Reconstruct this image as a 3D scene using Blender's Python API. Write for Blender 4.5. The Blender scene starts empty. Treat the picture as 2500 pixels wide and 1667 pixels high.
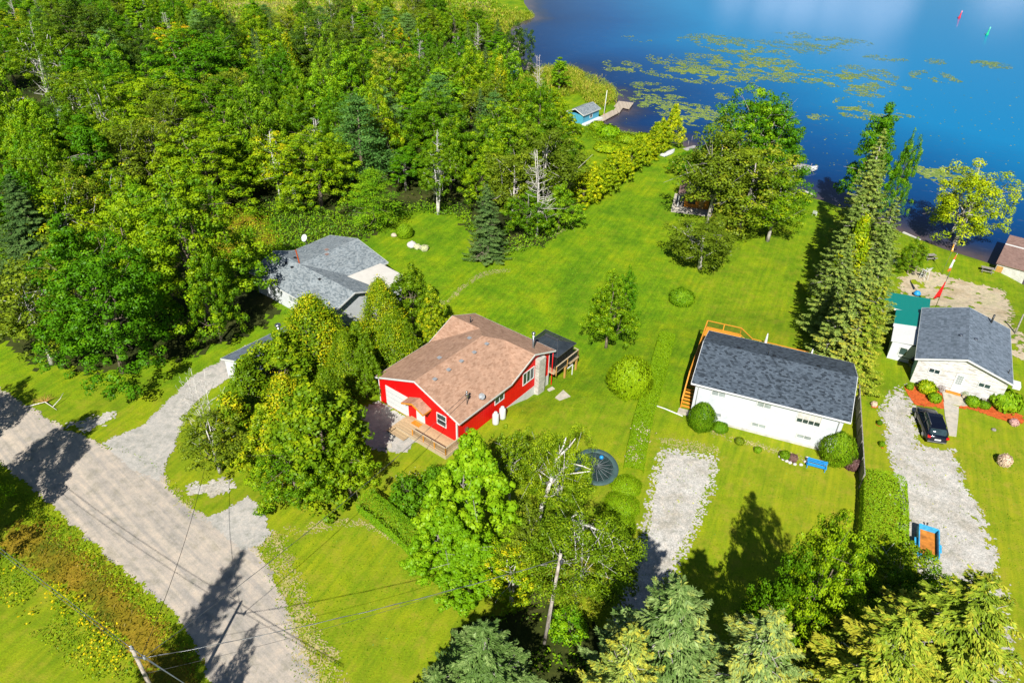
import bpy, math, random
import numpy as np
from mathutils import Matrix, Vector
random.seed(7); RNG = np.random.default_rng(11)
C = bpy.context.scene.collection
sc = bpy.context.scene
R = math.radians
# ------------------------------------------------------------------ camera
FPX, PITCH, ROLL, HC = 1800.0, R(34.5), R(1.5), 54.0
_cp, _sp, _cr, _sr = math.cos(PITCH), math.sin(PITCH), math.cos(ROLL), math.sin(ROLL)
MC = np.array([[_cr, -_sr, 0], [_sr, _cr, 0], [0, 0, 1]]) @ np.array([[1, 0, 0], [0, -_sp, -_cp], [0, _cp, -_sp]])
cam = bpy.data.cameras.new('camera'); co = bpy.data.objects.new('camera', cam); C.objects.link(co)
cam.sensor_width = 36.0; cam.lens = FPX / 2500 * 36; cam.clip_end = 9000; cam.clip_start = 0.5
rx, ry, rz_ = MC[0], -MC[1], -MC[2]
co.matrix_world = Matrix(((rx[0], ry[0], rz_[0], 0), (rx[1], ry[1], rz_[1], 0), (rx[2], ry[2], rz_[2], HC), (0, 0, 0, 1)))
sc.camera = co
# ------------------------------------------------------------------ sun, sky, exposure
SUN_EL, SH_AZ = 43.2, 8.1                      # shadows run towards azimuth 8.1 degrees from +Y
sd = Vector((math.sin(R(SH_AZ)) * math.cos(R(SUN_EL)), math.cos(R(SH_AZ)) * math.cos(R(SUN_EL)), -math.sin(R(SUN_EL))))
sl = bpy.data.lights.new('sun', 'SUN'); sl.energy = 5.0; sl.angle = R(0.5); sl.color = (1.0, 0.96, 0.88)
so = bpy.data.objects.new('sun', sl); C.objects.link(so); so.location = (0, -40, 120)
so.rotation_euler = sd.to_track_quat('-Z', 'Y').to_euler()
w = bpy.data.worlds.new('World'); sc.world = w; w.use_nodes = True
nt = w.node_tree; nt.nodes.clear()
wo = nt.nodes.new('ShaderNodeOutputWorld'); bg = nt.nodes.new('ShaderNodeBackground')
sky = nt.nodes.new('ShaderNodeTexSky'); sky.sky_type = 'NISHITA'; sky.sun_disc = False
sky.sun_elevation = R(SUN_EL); sky.sun_rotation = R(180 + SH_AZ); sky.air_density = 1.0; sky.dust_density = 0.3; sky.ozone_density = 2.5
bg.inputs['Strength'].default_value = 0.05
tc = nt.nodes.new('ShaderNodeTexCoord')
nz = nt.nodes.new('ShaderNodeTexNoise'); nz.inputs['Scale'].default_value = 7.0; nz.inputs['Detail'].default_value = 6
mp = nt.nodes.new('ShaderNodeMapping'); mp.inputs['Scale'].default_value = (1, 1, 2.2)
nt.links.new(tc.outputs['Generated'], mp.inputs['Vector']); nt.links.new(mp.outputs['Vector'], nz.inputs['Vector'])
def pxdir(sx, sy):
    d = MC.T @ np.array([(sx - 1250) / FPX, (sy - 833.5) / FPX, 1]); d /= np.linalg.norm(d); return d
acc = None
# two white clouds standing in the sky over the far end of the lake (seen mirrored in the water)
for (sx, sy, rad, amp) in ((1890, 5, .040, .8), (1960, 14, .045, 1.0), (2050, 20, .050, 1.0), (2130, 14, .045, 1.0), (2180, 5, .035, .9), (1800, -18, .035, .6), (2110, 140, .035, .30), (2150, 175, .030, .28), (2470, -45, .045, .7)):
    d = pxdir(sx, sy); cdir = (d[0], d[1], -d[2])
    vd = nt.nodes.new('ShaderNodeVectorMath'); vd.operation = 'DISTANCE'; vd.inputs[1].default_value = cdir
    nt.links.new(tc.outputs['Generated'], vd.inputs[0])
    mr = nt.nodes.new('ShaderNodeMapRange'); mr.inputs['From Min'].default_value = rad * 1.0; mr.inputs['From Max'].default_value = rad * .3
    mr.inputs['To Max'].default_value = amp; nt.links.new(vd.outputs['Value'], mr.inputs['Value'])
    if acc is None: acc = mr.outputs[0]
    else:
        mx = nt.nodes.new('ShaderNodeMath'); mx.operation = 'MAXIMUM'; nt.links.new(acc, mx.inputs[0]); nt.links.new(mr.outputs[0], mx.inputs[1]); acc = mx.outputs[0]
ml = nt.nodes.new('ShaderNodeMath'); ml.operation = 'MULTIPLY_ADD'; ml.inputs[1].default_value = 1.6; ml.inputs[2].default_value = -.35
nt.links.new(nz.outputs['Fac'], ml.inputs[0])
m2 = nt.nodes.new('ShaderNodeMath'); m2.operation = 'MULTIPLY'; m2.use_clamp = True; nt.links.new(ml.outputs[0], m2.inputs[0]); nt.links.new(acc, m2.inputs[1])
m3 = nt.nodes.new('ShaderNodeMath'); m3.operation = 'MULTIPLY'; m3.use_clamp = True; m3.inputs[1].default_value = 1.7; nt.links.new(m2.outputs[0], m3.inputs[0])
cm = nt.nodes.new('ShaderNodeMixRGB'); cm.inputs[2].default_value = (17, 18.5, 22, 1)
nt.links.new(m3.outputs[0], cm.inputs[0]); nt.links.new(sky.outputs[0], cm.inputs[1])
nt.links.new(cm.outputs[0], bg.inputs['Color']); nt.links.new(bg.outputs[0], wo.inputs[0])
sc.view_settings.view_transform = 'Standard'; sc.view_settings.look = 'None'; sc.view_settings.gamma = 1; sc.view_settings.exposure = 0.5
try:
    sc.cycles.max_bounces = 5; sc.cycles.diffuse_bounces = 1; sc.cycles.glossy_bounces = 2; sc.cycles.transmission_bounces = 3; sc.cycles.transparent_max_bounces = 6
except Exception: pass

# ------------------------------------------------------------------ terrain
S = 2500 / 2352.0
def ray(sx, sy):
    return MC.T @ np.array([(sx - 1250) / FPX, (sy - 833.5) / FPX, 1])
def un(sx, sy, z=0.0):
    d = ray(sx, sy); t = (z - HC) / d[2]; return np.array([d[0] * t, d[1] * t])
def sm(a, b, x):
    t = np.clip((x - a) / (b - a), 0, 1); return t * t * (3 - 2 * t)
WZ = -3.2
shore_px = [(1275, -60), (1280, 8), (1304, 42), (1252, 62), (1235, 100), (1268, 150), (1262, 172), (1330, 182), (1400, 172), (1425, 215), (1495, 232), (1510, 268), (1462, 300),
            (1500, 318), (1545, 330), (1600, 345), (1660, 352), (1700, 372), (1760, 410), (1850, 440), (1960, 478), (2010, 492), (2080, 520), (2160, 555), (2245, 588), (2300, 610),
            (2370, 632), (2440, 655), (2480, 690), (2560, 740), (2750, 800)]
shore = np.array([un(x, y, WZ) for x, y in shore_px])
lake = np.vstack([shore, [[400, 60], [1500, 60], [1500, 1500], [-200, 1500], [-60, 520]]])
pond = np.array([un(x, y, WZ) for x, y in ((318, 6), (400, 22), (436, 0), (432, -30), (330, -30))])
def sdist(P, poly):
    P = np.asarray(P, float); x, y = P[:, 0], P[:, 1]; n = len(poly); dm = np.full(len(P), 1e18); ins = np.zeros(len(P), bool)
    for i in range(n):
        a, b = poly[i], poly[(i + 1) % n]; e = b - a; wx, wy = x - a[0], y - a[1]
        t = np.clip((wx * e[0] + wy * e[1]) / (e @ e + 1e-12), 0, 1)
        dm = np.minimum(dm, (wx - t * e[0]) ** 2 + (wy - t * e[1]) ** 2)
        c = ((a[1] > y) != (b[1] > y)); xi = (b[0] - a[0]) * (y - a[1]) / ((b[1] - a[1]) if b[1] != a[1] else 1e-9) + a[0]
        ins ^= c & (x < xi)
    d = np.sqrt(dm); return np.where(ins, -d, d)
def _h(x, y):
    xs = [-60, -30, -12, 2, 20, 60]
    s0 = np.interp(x, xs, [84, 84, 67, 62, 70, 78]); s1 = np.interp(x, xs, [112, 112, 85, 73, 91, 100])
    return -2.1 * sm(s0, s1, y) - 0.55 * sm(95, 160, y) - 0.0 * x
def hh(P):
    P = np.atleast_2d(P); z = _h(P[:, 0], P[:, 1])
    far = P[:, 1] > 85
    if far.any():
        Q = P[far]; d = np.minimum(sdist(Q, lake), sdist(Q, pond)); zz = z[far]
        zz = np.where(d < 4, WZ - .9 + (zz - WZ + .9) * sm(-4, 3.0, d), zz); z[far] = zz
    return z
def h1(x, y): return float(hh(np.array([[x, y]]))[0])
def g(sx, sy, dz=0.0):
    """point of the terrain seen at a source pixel, lifted by dz"""
    z = 0.0
    for _ in range(12):
        p = un(sx, sy, z + dz); z = h1(*p)
    return np.array([p[0], p[1], z])
def gv(vx, vy, dz=0.0): return g(vx * S, vy * S, dz)
def vnoise(x, y, s, seed=0):
    x = x / s; y = y / s; xi = np.floor(x).astype(int); yi = np.floor(y).astype(int); fx = x - xi; fy = y - yi
    def hsh(a, b):
        n = (a * 374761393 + b * 668265263 + seed * 1442695) & 0x7fffffff; n = ((n ^ (n >> 13)) * 1274126177) & 0x7fffffff; return (n & 0xffff) / 65535.0
    fx = fx * fx * (3 - 2 * fx); fy = fy * fy * (3 - 2 * fy)
    return (hsh(xi, yi) * (1 - fx) + hsh(xi + 1, yi) * fx) * (1 - fy) + (hsh(xi, yi + 1) * (1 - fx) + hsh(xi + 1, yi + 1) * fx) * fy
def fbm(x, y, s, seed=0): return (vnoise(x, y, s, seed) + .5 * vnoise(x, y, s / 2.1, seed + 1) + .3 * vnoise(x, y, s / 4.3, seed + 2)) / 1.8

# ------------------------------------------------------------------ materials
def newmat(name):
    m = bpy.data.materials.new(name); m.use_nodes = True; n = m.node_tree; n.nodes.clear()
    o = n.nodes.new('ShaderNodeOutputMaterial'); return m, n, o
def ramp(n, stops, interp='LINEAR'):
    r = n.nodes.new('ShaderNodeValToRGB'); r.color_ramp.interpolation = interp
    e = r.color_ramp.elements
    while len(e) < len(stops): e.new(.5)
    for k, (p, c) in zip(e, stops): k.position = p; k.color = (c[0], c[1], c[2], 1)
    return r
def noise(n, vec, scale, detail=4, rough=.6):
    t = n.nodes.new('ShaderNodeTexNoise'); t.inputs['Scale'].default_value = scale; t.inputs['Detail'].default_value = detail; t.inputs['Roughness'].default_value = rough
    if vec is not None: n.links.new(vec, t.inputs['Vector'])
    return t.outputs['Fac']
def mixc(n, f, a, b, mode='MIX'):
    m = n.nodes.new('ShaderNodeMixRGB'); m.blend_type = mode
    for i, v in ((0, f), (1, a), (2, b)):
        if hasattr(v, 'is_linked'): n.links.new(v, m.inputs[i])
        elif i == 0: m.inputs[0].default_value = v
        else: m.inputs[i].default_value = (v[0], v[1], v[2], 1)
    return m.outputs[0]
def bump(n, h, strength, dist=.05):
    b = n.nodes.new('ShaderNodeBump'); b.inputs['Strength'].default_value = strength; b.inputs['Distance'].default_value = dist; n.links.new(h, b.inputs['Height']); return b.outputs[0]
def pos(n): return n.nodes.new('ShaderNodeNewGeometry').outputs['Position']
def objc(n): return n.nodes.new('ShaderNodeTexCoord').outputs['Object']
def uvc(n): return n.nodes.new('ShaderNodeTexCoord').outputs['UV']
def finish(n, o, col, rough=.6, nrm=None, metal=0.0, spec=.5):
    p = n.nodes.new('ShaderNodeBsdfPrincipled')
    if hasattr(col, 'is_linked'): n.links.new(col, p.inputs['Base Color'])
    else: p.inputs['Base Color'].default_value = (*col, 1)
    if hasattr(rough, 'is_linked'): n.links.new(rough, p.inputs['Roughness'])
    else: p.inputs['Roughness'].default_value = rough
    p.inputs['Metallic'].default_value = metal; p.inputs['Specular IOR Level'].default_value = spec
    if nrm is not None: n.links.new(nrm, p.inputs['Normal'])
    n.links.new(p.outputs[0], o.inputs[0]); return p
def paint(name, c, rough=.5, var=.12, scale=3.0, metal=0.0, spec=.4, bumpy=0.0):
    m, n, o = newmat(name); f = noise(n, objc(n), scale, 5)
    d = tuple(v * (1 - var * 2) for v in c); l = tuple(min(1, v * (1 + var)) for v in c)
    r = ramp(n, [(.3, d), (.7, l)]); n.links.new(f, r.inputs[0])
    finish(n, o, r.outputs[0], rough, bump(n, noise(n, objc(n), scale * 8), bumpy, .02) if bumpy else None, metal, spec); return m
def ground3(name, cs, s1, s2, grain=(.5, 30), rough=.95, bmp=.5, extra=None):
    """noise-mixed ground colour: large patches, small patches and fine grain"""
    m, n, o = newmat(name); P = pos(n)
    a = ramp(n, [(.36, cs[0]), (.5, cs[1]), (.64, cs[2])]); n.links.new(noise(n, P, s1, 5, .65), a.inputs[0])
    b = ramp(n, [(.3, (.72, .74, .7)), (.5, (1, 1, 1)), (.7, (1.22, 1.16, 1.1))]); n.links.new(noise(n, P, s2, 4, .7), b.inputs[0])
    col = mixc(n, 1.0, a.outputs[0], b.outputs[0], 'MULTIPLY')
    gr = noise(n, P, grain[1], 3, .8); k = ramp(n, [(.3, (1 - grain[0],) * 3), (.7, (1 + grain[0] * .6,) * 3)]); n.links.new(gr, k.inputs[0])
    col = mixc(n, 1.0, col, k.outputs[0], 'MULTIPLY')
    if extra: col = extra(n, P, col)
    finish(n, o, col, rough, bump(n, gr, bmp, .04), 0, .15); return m
def leafmat(name, c1, c2, c3=None, trans=.15):
    m, n, o = newmat(name); at = n.nodes.new('ShaderNodeAttribute'); at.attribute_name = 'lf'
    oi = n.nodes.new('ShaderNodeObjectInfo')
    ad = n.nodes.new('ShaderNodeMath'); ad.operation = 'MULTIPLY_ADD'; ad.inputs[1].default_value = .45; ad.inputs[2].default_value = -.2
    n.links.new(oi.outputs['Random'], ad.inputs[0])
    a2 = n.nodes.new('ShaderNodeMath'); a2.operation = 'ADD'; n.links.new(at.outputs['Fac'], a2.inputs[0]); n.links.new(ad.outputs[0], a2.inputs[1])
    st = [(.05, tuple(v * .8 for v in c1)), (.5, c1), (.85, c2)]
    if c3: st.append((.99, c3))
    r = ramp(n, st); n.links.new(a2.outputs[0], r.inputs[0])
    df = n.nodes.new('ShaderNodeBsdfDiffuse'); tr = n.nodes.new('ShaderNodeBsdfTranslucent'); gl = n.nodes.new('ShaderNodeBsdfGlossy'); gl.inputs['Roughness'].default_value = .45
    n.links.new(r.outputs[0], df.inputs[0])
    tcx = mixc(n, 1.0, r.outputs[0], (1.1, 1.15, .5), 'MULTIPLY'); n.links.new(tcx, tr.inputs[0])
    mx = n.nodes.new('ShaderNodeMixShader'); mx.inputs[0].default_value = trans; n.links.new(df.outputs[0], mx.inputs[1]); n.links.new(tr.outputs[0], mx.inputs[2])
    m4 = n.nodes.new('ShaderNodeMixShader'); m4.inputs[0].default_value = .012; n.links.new(mx.outputs[0], m4.inputs[1]); n.links.new(gl.outputs[0], m4.inputs[2])
    n.links.new(m4.outputs[0], o.inputs[0]); return m
def bark(name, c1, c2, scale=6):
    m, n, o = newmat(name); mpn = n.nodes.new('ShaderNodeMapping'); mpn.inputs['Scale'].default_value = (1, 1, .35); n.links.new(objc(n), mpn.inputs[0])
    r = ramp(n, [(.38, c1), (.58, c2)]); f = noise(n, mpn.outputs[0], scale, 5, .7); n.links.new(f, r.inputs[0]); finish(n, o, r.outputs[0], .9, bump(n, f, .6, .05)); return m
def shingle(name, cols, bw=.33, bh=.15, patch=.9):
    m, n, o = newmat(name); U = uvc(n)
    b = n.nodes.new('ShaderNodeTexBrick'); b.inputs['Scale'].default_value = 1; b.inputs['Brick Width'].default_value = bw; b.inputs['Row Height'].default_value = bh
    b.inputs['Mortar Size'].default_value = .012; b.inputs['Mortar Smooth'].default_value = .3; b.inputs['Color1'].default_value = (0, 0, 0, 1); b.inputs['Color2'].default_value = (1, 1, 1, 1); b.inputs['Mortar'].default_value = (.25, .25, .25, 1)
    n.links.new(U, b.inputs['Vector'])
    r = ramp(n, [(0, cols[0]), (.35, cols[1]), (.75, cols[2])]); n.links.new(b.outputs['Color'], r.inputs[0])
    f = noise(n, U, patch, 4); k = ramp(n, [(.3, (.82,) * 3), (.7, (1.12,) * 3)]); n.links.new(f, k.inputs[0])
    col = mixc(n, 1.0, r.outputs[0], k.outputs[0], 'MULTIPLY')
    gr = noise(n, U, 25, 2); k2 = ramp(n, [(.3, (.85,) * 3), (.7, (1.12,) * 3)]); n.links.new(gr, k2.inputs[0]); col = mixc(n, 1.0, col, k2.outputs[0], 'MULTIPLY')
    finish(n, o, col, .92, bump(n, b.outputs['Fac'], .5, -.01), 0, .2); return m
def siding(name, c, step=.15, vertical=False, wear=0.0, wearc=(.35, .3, .25)):
    """board siding: lines every step metres, in the surface's own UV"""
    m, n, o = newmat(name); U = uvc(n); sx = n.nodes.new('ShaderNodeSeparateXYZ'); n.links.new(U, sx.inputs[0])
    d = n.nodes.new('ShaderNodeMath'); d.operation = 'DIVIDE'; d.inputs[1].default_value = step; n.links.new(sx.outputs[0 if vertical else 1], d.inputs[0])
    fr = n.nodes.new('ShaderNodeMath'); fr.operation = 'FRACT'; n.links.new(d.outputs[0], fr.inputs[0])
    r = ramp(n, [(0, tuple(v * .55 for v in c)), (.1, tuple(v * .95 for v in c)), (.9, c)]); n.links.new(fr.outputs[0], r.inputs[0])
    col = r.outputs[0]; f = noise(n, U, 1.2, 5); k = ramp(n, [(.3, (.9,) * 3), (.7, (1.04,) * 3)]); n.links.new(f, k.inputs[0]); col = mixc(n, 1.0, col, k.outputs[0], 'MULTIPLY')
    if wear:
        mpn = n.nodes.new('ShaderNodeMapping'); mpn.inputs['Scale'].default_value = (.5, 4.5, 1); n.links.new(U, mpn.inputs[0])
        wr = ramp(n, [(.50, (0, 0, 0)), (.60, (wear,) * 3)]); n.links.new(noise(n, mpn.outputs[0], 1.6, 5, .7), wr.inputs[0]); col = mixc(n, wr.outputs[0], col, wearc)
    finish(n, o, col, .55, bump(n, fr.outputs[0], .35, .02), 0, .3); return m
def planks(name, c, step=.14, along=0):
    m, n, o = newmat(name); U = objc(n); sx = n.nodes.new('ShaderNodeSeparateXYZ'); n.links.new(U, sx.inputs[0])
    d = n.nodes.new('ShaderNodeMath'); d.operation = 'DIVIDE'; d.inputs[1].default_value = step; n.links.new(sx.outputs[along], d.inputs[0])
    fr = n.nodes.new('ShaderNodeMath'); fr.operation = 'FRACT'; n.links.new(d.outputs[0], fr.inputs[0])
    fl = n.nodes.new('ShaderNodeMath'); fl.operation = 'FLOOR'; n.links.new(d.outputs[0], fl.inputs[0])
    wn = n.nodes.new('ShaderNodeTexWhiteNoise'); wn.noise_dimensions = '1D'; n.links.new(fl.outputs[0], wn.inputs['W'])
    r = ramp(n, [(0, tuple(v * .3 for v in c)), (.09, c), (.95, c)]); n.links.new(fr.outputs[0], r.inputs[0])
    k = ramp(n, [(0, (.8,) * 3), (1, (1.12,) * 3)]); n.links.new(wn.outputs[0], k.inputs[0])
    col = mixc(n, 1.0, r.outputs[0], k.outputs[0], 'MULTIPLY'); f = noise(n, U, 4, 4); k3 = ramp(n, [(.3, (.85,) * 3), (.7, (1.08,) * 3)]); n.links.new(f, k3.inputs[0]); col = mixc(n, 1.0, col, k3.outputs[0], 'MULTIPLY')
    finish(n, o, col, .8, bump(n, fr.outputs[0], .3, .01), 0, .2); return m
M = {}
def drytone(n, P, col):
    at = n.nodes.new('ShaderNodeAttribute'); at.attribute_name = 'tone'
    f = n.nodes.new('ShaderNodeMath'); f.operation = 'MULTIPLY'; f.use_clamp = True; n.links.new(at.outputs['Fac'], f.inputs[0]); n.links.new(noise(n, P, .35, 5, .7), f.inputs[1])
    c = mixc(n, f.outputs[0], col, (.29, .31, .012))
    mpn = n.nodes.new('ShaderNodeMapping'); mpn.vector_type = 'TEXTURE'; mpn.inputs['Rotation'].default_value = (0, 0, R(66)); mpn.inputs['Scale'].default_value = (9, .55, 1); n.links.new(P, mpn.inputs[0])
    sr = ramp(n, [(.35, (.80, .88, .85)), (.65, (1.18, 1.09, 1.05))]); n.links.new(noise(n, mpn.outputs[0], 1.0, 3, .6), sr.inputs[0]); c = mixc(n, 1.0, c, sr.outputs[0], 'MULTIPLY')
    pr = ramp(n, [(.50, (0, 0, 0)), (.66, (.55, .55, .55))]); n.links.new(noise(n, P, .55, 6, .75), pr.inputs[0]); pm = n.nodes.new('ShaderNodeMath'); pm.operation = 'MULTIPLY'; n.links.new(pr.outputs[0], pm.inputs[0]); n.links.new(at.outputs['Fac'], pm.inputs[1]); c = mixc(n, pm.outputs[0], c, (.34, .29, .03))
    # thin clover / bare flecks
    r = ramp(n, [(.66, (0, 0, 0)), (.74, (.5, .5, .5))]); n.links.new(noise(n, P, 2.6, 3, .75), r.inputs[0])
    return mixc(n, r.outputs[0], c, (.40, .36, .05))
M['lawn'] = ground3('lawn_grass', [(.070, .215, .002), (.135, .290, .002), (.225, .340, .002)], .15, .7, (.60, 6), bmp=1.3, extra=drytone)
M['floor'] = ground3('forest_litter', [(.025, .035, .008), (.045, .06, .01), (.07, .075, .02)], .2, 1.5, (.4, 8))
M['wild'] = ground3('dry_weeds', [(.10, .14, .008), (.24, .19, .012), (.33, .22, .02)], .22, 1.4, (.5, 7), bmp=1.0)
M['marsh'] = ground3('marsh_grass', [(.16, .25, .015), (.30, .32, .05), (.40, .36, .14)], .05, .35, (.4, 3), bmp=1.0)
def tracks(n, P, col):
    mpn = n.nodes.new('ShaderNodeMapping'); mpn.vector_type = 'TEXTURE'; mpn.inputs['Rotation'].default_value = (0, 0, R(-40)); mpn.inputs['Scale'].default_value = (14, .7, 1); n.links.new(P, mpn.inputs[0])
    r = ramp(n, [(.35, (.80, .82, .85)), (.62, (1.12, 1.09, 1.04))]); n.links.new(noise(n, mpn.outputs[0], 1.2, 4, .6), r.inputs[0]); return mixc(n, 1.0, col, r.outputs[0], 'MULTIPLY')
M['road'] = ground3('gravel_road', [(.42, .38, .335), (.46, .41, .355), (.50, .44, .375)], .12, .8, (.2, 12), extra=tracks)
M['gravel'] = ground3('grey_gravel', [(.41, .395, .36), (.45, .43, .395), (.49, .465, .425)], .3, 1.3, (.26, 9))
M['gravel_dark'] = ground3('dark_gravel', [(.26, .26, .26), (.34, .33, .31), (.42, .41, .38)], .3, 1.3, (.3, 8))
M['white_gravel'] = ground3('pale_gravel', [(.44, .41, .35), (.52, .495, .45), (.58, .56, .52)], .4, 1.8, (.45, 8))
M['sand'] = ground3('sandy_soil', [(.45, .36, .23), (.55, .46, .33), (.5, .45, .28)], .3, 1.5, (.25, 8))
M['bare'] = ground3('bare_soil', [(.34, .30, .12), (.46, .39, .20), (.38, .36, .10)], .4, 1.5, (.3, 8))
M['mulch'] = ground3('orange_mulch', [(.50, .09, .02), (.62, .13, .03), (.40, .07, .02)], .8, 3, (.4, 10))
M['concrete'] = ground3('concrete', [(.42, .38, .30), (.50, .46, .38), (.46, .43, .38)], .4, 1.6, (.12, 14), bmp=.2)
M['slate'] = ground3('grey_slab', [(.28, .31, .35), (.34, .37, .42), (.31, .34, .38)], .5, 2, (.12, 14), bmp=.2)
M['white'] = paint('white_paint', (.66, .67, .67), .45, .05)
M['trim'] = paint('white_trim', (.70, .71, .70), .4, .03)
M['dirtywhite'] = paint('weathered_white', (.62, .60, .56), .6, .15, 2)
M['black'] = paint('black_metal', (.018, .02, .022), .35, .1)
M['darkgrey'] = paint('dark_grey', (.06, .065, .07), .5, .15)
M['grey'] = paint('mid_grey', (.30, .32, .34), .5, .1)
M['steel'] = paint('galvanised_steel', (.45, .47, .5), .3, .1, 3, .9)
M['chrome'] = paint('polished_steel', (.6, .62, .66), .15, .05, 3, 1.0)
M['glass'] = paint('window_glass', (.03, .06, .07), .06, .3, .6, 0, 1.0)
M['glass_pale'] = paint('curtained_glass', (.35, .40, .40), .15, .2, .8, 0, .8)
M['redwall'] = siding('red_board_wall', (.78, .004, .004), .3, True)
M['redtrim'] = paint('red_paint', (.75, .008, .008), .4, .05)
M['whitewall'] = siding('white_lap_siding', (.66, .70, .74), .2)
M['palewall'] = siding('pale_lap_siding', (.70, .73, .76), .2)
M['wornwall'] = siding('worn_white_clapboard', (.74, .74, .72), .18, False, .75, (.30, .25, .20))
M['tealwall'] = siding('teal_lap_siding', (.30, .52, .54), .18)
M['bluewall'] = siding('blue_lap_siding', (.08, .38, .55), .18)
M['found'] = paint('white_foundation', (.60, .60, .58), .8, .05, 2, bumpy=.2)
M['tan'] = planks('weathered_deck_boards', (.52, .38, .22), .14, 1)
M['tan2'] = planks('weathered_dock_boards', (.50, .42, .33), .16, 0)
M['greyboards'] = planks('grey_dock_boards', (.42, .40, .38), .16, 0)
M['newwood'] = paint('new_orange_lumber', (.72, .30, .03), .6, .12, 5)
M['oldwood'] = paint('golden_lumber', (.55, .30, .08), .7, .15, 5)
M['railwood'] = paint('weathered_rail', (.50, .40, .27), .75, .12, 5)
M['greywood'] = paint('silvered_wood', (.32, .29, .26), .85, .25, 6, bumpy=.4)
M['polewood'] = bark('pole_wood', (.24, .20, .16), (.50, .45, .39), 4)
M['cedarwood'] = paint('orange_cedar_boards', (.70, .24, .02), .6, .15, 5)
M['roof_brown'] = shingle('brown_shingles', [(.345, .20, .13), (.41, .245, .165), (.46, .285, .195)], .36, .2)
M['roof_slate'] = shingle('charcoal_shingles', [(.022, .030, .040), (.062, .082, .108), (.095, .122, .155)], .3, .2)
M['roof_light'] = shingle('light_grey_shingles', [(.13, .16, .18), (.21, .245, .265), (.30, .335, .35)], .3, .17)
M['roof_blue'] = shingle('blue_grey_shingles', [(.10, .13, .165), (.135, .17, .215), (.17, .21, .265)], .3, .3, 1.2)
M['roof_brown2'] = shingle('faded_brown_shingles', [(.22, .13, .11), (.27, .17, .14), (.31, .2, .17)], .33, .16)
M['brickchim'] = shingle('pale_chimney_blocks', [(.42, .40, .35), (.52, .49, .43), (.58, .55, .50)], .4, .2)
M['birch'] = bark('birch_bark', (.40, .36, .30), (.78, .76, .72), 7)
M['barkb'] = bark('brown_bark', (.12, .09, .06), (.26, .21, .16), 5)
M['barkg'] = bark('grey_bark', (.25, .22, .19), (.48, .44, .40), 5)
M['dead'] = bark('bleached_deadwood', (.45, .40, .36), (.66, .62, .58), 5)
L = {}
L['maple'] = leafmat('maple_leaves', (.095, .225, .004), (.28, .42, .006))
L['mapley'] = leafmat('turning_maple_leaves', (.14, .28, .004), (.37, .49, .006), (.58, .50, .01))
L['mapleo'] = leafmat('orange_tipped_leaves', (.15, .30, .005), (.34, .47, .007), (.72, .42, .01))
L['green'] = leafmat('fresh_green_leaves', (.08, .235, .004), (.26, .46, .007))
L['dark'] = leafmat('dark_oak_leaves', (.04, .10, .008), (.12, .20, .012))
L['olive'] = leafmat('olive_leaves', (.13, .20, .010), (.27, .35, .014), (.40, .36, .03))
L['lime'] = leafmat('lime_leaves', (.19, .40, .006), (.34, .54, .010), None, .3)
L['yellow'] = leafmat('yellow_leaves', (.28, .40, .006), (.58, .64, .008))
L['cedar'] = leafmat('cedar_sprays', (.125, .235, .005), (.35, .44, .007), (.58, .52, .01), .12)
L['cedary'] = leafmat('golden_cedar_sprays', (.22, .35, .005), (.58, .62, .007), (.74, .66, .01), .12)
L['hedge'] = leafmat('clipped_hedge_leaves', (.11, .27, .006), (.26, .43, .009), None, .2)
L['hedged'] = leafmat('deep_hedge_leaves', (.10, .23, .005), (.24, .40, .009), None, .15)
L['lowhedge'] = leafmat('low_hedge_leaves', (.13, .28, .004), (.24, .39, .006), None, .2)
L['spruce'] = leafmat('dark_spruce_needles', (.065, .14, .035), (.13, .22, .05), None, .1)
L['spruceg'] = leafmat('grey_green_spruce_needles', (.14, .225, .035), (.32, .42, .08), (.50, .48, .05), .1)
L['spruceb'] = leafmat('blue_spruce_needles', (.11, .20, .04), (.29, .40, .12), (.46, .47, .07), .1)
L['sprucey'] = leafmat('yellowing_spruce_needles', (.12, .205, .014), (.31, .41, .03), (.48, .46, .04), .1)
L['silver'] = leafmat('silver_spruce_needles', (.34, .46, .46), (.55, .68, .66), None, .1)
L['pine'] = leafmat('white_pine_needles', (.09, .23, .04), (.20, .37, .08), None, .1)
L['pineg'] = leafmat('bright_pine_needles', (.12, .30, .008), (.30, .50, .012), None, .15)
L['birch'] = leafmat('birch_leaves', (.14, .25, .006), (.36, .47, .010), None, .2)
L['weed'] = leafmat('weed_leaves', (.13, .26, .005), (.34, .46, .007), (.60, .54, .01))
L['weedo'] = leafmat('dry_weed_stalks', (.24, .19, .012), (.40, .25, .02), (.5, .3, .03))
L['goldenrod'] = leafmat('goldenrod_flowers', (.55, .45, .005), (.75, .55, .008))
L['reed'] = leafmat('reed_blades', (.18, .28, .012), (.34, .40, .02), (.55, .42, .08))
L['pink'] = leafmat('pink_blossoms', (.62, .34, .34), (.8, .5, .45))
L['palepink'] = leafmat('pale_pink_blossoms', (.55, .38, .33), (.66, .5, .44))
L['peach'] = leafmat('cream_pink_blossoms', (.78, .52, .40), (.85, .66, .52))
L['cream'] = leafmat('cream_blossoms', (.6, .62, .35), (.78, .78, .5))
L['plum'] = leafmat('plum_leaves', (.14, .07, .07), (.24, .14, .12))
L['lily'] = leafmat('lily_pad_leaves', (.17, .26, .06), (.30, .37, .10), (.46, .42, .17), .0)

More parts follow.
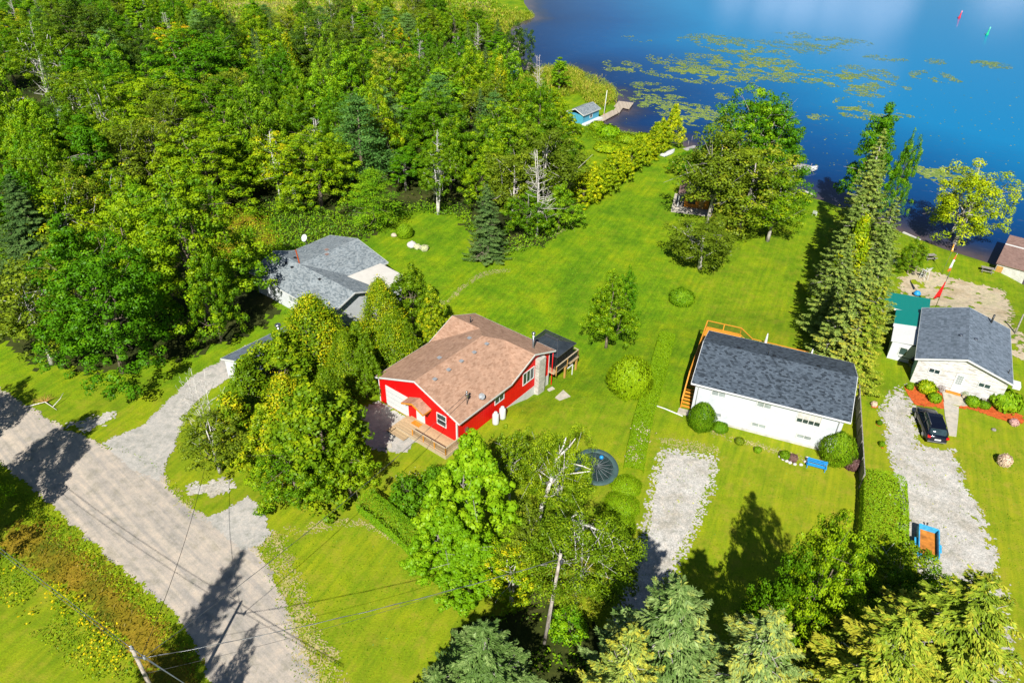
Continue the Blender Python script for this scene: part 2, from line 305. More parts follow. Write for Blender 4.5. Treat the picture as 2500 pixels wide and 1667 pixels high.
# ------------------------------------------------------------------ mesh helpers
def link(name, me, mats, parent=None):
    o = bpy.data.objects.new(name, me); C.objects.link(o)
    if mats is not None: me.materials.append(mats)
    if parent is not None: o.parent = parent
    return o
class MB:
    def __init__(s): s.v = []; s.f = []; s.sm = []
    def poly(s, pts, smooth=False):
        b = len(s.v); s.v += [tuple(map(float, p)) for p in pts]; s.f.append(tuple(range(b, b + len(pts)))); s.sm.append(smooth); return s
    def box(s, x0, x1, y0, y1, z0, z1, M4=None):
        b = len(s.v); P = [(x, y, z) for z in (z0, z1) for y in (y0, y1) for x in (x0, x1)]
        if M4 is not None: P = [tuple(M4 @ Vector(p)) for p in P]
        s.v += P
        for q in ((0, 2, 3, 1), (4, 5, 7, 6), (0, 1, 5, 4), (2, 6, 7, 3), (0, 4, 6, 2), (1, 3, 7, 5)): s.f.append(tuple(b + i for i in q)); s.sm.append(False)
        return s
    def bar(s, p, q, w, h=None):
        """rectangular bar from p to q"""
        h = h or w; p = Vector(p); q = Vector(q); d = q - p; L_ = d.length
        if L_ < 1e-6: return s
        m = d.to_track_quat('X', 'Z').to_matrix().to_4x4(); m.translation = p
        return s.box(0, L_, -w / 2, w / 2, -h / 2, h / 2, m)
    def tube(s, pts, rads, n=6, cap=True):
        pts = [Vector(p) for p in pts]; b = len(s.v); k = len(pts)
        for i, p in enumerate(pts):
            d = (pts[min(i + 1, k - 1)] - pts[max(i - 1, 0)]).normalized(); a = Vector((1, 0, 0)) if abs(d.x) < .8 else Vector((0, 1, 0))
            u = d.cross(a).normalized(); v2 = d.cross(u)
            for j in range(n):
                t = 2 * math.pi * j / n; s.v.append(tuple(p + (u * math.cos(t) + v2 * math.sin(t)) * rads[i]))
        for i in range(k - 1):
            for j in range(n):
                s.f.append((b + i * n + j, b + i * n + (j + 1) % n, b + (i + 1) * n + (j + 1) % n, b + (i + 1) * n + j)); s.sm.append(True)
        if cap:
            s.f.append(tuple(b + j for j in range(n))[::-1]); s.f.append(tuple(b + (k - 1) * n + j for j in range(n))); s.sm += [False, False]
        return s
    def lathe(s, prof, n=16, c=(0, 0, 0)):
        b = len(s.v); k = len(prof)
        for r, z in prof:
            for j in range(n): t = 2 * math.pi * j / n; s.v.append((c[0] + r * math.cos(t), c[1] + r * math.sin(t), c[2] + z))
        for i in range(k - 1):
            for j in range(n): s.f.append((b + i * n + j, b + i * n + (j + 1) % n, b + (i + 1) * n + (j + 1) % n, b + (i + 1) * n + j)); s.sm.append(True)
        s.f.append(tuple(b + j for j in range(n))[::-1]); s.f.append(tuple(b + (k - 1) * n + j for j in range(n))); s.sm += [False, False]
        return s
    def slab(s, pts, th):
        """closed thick sheet: polygon pts (any plane) thickened downwards by th"""
        lo = [(p[0], p[1], p[2] - th) for p in pts]; s.poly(pts); s.poly(lo[::-1]); k = len(pts)
        for i in range(k): j = (i + 1) % k; s.poly([pts[j], pts[i], lo[i], lo[j]])
        return s
    def prism(s, outline, z0, z1):
        return s.slab([(x, y, z1) for x, y in outline], z1 - z0)
    def build(s, name, mat, parent=None, bevel=0):
        me = bpy.data.meshes.new(name); me.from_pydata(s.v, [], s.f); me.update()
        me.polygons.foreach_set('use_smooth', s.sm)
        uv = me.uv_layers.new(name='UVMap'); co_ = np.zeros(len(me.vertices) * 3); me.vertices.foreach_get('co', co_); co_ = co_.reshape(-1, 3)
        out = np.zeros((len(me.loops), 2))
        for p in me.polygons:
            nn = p.normal; hx = Vector((-nn.y, nn.x, 0))
            hx = Vector((1, 0, 0)) if hx.length < .05 else hx.normalized(); vy = nn.cross(hx)
            for li in p.loop_indices:
                c = co_[me.loops[li].vertex_index]; out[li] = (c[0] * hx.x + c[1] * hx.y + c[2] * hx.z, c[0] * vy.x + c[1] * vy.y + c[2] * vy.z)
        uv.data.foreach_set('uv', out.ravel())
        o = link(name, me, mat, parent)
        if bevel:
            bv = o.modifiers.new('bevel', 'BEVEL'); bv.width = bevel; bv.segments = 2; bv.limit_method = 'ANGLE'
        return o
def tag(o, label=None, cat=None, group=None, kind=None):
    if label: o['label'] = label
    if cat: o['category'] = cat
    if group: o['group'] = group
    if kind: o['kind'] = kind
    return o
def thing(name, label, cat, loc=(0, 0, 0), rz=0.0, group=None, scale=None):
    o = bpy.data.objects.new(name, None); C.objects.link(o); o.empty_display_size = .3
    o.location = tuple(map(float, loc)); o.rotation_euler = (0, 0, rz)
    if scale: o.scale = scale
    return tag(o, label, cat, group)
def quadmesh(name, V, lf):
    """V: (n,4,3) quads, lf: (n,) tone"""
    n = len(V); me = bpy.data.meshes.new(name); me.vertices.add(n * 4); me.vertices.foreach_set('co', V.reshape(-1).astype(np.float32))
    me.loops.add(n * 4); me.loops.foreach_set('vertex_index', np.arange(n * 4, dtype=np.int32)); me.polygons.add(n)
    me.polygons.foreach_set('loop_start', np.arange(0, n * 4, 4, dtype=np.int32))
    me.update(calc_edges=True); a = me.attributes.new('lf', 'FLOAT', 'FACE'); a.data.foreach_set('value', lf.astype(np.float32)); me.validate(); return me
def nrmz(a): return a / (np.linalg.norm(a, axis=1, keepdims=True) + 1e-9)
def cards(P, N, T, Ln, Wd, r):
    """leaf rhombi at P with normals N, long axis near T"""
    N = nrmz(N); T = T - N * (T * N).sum(1, keepdims=True); T = nrmz(T); B = np.cross(N, T)
    Ln = np.broadcast_to(np.asarray(Ln, float), (len(P),))[:, None] * (.7 + .6 * r.random((len(P), 1))); Wd = np.broadcast_to(np.asarray(Wd, float), (len(P),))[:, None] * (.7 + .6 * r.random((len(P), 1)))
    return np.stack([P - T * Ln * .5, P + B * Wd * .5 + T * Ln * .05, P + T * Ln * .5, P - B * Wd * .5 + T * Ln * .05], 1)

# ------------------------------------------------------------------ sheets of ground cover
def sheet(name, polys, mat, cell=.2, rag=.3, dz=.03, nscale=.8, kind='structure', label=None, cat=None, jit=.35, world=False, keep=None):
    polys = [np.array(p if world else [g(x * S, y * S)[:2] for x, y in p]) for p in polys]
    A = np.vstack(polys); x0, y0 = A.min(0) - 1; x1, y1 = A.max(0) + 1
    nx, ny = int((x1 - x0) / cell) + 1, int((y1 - y0) / cell) + 1
    X, Y = np.meshgrid(x0 + np.arange(nx) * cell, y0 + np.arange(ny) * cell); cx, cy = X.ravel() + cell / 2, Y.ravel() + cell / 2
    d = np.full(len(cx), 1e9)
    for p in polys: d = np.minimum(d, sdist(np.stack([cx, cy], 1), p))
    r = np.random.default_rng(abs(hash(name)) % 1000 if False else sum(map(ord, name)))
    nz_ = (fbm(cx, cy, nscale, 5) - .5) * 2 * rag + (r.random(len(cx)) - .5) * rag * .8
    ok = (d + nz_) < 0
    if keep is not None: ok &= keep(cx, cy, d, r)
    ok = ok.reshape(ny, nx)
    vx = x0 + np.arange(nx + 1) * cell; vy = y0 + np.arange(ny + 1) * cell; VX, VY = np.meshgrid(vx, vy)
    VX = VX + (r.random(VX.shape) - .5) * cell * jit * 2; VY = VY + (r.random(VY.shape) - .5) * cell * jit * 2
    iy, ix = np.nonzero(ok); a = iy * (nx + 1) + ix; F = np.stack([a, a + 1, a + nx + 2, a + nx + 1], 1)
    used, inv = np.unique(F.ravel(), return_inverse=True); F = inv.reshape(-1, 4)
    vxx, vyy = VX.ravel()[used], VY.ravel()[used]; z = hh(np.stack([vxx, vyy], 1)) + dz
    me = bpy.data.meshes.new(name); n = len(F); me.vertices.add(len(used)); me.vertices.foreach_set('co', np.stack([vxx, vyy, z], 1).ravel().astype(np.float32))
    me.loops.add(n * 4); me.loops.foreach_set('vertex_index', F.ravel().astype(np.int32)); me.polygons.add(n); me.polygons.foreach_set('loop_start', np.arange(0, n * 4, 4, dtype=np.int32)); me.update(calc_edges=True)
    o = link(name, me, mat)
    if kind: o['kind'] = kind
    return tag(o, label, cat)
# ground
def axis(lo, hi, st, far):
    a = list(np.arange(lo, hi + .01, st)); s_ = st; x = lo; pre = []
    while x > -far: s_ *= 1.35; x -= s_; pre.append(x)
    s_ = st; x = a[-1]; post = []
    while x < far: s_ *= 1.35; x += s_; post.append(x)
    return np.array(pre[::-1] + a + post)
gx = axis(-95, 100, 1.0, 3000); gy = axis(20, 175, 1.0, 3000)
gy = np.concatenate([gy[gy < 175], np.arange(175, 345, 2.0), [360, 390, 430, 500, 600, 800, 1100, 1500, 2200, 3500]])
GX, GY = np.meshgrid(gx, gy); P2 = np.stack([GX.ravel(), GY.ravel()], 1); Z = hh(P2)
me = bpy.data.meshes.new('ground'); nx, ny = len(gx), len(gy)
a = (np.arange(ny - 1)[:, None] * nx + np.arange(nx - 1)[None]).ravel(); F = np.stack([a, a + 1, a + nx + 1, a + nx], 1)
me.vertices.add(nx * ny); me.vertices.foreach_set('co', np.column_stack([P2, Z]).ravel().astype(np.float32)); me.loops.add(len(F) * 4); me.loops.foreach_set('vertex_index', F.ravel().astype(np.int32))
me.polygons.add(len(F)); me.polygons.foreach_set('loop_start', np.arange(0, len(F) * 4, 4, dtype=np.int32)); me.update(calc_edges=True)
me.polygons.foreach_set('use_smooth', [True] * len(F))
tn = me.attributes.new('tone', 'FLOAT', 'POINT')
tone = .25 + .75 * sm(74, 58, P2[:, 1]) + .5 * sm(20, 32, P2[:, 0]) * sm(140, 90, P2[:, 1]) * .8
tn.data.foreach_set('value', tone.astype(np.float32))
tag(link('ground', me, M['lawn']), kind='structure')
# water with its distance from the shore stored for the colour of the shallows
wx = np.concatenate([np.arange(-20, 110, 2.0), [120, 140, 170, 210, 260, 330, 450, 700, 1200, 2500]]); wx = np.concatenate([[-900, -400, -250, -200, -160, -120, -80, -50, -30], wx])
wy = np.concatenate([np.arange(88, 260, 2.0), [270, 285, 300, 320, 345, 380, 430, 520, 700, 1100, 2500]])
GX, GY = np.meshgrid(wx, wy); P2 = np.stack([GX.ravel(), GY.ravel()], 1); sd_ = -np.minimum(sdist(P2, lake), sdist(P2, pond))
me = bpy.data.meshes.new('lake_water'); nx, ny = len(wx), len(wy); a = (np.arange(ny - 1)[:, None] * nx + np.arange(nx - 1)[None]).ravel(); F = np.stack([a, a + 1, a + nx + 1, a + nx], 1)
me.vertices.add(nx * ny); me.vertices.foreach_set('co', np.column_stack([P2, np.full(len(P2), WZ)]).ravel().astype(np.float32)); me.loops.add(len(F) * 4); me.loops.foreach_set('vertex_index', F.ravel().astype(np.int32))
me.polygons.add(len(F)); me.polygons.foreach_set('loop_start', np.arange(0, len(F) * 4, 4, dtype=np.int32)); me.update(calc_edges=True)
tn = me.attributes.new('shore', 'FLOAT', 'POINT'); tn.data.foreach_set('value', sd_.astype(np.float32))
m, n, o = newmat('lake_water'); P = pos(n); at = n.nodes.new('ShaderNodeAttribute'); at.attribute_name = 'shore'
mr = n.nodes.new('ShaderNodeMapRange'); mr.inputs['From Min'].default_value = 0; mr.inputs['From Max'].default_value = 90; n.links.new(at.outputs['Fac'], mr.inputs['Value'])
nn = noise(n, P, .09, 5, .65); ad = n.nodes.new('ShaderNodeMath'); ad.operation = 'MULTIPLY_ADD'; ad.inputs[1].default_value = .12; n.links.new(nn, ad.inputs[0]); sb = n.nodes.new('ShaderNodeMath'); sb.operation = 'SUBTRACT'; sb.inputs[1].default_value = .06; n.links.new(mr.outputs[0], sb.inputs[0]); n.links.new(sb.outputs[0], ad.inputs[2])
r = ramp(n, [(.0, (.10, .075, .075)), (.045, (.028, .035, .07)), (.10, (.002, .030, .12)), (.35, (.0003, .075, .24)), (.75, (.0, .19, .42))]); n.links.new(ad.outputs[0], r.inputs[0])
mpn = n.nodes.new('ShaderNodeMapping'); mpn.vector_type = 'TEXTURE'; mpn.inputs['Rotation'].default_value = (0, 0, R(-25)); mpn.inputs['Scale'].default_value = (1.6, .6, 1); n.links.new(P, mpn.inputs[0])
wk = ramp(n, [(.60, (0, 0, 0)), (.70, (.55, .55, .55))]); n.links.new(noise(n, mpn.outputs[0], .55, 4, .7), wk.inputs[0])
wm = n.nodes.new('ShaderNodeMapRange'); wm.inputs['From Min'].default_value = 75; wm.inputs['From Max'].default_value = 40; n.links.new(at.outputs['Fac'], wm.inputs['Value'])
wmul = n.nodes.new('ShaderNodeMath'); wmul.operation = 'MULTIPLY'; n.links.new(wk.outputs[0], wmul.inputs[0]); n.links.new(wm.outputs[0], wmul.inputs[1])
col = mixc(n, wmul.outputs[0], r.outputs[0], (.06, .09, .15))
mp2 = n.nodes.new('ShaderNodeMapping'); mp2.inputs['Rotation'].default_value = (0, 0, R(20)); mp2.inputs['Scale'].default_value = (1.0, 1.8, 1); n.links.new(P, mp2.inputs[0])
p = finish(n, o, col, .05, bump(n, noise(n, mp2.outputs[0], 1.3, 4, .65), .16, .06)); p.inputs['IOR'].default_value = 1.33; p.inputs['Specular IOR Level'].default_value = .20
tag(link('lake_water', me, m), kind='structure')
# ------------------------------------------------------------------ ground sheets
forest_px = [(-40, 20), (300, 12), (700, 14), (1100, 20), (1165, 60), (1180, 150), (1190, 235), (1300, 290), (1335, 430), (1330, 500), (1240, 560), (1130, 575), (1050, 492), (960, 480),
             (890, 505), (800, 560), (640, 570), (560, 640), (640, 700), (600, 745), (480, 800), (400, 830), (300, 850), (160, 850), (60, 810), (-60, 760)]
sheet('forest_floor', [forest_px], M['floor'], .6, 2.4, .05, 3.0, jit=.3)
sheet('marsh', [[(200, 2), (760, 4), (1120, 6), (1150, 60), (1000, 60), (850, 40), (600, 55), (330, 45)], [(1100, 20), (1190, 28), (1225, 38), (1180, 60), (1120, 70)]], M['marsh'], 1.5, 2.0, .12, 5.0, jit=.3)
sheet('meadow', [[(420, 500), (520, 470), (620, 500), (640, 560), (520, 600), (440, 580)], [(20, 250), (75, 240), (80, 290), (40, 320)]], M['wild'], .4, .8, .11, 2.0)
sheet('road', [[(-260, 700), (0, 893), (60, 930), (150, 985), (240, 1022), (300, 1048), (372, 1085), (400, 1140), (480, 1190), (545, 1225), (590, 1265), (630, 1330), (672, 1420), (705, 1500), (735, 1568), (800, 1750),
                (520, 1750), (482, 1568), (450, 1480), (400, 1408), (330, 1348), (250, 1278), (150, 1188), (60, 1108), (0, 1068), (-260, 900)]], M['road'], .16, .35, .035)
sheet('driveway', [[(236, 1018), (330, 975), (395, 912), (440, 868), (520, 820), (575, 790), (620, 800), (560, 850), (470, 905), (425, 950), (408, 1000), (385, 1060), (368, 1105), (300, 1080)],
                   [(470, 1195), (570, 1143), (600, 1168), (622, 1222), (600, 1250), (560, 1262)]], M['gravel'], .16, .3, .055)
sheet('gravel_verge', [[(585, 1235), (650, 1225), (665, 1280), (720, 1400), (800, 1600), (700, 1600), (640, 1340)], [(372, 1085), (410, 1130), (470, 1185), (420, 1165)]], M['bare'], .10, .9, .045, .7, keep=lambda x, y, d, r: r.random(len(x)) < .15 + 1.1 * (fbm(x, y, .8, 4) - .3))
sheet('gravel_patches', [[(435, 1118), (470, 1112), (500, 1100), (545, 1098), (530, 1128), (480, 1140), (440, 1140)], [(155, 975), (200, 985), (240, 975), (265, 945), (240, 950), (200, 968)]], M['white_gravel'], .22, .9, .05, .8)
sheet('gravel_pad', [[(812, 948), (868, 922), (945, 965), (975, 1000), (930, 1040), (860, 1032), (822, 995)]], M['gravel'], .22, .4, .04)
sheet('gravel_drive', [[(1518, 1030), (1580, 1036), (1650, 1050), (1642, 1110), (1606, 1215), (1570, 1280), (1510, 1400), (1450, 1600), (1380, 1600), (1400, 1450), (1470, 1230), (1488, 1120)]], M['white_gravel'], .15, .6, .04, .5,
      keep=lambda x, y, d, r: (d < -.8) | (r.random(len(x)) < .6))
def weedy(x, y, d, r): return fbm(x, y, .8, 9) + .22 * np.clip(-d, 0, 3) - .25 * sm(66, 74, y) + .15 * (r.random(len(x)) - .5) > .42
sheet('side_drive', [[(2035, 900), (2085, 870), (2104, 960), (2112, 1020), (2185, 1035), (2225, 1120), (2275, 1230), (2320, 1400), (2340, 1640), (2185, 1640), (2150, 1400), (2085, 1250), (2048, 1080), (2022, 950)]], M['white_gravel'], .15, .8, .04, .8, keep=weedy)
sheet('sand_lot', [[(2068, 640), (2110, 615), (2190, 640), (2300, 665), (2322, 700), (2316, 745), (2352, 770), (2352, 830), (2320, 815), (2260, 730), (2180, 705), (2075, 695)]], M['sand'], .25, .8, .04, 1.0, keep=lambda x, y, d, r: fbm(x, y, 1.6, 3) > .3)
sheet('path_trace', [[(1022, 695), (1060, 655), (1095, 632), (1130, 620), (1168, 618), (1170, 625), (1135, 628), (1100, 640), (1066, 663), (1030, 700)], [(985, 690), (1030, 690), (1010, 712), (985, 715)],
                     [(1245, 545), (1290, 520), (1300, 530), (1250, 556), (1100, 600), (1080, 596)], [(640, 1215), (760, 1195), (835, 1190), (940, 1260), (955, 1275), (830, 1205), (700, 1230)]], M['bare'], .10, .35, .035, .5, keep=lambda x, y, d, r: r.random(len(x)) < .9 * (fbm(x, y, 1.2, 4) - .15))
sheet('weed_field', [[(40, 1195), (120, 1215), (230, 1300), (330, 1400), (430, 1520), (440, 1600), (370, 1568), (290, 1470), (180, 1380), (70, 1290), (0, 1250)]], M['wild'], .25, 1.2, .04, 1.5)
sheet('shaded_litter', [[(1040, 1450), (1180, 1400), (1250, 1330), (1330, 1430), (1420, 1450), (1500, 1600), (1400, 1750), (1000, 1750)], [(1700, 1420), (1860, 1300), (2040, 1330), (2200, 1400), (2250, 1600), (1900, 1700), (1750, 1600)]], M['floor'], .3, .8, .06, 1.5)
sheet('flower_bed_mulch', [[(2078, 885), (2160, 895), (2173, 915), (2172, 940), (2140, 935), (2100, 930), (2085, 905)], [(2222, 918), (2300, 938), (2350, 955), (2352, 975), (2300, 965), (2230, 940), (2200, 938)]], M['mulch'], .15, .15, .05)
sheet('mulch_rings', [[(2000 + a, 930 + b) for a, b in ((0, 0), (9, -2), (16, 3), (10, 8), (2, 6))], [(2012 + a, 972 + b) for a, b in ((0, 0), (9, -2), (14, 3), (9, 8), (2, 6))], [(2018 + a, 1022 + b) for a, b in ((0, 0), (9, -2), (14, 3), (9, 8), (2, 6))],
                      [(2290 + a, 1050 + b) for a, b in ((0, 0), (9, -2), (14, 3), (9, 8), (2, 6))]], M['mulch'], .12, .12, .05)
sheet('bare_strip', [[(1620, 985), (1680, 1003), (1800, 1035), (1890, 1060), (1888, 1070), (1780, 1040), (1640, 1000)], [(1500, 1005), (1600, 1010), (1660, 1040), (1560, 1040)]], M['bare'], .10, .5, .035, .6, keep=lambda x, y, d, r: r.random(len(x)) < .35)
def pad(name, label, pts, th=.12, mat='concrete', top=.10, cat='slab'):
    W = [g(x * S, y * S) for x, y in pts]; z = sum(p[2] for p in W) / len(W); mb = MB(); mb.slab([(p[0], p[1], z + top) for p in W], th + .5); o = mb.build(name, M[mat]); return tag(o, label, cat)
def q4(x, y): return ((2200 + x / 4.02) / S, (720 + y / 4.02) / S)
pad('walkway', 'pale concrete path running from the cottage door past the black car', [q4(415, 1050), q4(565, 1100), q4(560, 1200), q4(540, 1390), q4(470, 1380), q4(430, 1200)], top=.06, cat='path')
pad('doorstep_slab', 'rounded concrete landing in front of the worn white cottage door', [q4(395, 945), q4(420, 930), q4(620, 960), q4(665, 1060), q4(655, 1090), q4(605, 1095), q4(420, 1055)], top=.14, cat='slab')

# ------------------------------------------------------------------ house helpers
def hbase(bx, by, az): return (bx, by, 0.0), R(90 - az)
def window(parent, x, y, z, w_, h_, axis_, out, n=2, mat='glass', frame='trim', fw=.09):
    """window in a wall: axis_ 'u' (wall runs along x at y) or 'v' (wall runs along y at x); out = +-1 outward"""
    mb = MB(); t0, t1 = (.0, .07)
    def bx(m_, a0, a1, z0, z1, d0, d1):
        lo, hi = sorted((d0 * out, d1 * out))
        if axis_ == 'u': m_.box(x + a0, x + a1, y + lo, y + hi, z0, z1)
        else: m_.box(x + lo, x + hi, y + a0, y + a1, z0, z1)
    bx(mb, -w_ / 2 - fw, w_ / 2 + fw, z - fw, z, .002, t1); bx(mb, -w_ / 2 - fw, w_ / 2 + fw, z + h_, z + h_ + fw, .002, t1)
    bx(mb, -w_ / 2 - fw, -w_ / 2, z, z + h_, .002, t1); bx(mb, w_ / 2, w_ / 2 + fw, z, z + h_, .002, t1)
    for i in range(1, n): c = -w_ / 2 + w_ * i / n; bx(mb, c - .035, c + .035, z, z + h_, .002, t1 - .01)
    f = mb.build('window', M[frame], parent); gl = MB()
    bx(gl, -w_ / 2, w_ / 2, z, z + h_, .004, .02); gl.build('pane', M[mat], f); return f
def vent(parent, x, y, z, s=.42, mat='grey', slope=(0, 0)):
    mb = MB(); mb.lathe([(s * .5, 0), (s * .5, .12)], 4, (x, y, z)); mb.box(x - s / 2, x + s / 2, y - s / 2, y + s / 2, z + .12, z + .2); return mb.build('roof_vent', M[mat], parent)
def flue(parent, x, y, z, h_, r_=.06, mat='black', cap=True, name='vent_pipe'):
    mb = MB(); mb.lathe([(r_ * 2.2, -.15), (r_ * 2.2, .02), (r_ * 1.05, .06), (r_, .08), (r_, h_)], 12, (x, y, z))
    o = mb.build(name, M[mat], parent)
    if cap: c = MB(); c.lathe([(r_ * 1.5, h_ - .02), (r_ * 1.9, h_ + .05), (r_ * 1.9, h_ + .22), (r_ * 1.2, h_ + .30), (.02, h_ + .33)], 14, (x, y, z)); c.build('flue_cap', M[mat if mat != 'black' else 'darkgrey'], o)
    return o
def roof(parent, faces, mat, th=.16, name='roof', fascia=None, edges=(), fmat='trim'):
    mb = MB()
    for f in faces: mb.poly(f)
    lo = MB(); o = mb.build(name, M[mat], parent)
    u = MB()
    for f in faces: u.poly([(p[0], p[1], p[2] - th) for p in f][::-1])
    for a, b in edges:
        u.poly([(a[0], a[1], a[2] - th), (b[0], b[1], b[2] - th), (b[0], b[1], b[2] - .003), (a[0], a[1], a[2] - .003)])
    u.build('soffit', M[fmat], parent)
    f = MB()
    for a, b in edges: f.bar((a[0], a[1], a[2] - .10), (b[0], b[1], b[2] - .10), .045, .20)
    f.build('fascia', M[fmat], parent); return o
def rail(parent, pts, z0, h_=1.0, mat='railwood', post='oldwood', bal=None, posts=None, cap=.14, sp=.13):
    """deck railing along pts: top rail, posts and balusters"""
    tr = MB(); psl = []; bl = MB()
    for a, b in zip(pts[:-1], pts[1:]):
        a3 = Vector((a[0], a[1], (a[2] if len(a) > 2 else z0))); b3 = Vector((b[0], b[1], (b[2] if len(b) > 2 else z0))); d = b3 - a3; ln = d.length
        up = Vector((0, 0, 1)); tr.bar(a3 + up * h_, b3 + up * h_, cap, .05); tr.bar(a3 + up * .12, b3 + up * .12, .05, .06)
        k = max(1, round(ln / 1.9))
        for i in range(k + 1):
            p = a3 + d * i / k; psl.append((p.x - .05, p.x + .05, p.y - .05, p.y + .05, p.z - .3, p.z + h_ - .03))
        k = int(ln / sp)
        for i in range(1, k): p = a3 + d * i / k; bl.box(p.x - .018, p.x + .018, p.y - .018, p.y + .018, p.z + .12, p.z + h_ - .02)
    t = tr.build('top_rail', M[mat], parent)
    for b_ in psl: q_ = MB(); q_.box(*b_); q_.build('rail_post', M[post], t)
    bl.build('balusters', M[bal or mat], t); return t
def dish(loc, label, r_=.35, mat='white', az=200, group=None, zp=.6):
    t = thing('satellite_dish', label, 'satellite dish', loc, R(90 - az), group); mb = MB(); mb.tube([(-.1, 0, -.25), (-.1, 0, .15), (0, 0, zp)], [.03, .03, .03], 6); mb.build('mast', M['steel'], t)
    d = MB(); k = []; n_ = 16
    for i in range(6): rr = r_ * i / 5; k.append((rr + .001, .12 * (rr / r_) ** 2))
    prof = k + [(r_, k[-1][1] + .015)] + [(a, b + .02) for a, b in k[::-1]]
    d.lathe(prof, n_); o = d.build('reflector', M[mat], t); o.location = (0, 0, zp); o.rotation_euler = (0, R(58), 0); ar = MB(); ar.tube([(0, 0, zp - .2), (.45, 0, zp)], [.015, .015], 5); ar.box(.42, .52, -.04, .04, zp - .03, zp + .07); ar.build('feed_arm', M['grey'], t); return t

# ================================================================== RED HOUSE
loc, rz = hbase(-14.93, 65.86, 127.4)
red = thing('red_house', 'bright red house with brown shingled cross gable roof and white garage door', 'house', loc, rz)
W_, EZ, RZ1, RZ2 = 11.8, 3.5, 6.0, 5.24
w = MB()
gz = lambda u_: 3.38 + min(u_ + .3, 12.4 - u_) * .394 - .12
w.poly([(0, 0, -.3), (W_, 0, -.3), (W_, 0, gz(W_)), (6.05, 0, gz(6.05)), (0, 0, gz(0))])
w.poly([(0, 0, -.3), (0, 0, gz(0)), (0, 8.6, gz(0)), (0, 12.8, 4.95), (0, 16.6, gz(0)), (0, 16.6, -3)])
w.poly([(W_, 0, -.16), (W_, 16.6, -.16), (W_, 16.6, 3.3), (W_, 12.8, 4.95), (W_, 8.6, 3.3), (W_, 0, gz(W_))])
w.poly([(0, 16.6, -3), (0, 16.6, 3.3), (W_, 16.6, 3.3), (W_, 16.6, -3)])
w.build('wall', M['redwall'], red)
f_ = MB(); f_.box(W_ - .3, W_ + .02, .1, 16.6, -3.3, -.15); f_.build('foundation', M['found'], red)
x0, x1, y0, y1, xm = -.3, 12.4, -.3, 17.05, 6.05; yv = 8.55; ym = 12.8
FL, F_, FR = (x0, y0, EZ), (xm, y0, RZ1), (x1, y0, EZ); Hh = (xm, 10.95, RZ1); Lr, Rr = (x0, ym, RZ2), (x1, ym, RZ2); PL, PR = (4.12, ym, RZ2), (7.98, ym, RZ2); VL, VR = (x0, yv, EZ), (x1, yv, EZ); BL, BR = (x0, y1, EZ), (x1, y1, EZ)
roof(red, [[FL, F_, Hh, PL, VL], [FR, VR, PR, Hh, F_], [BR, BL, Lr, PL, Hh, PR, Rr], [VL, PL, Lr], [VR, Rr, PR]], 'roof_brown', edges=[(FL, F_), (F_, FR), (FR, VR), (VR, Rr), (Rr, BR), (BR, BL), (BL, Lr), (Lr, VL), (VL, FL)])
def rzl(u_, v_): return EZ + min(u_ + .3, 12.4 - u_) * .394
for bb in ((-.03, .10, -.03, .10, 0, 3.2), (W_ - .12, W_ + .04, -.04, .10, 0, 3.1), (W_ - .1, W_ + .03, 16.5, 16.63, -2.6, 3.1)): t_ = MB(); t_.box(*bb); t_.build('corner_trim', M['trim'], red)
for (u_, v_) in ((7.2, 1.7), (7.2, 3.9), (7.2, 6.0), (7.2, 8.2), (7.2, 10.4), (4.9, 4.9), (4.9, 10.0)): vent(red, u_, v_, rzl(u_, v_) - .03, .42)
flue(red, 2.2, 13.3, 4.85, 1.0, .07, 'black', False)
flue(red, 10.9, 14.4, 4.5, 2.0, .12, 'steel')
# garage door, entry door, windows
d_ = MB(); d_.box(1.1, 4.6, -.05, -.004, .1, 2.85); gd = d_.build('garage_door', M['trim'], red)
d_ = MB()
for k in range(1, 4): d_.box(1.15, 4.55, -.06, -.052, .1 + k * .68 - .012, .1 + k * .68 + .012)
d_.build('panel_seam', M['grey'], gd)
d_ = MB(); d_.box(5.85, 7.1, -.05, -.004, .47, 2.7); ed = d_.build('entry_door', M['trim'], red); k_ = MB(); k_.box(6.75, 6.83, -.11, -.052, 1.5, 1.58); k_.build('handle', M['steel'], ed)
window(red, 9.63, 0, 1.65, 1.2, 1.4, 'u', -1, 1, 'glass')
bm_ = MB(); bm_.box(9.04, 10.22, -.05, -.021, 2.3, 2.38); bm_.build('window_bar', M['trim'], red)
window(red, W_, 7.08, 1.62, 1.5, .85, 'v', 1, 2); window(red, W_, 12.45, 1.28, 2.0, 1.55, 'v', 1, 3)
ch = MB(); ch.box(W_ + .003, W_ + .62, 13.75, 15.0, -3.0, 3.75); ch.build('chimney', M['brickchim'], red)
# porch canopy
c1, c2, c3, c4 = 4.95, 8.2, -1.35, -.06
roof(red, [[(c1, c3, 3.15), (6.58, c3, 3.85), (6.58, c4, 3.85), (c1, c4, 3.15)], [(6.58, c3, 3.85), (c2, c3, 3.15), (c2, c4, 3.15), (6.58, c4, 3.85)]], 'roof_brown', .1, 'porch_roof', edges=[((c1, c3, 3.15), (6.58, c3, 3.85)), ((6.58, c3, 3.85), (c2, c3, 3.15)), ((c2, c3, 3.15), (c2, c4, 3.15)), ((c1, c4, 3.15), (c1, c3, 3.15))], fmat='newwood')
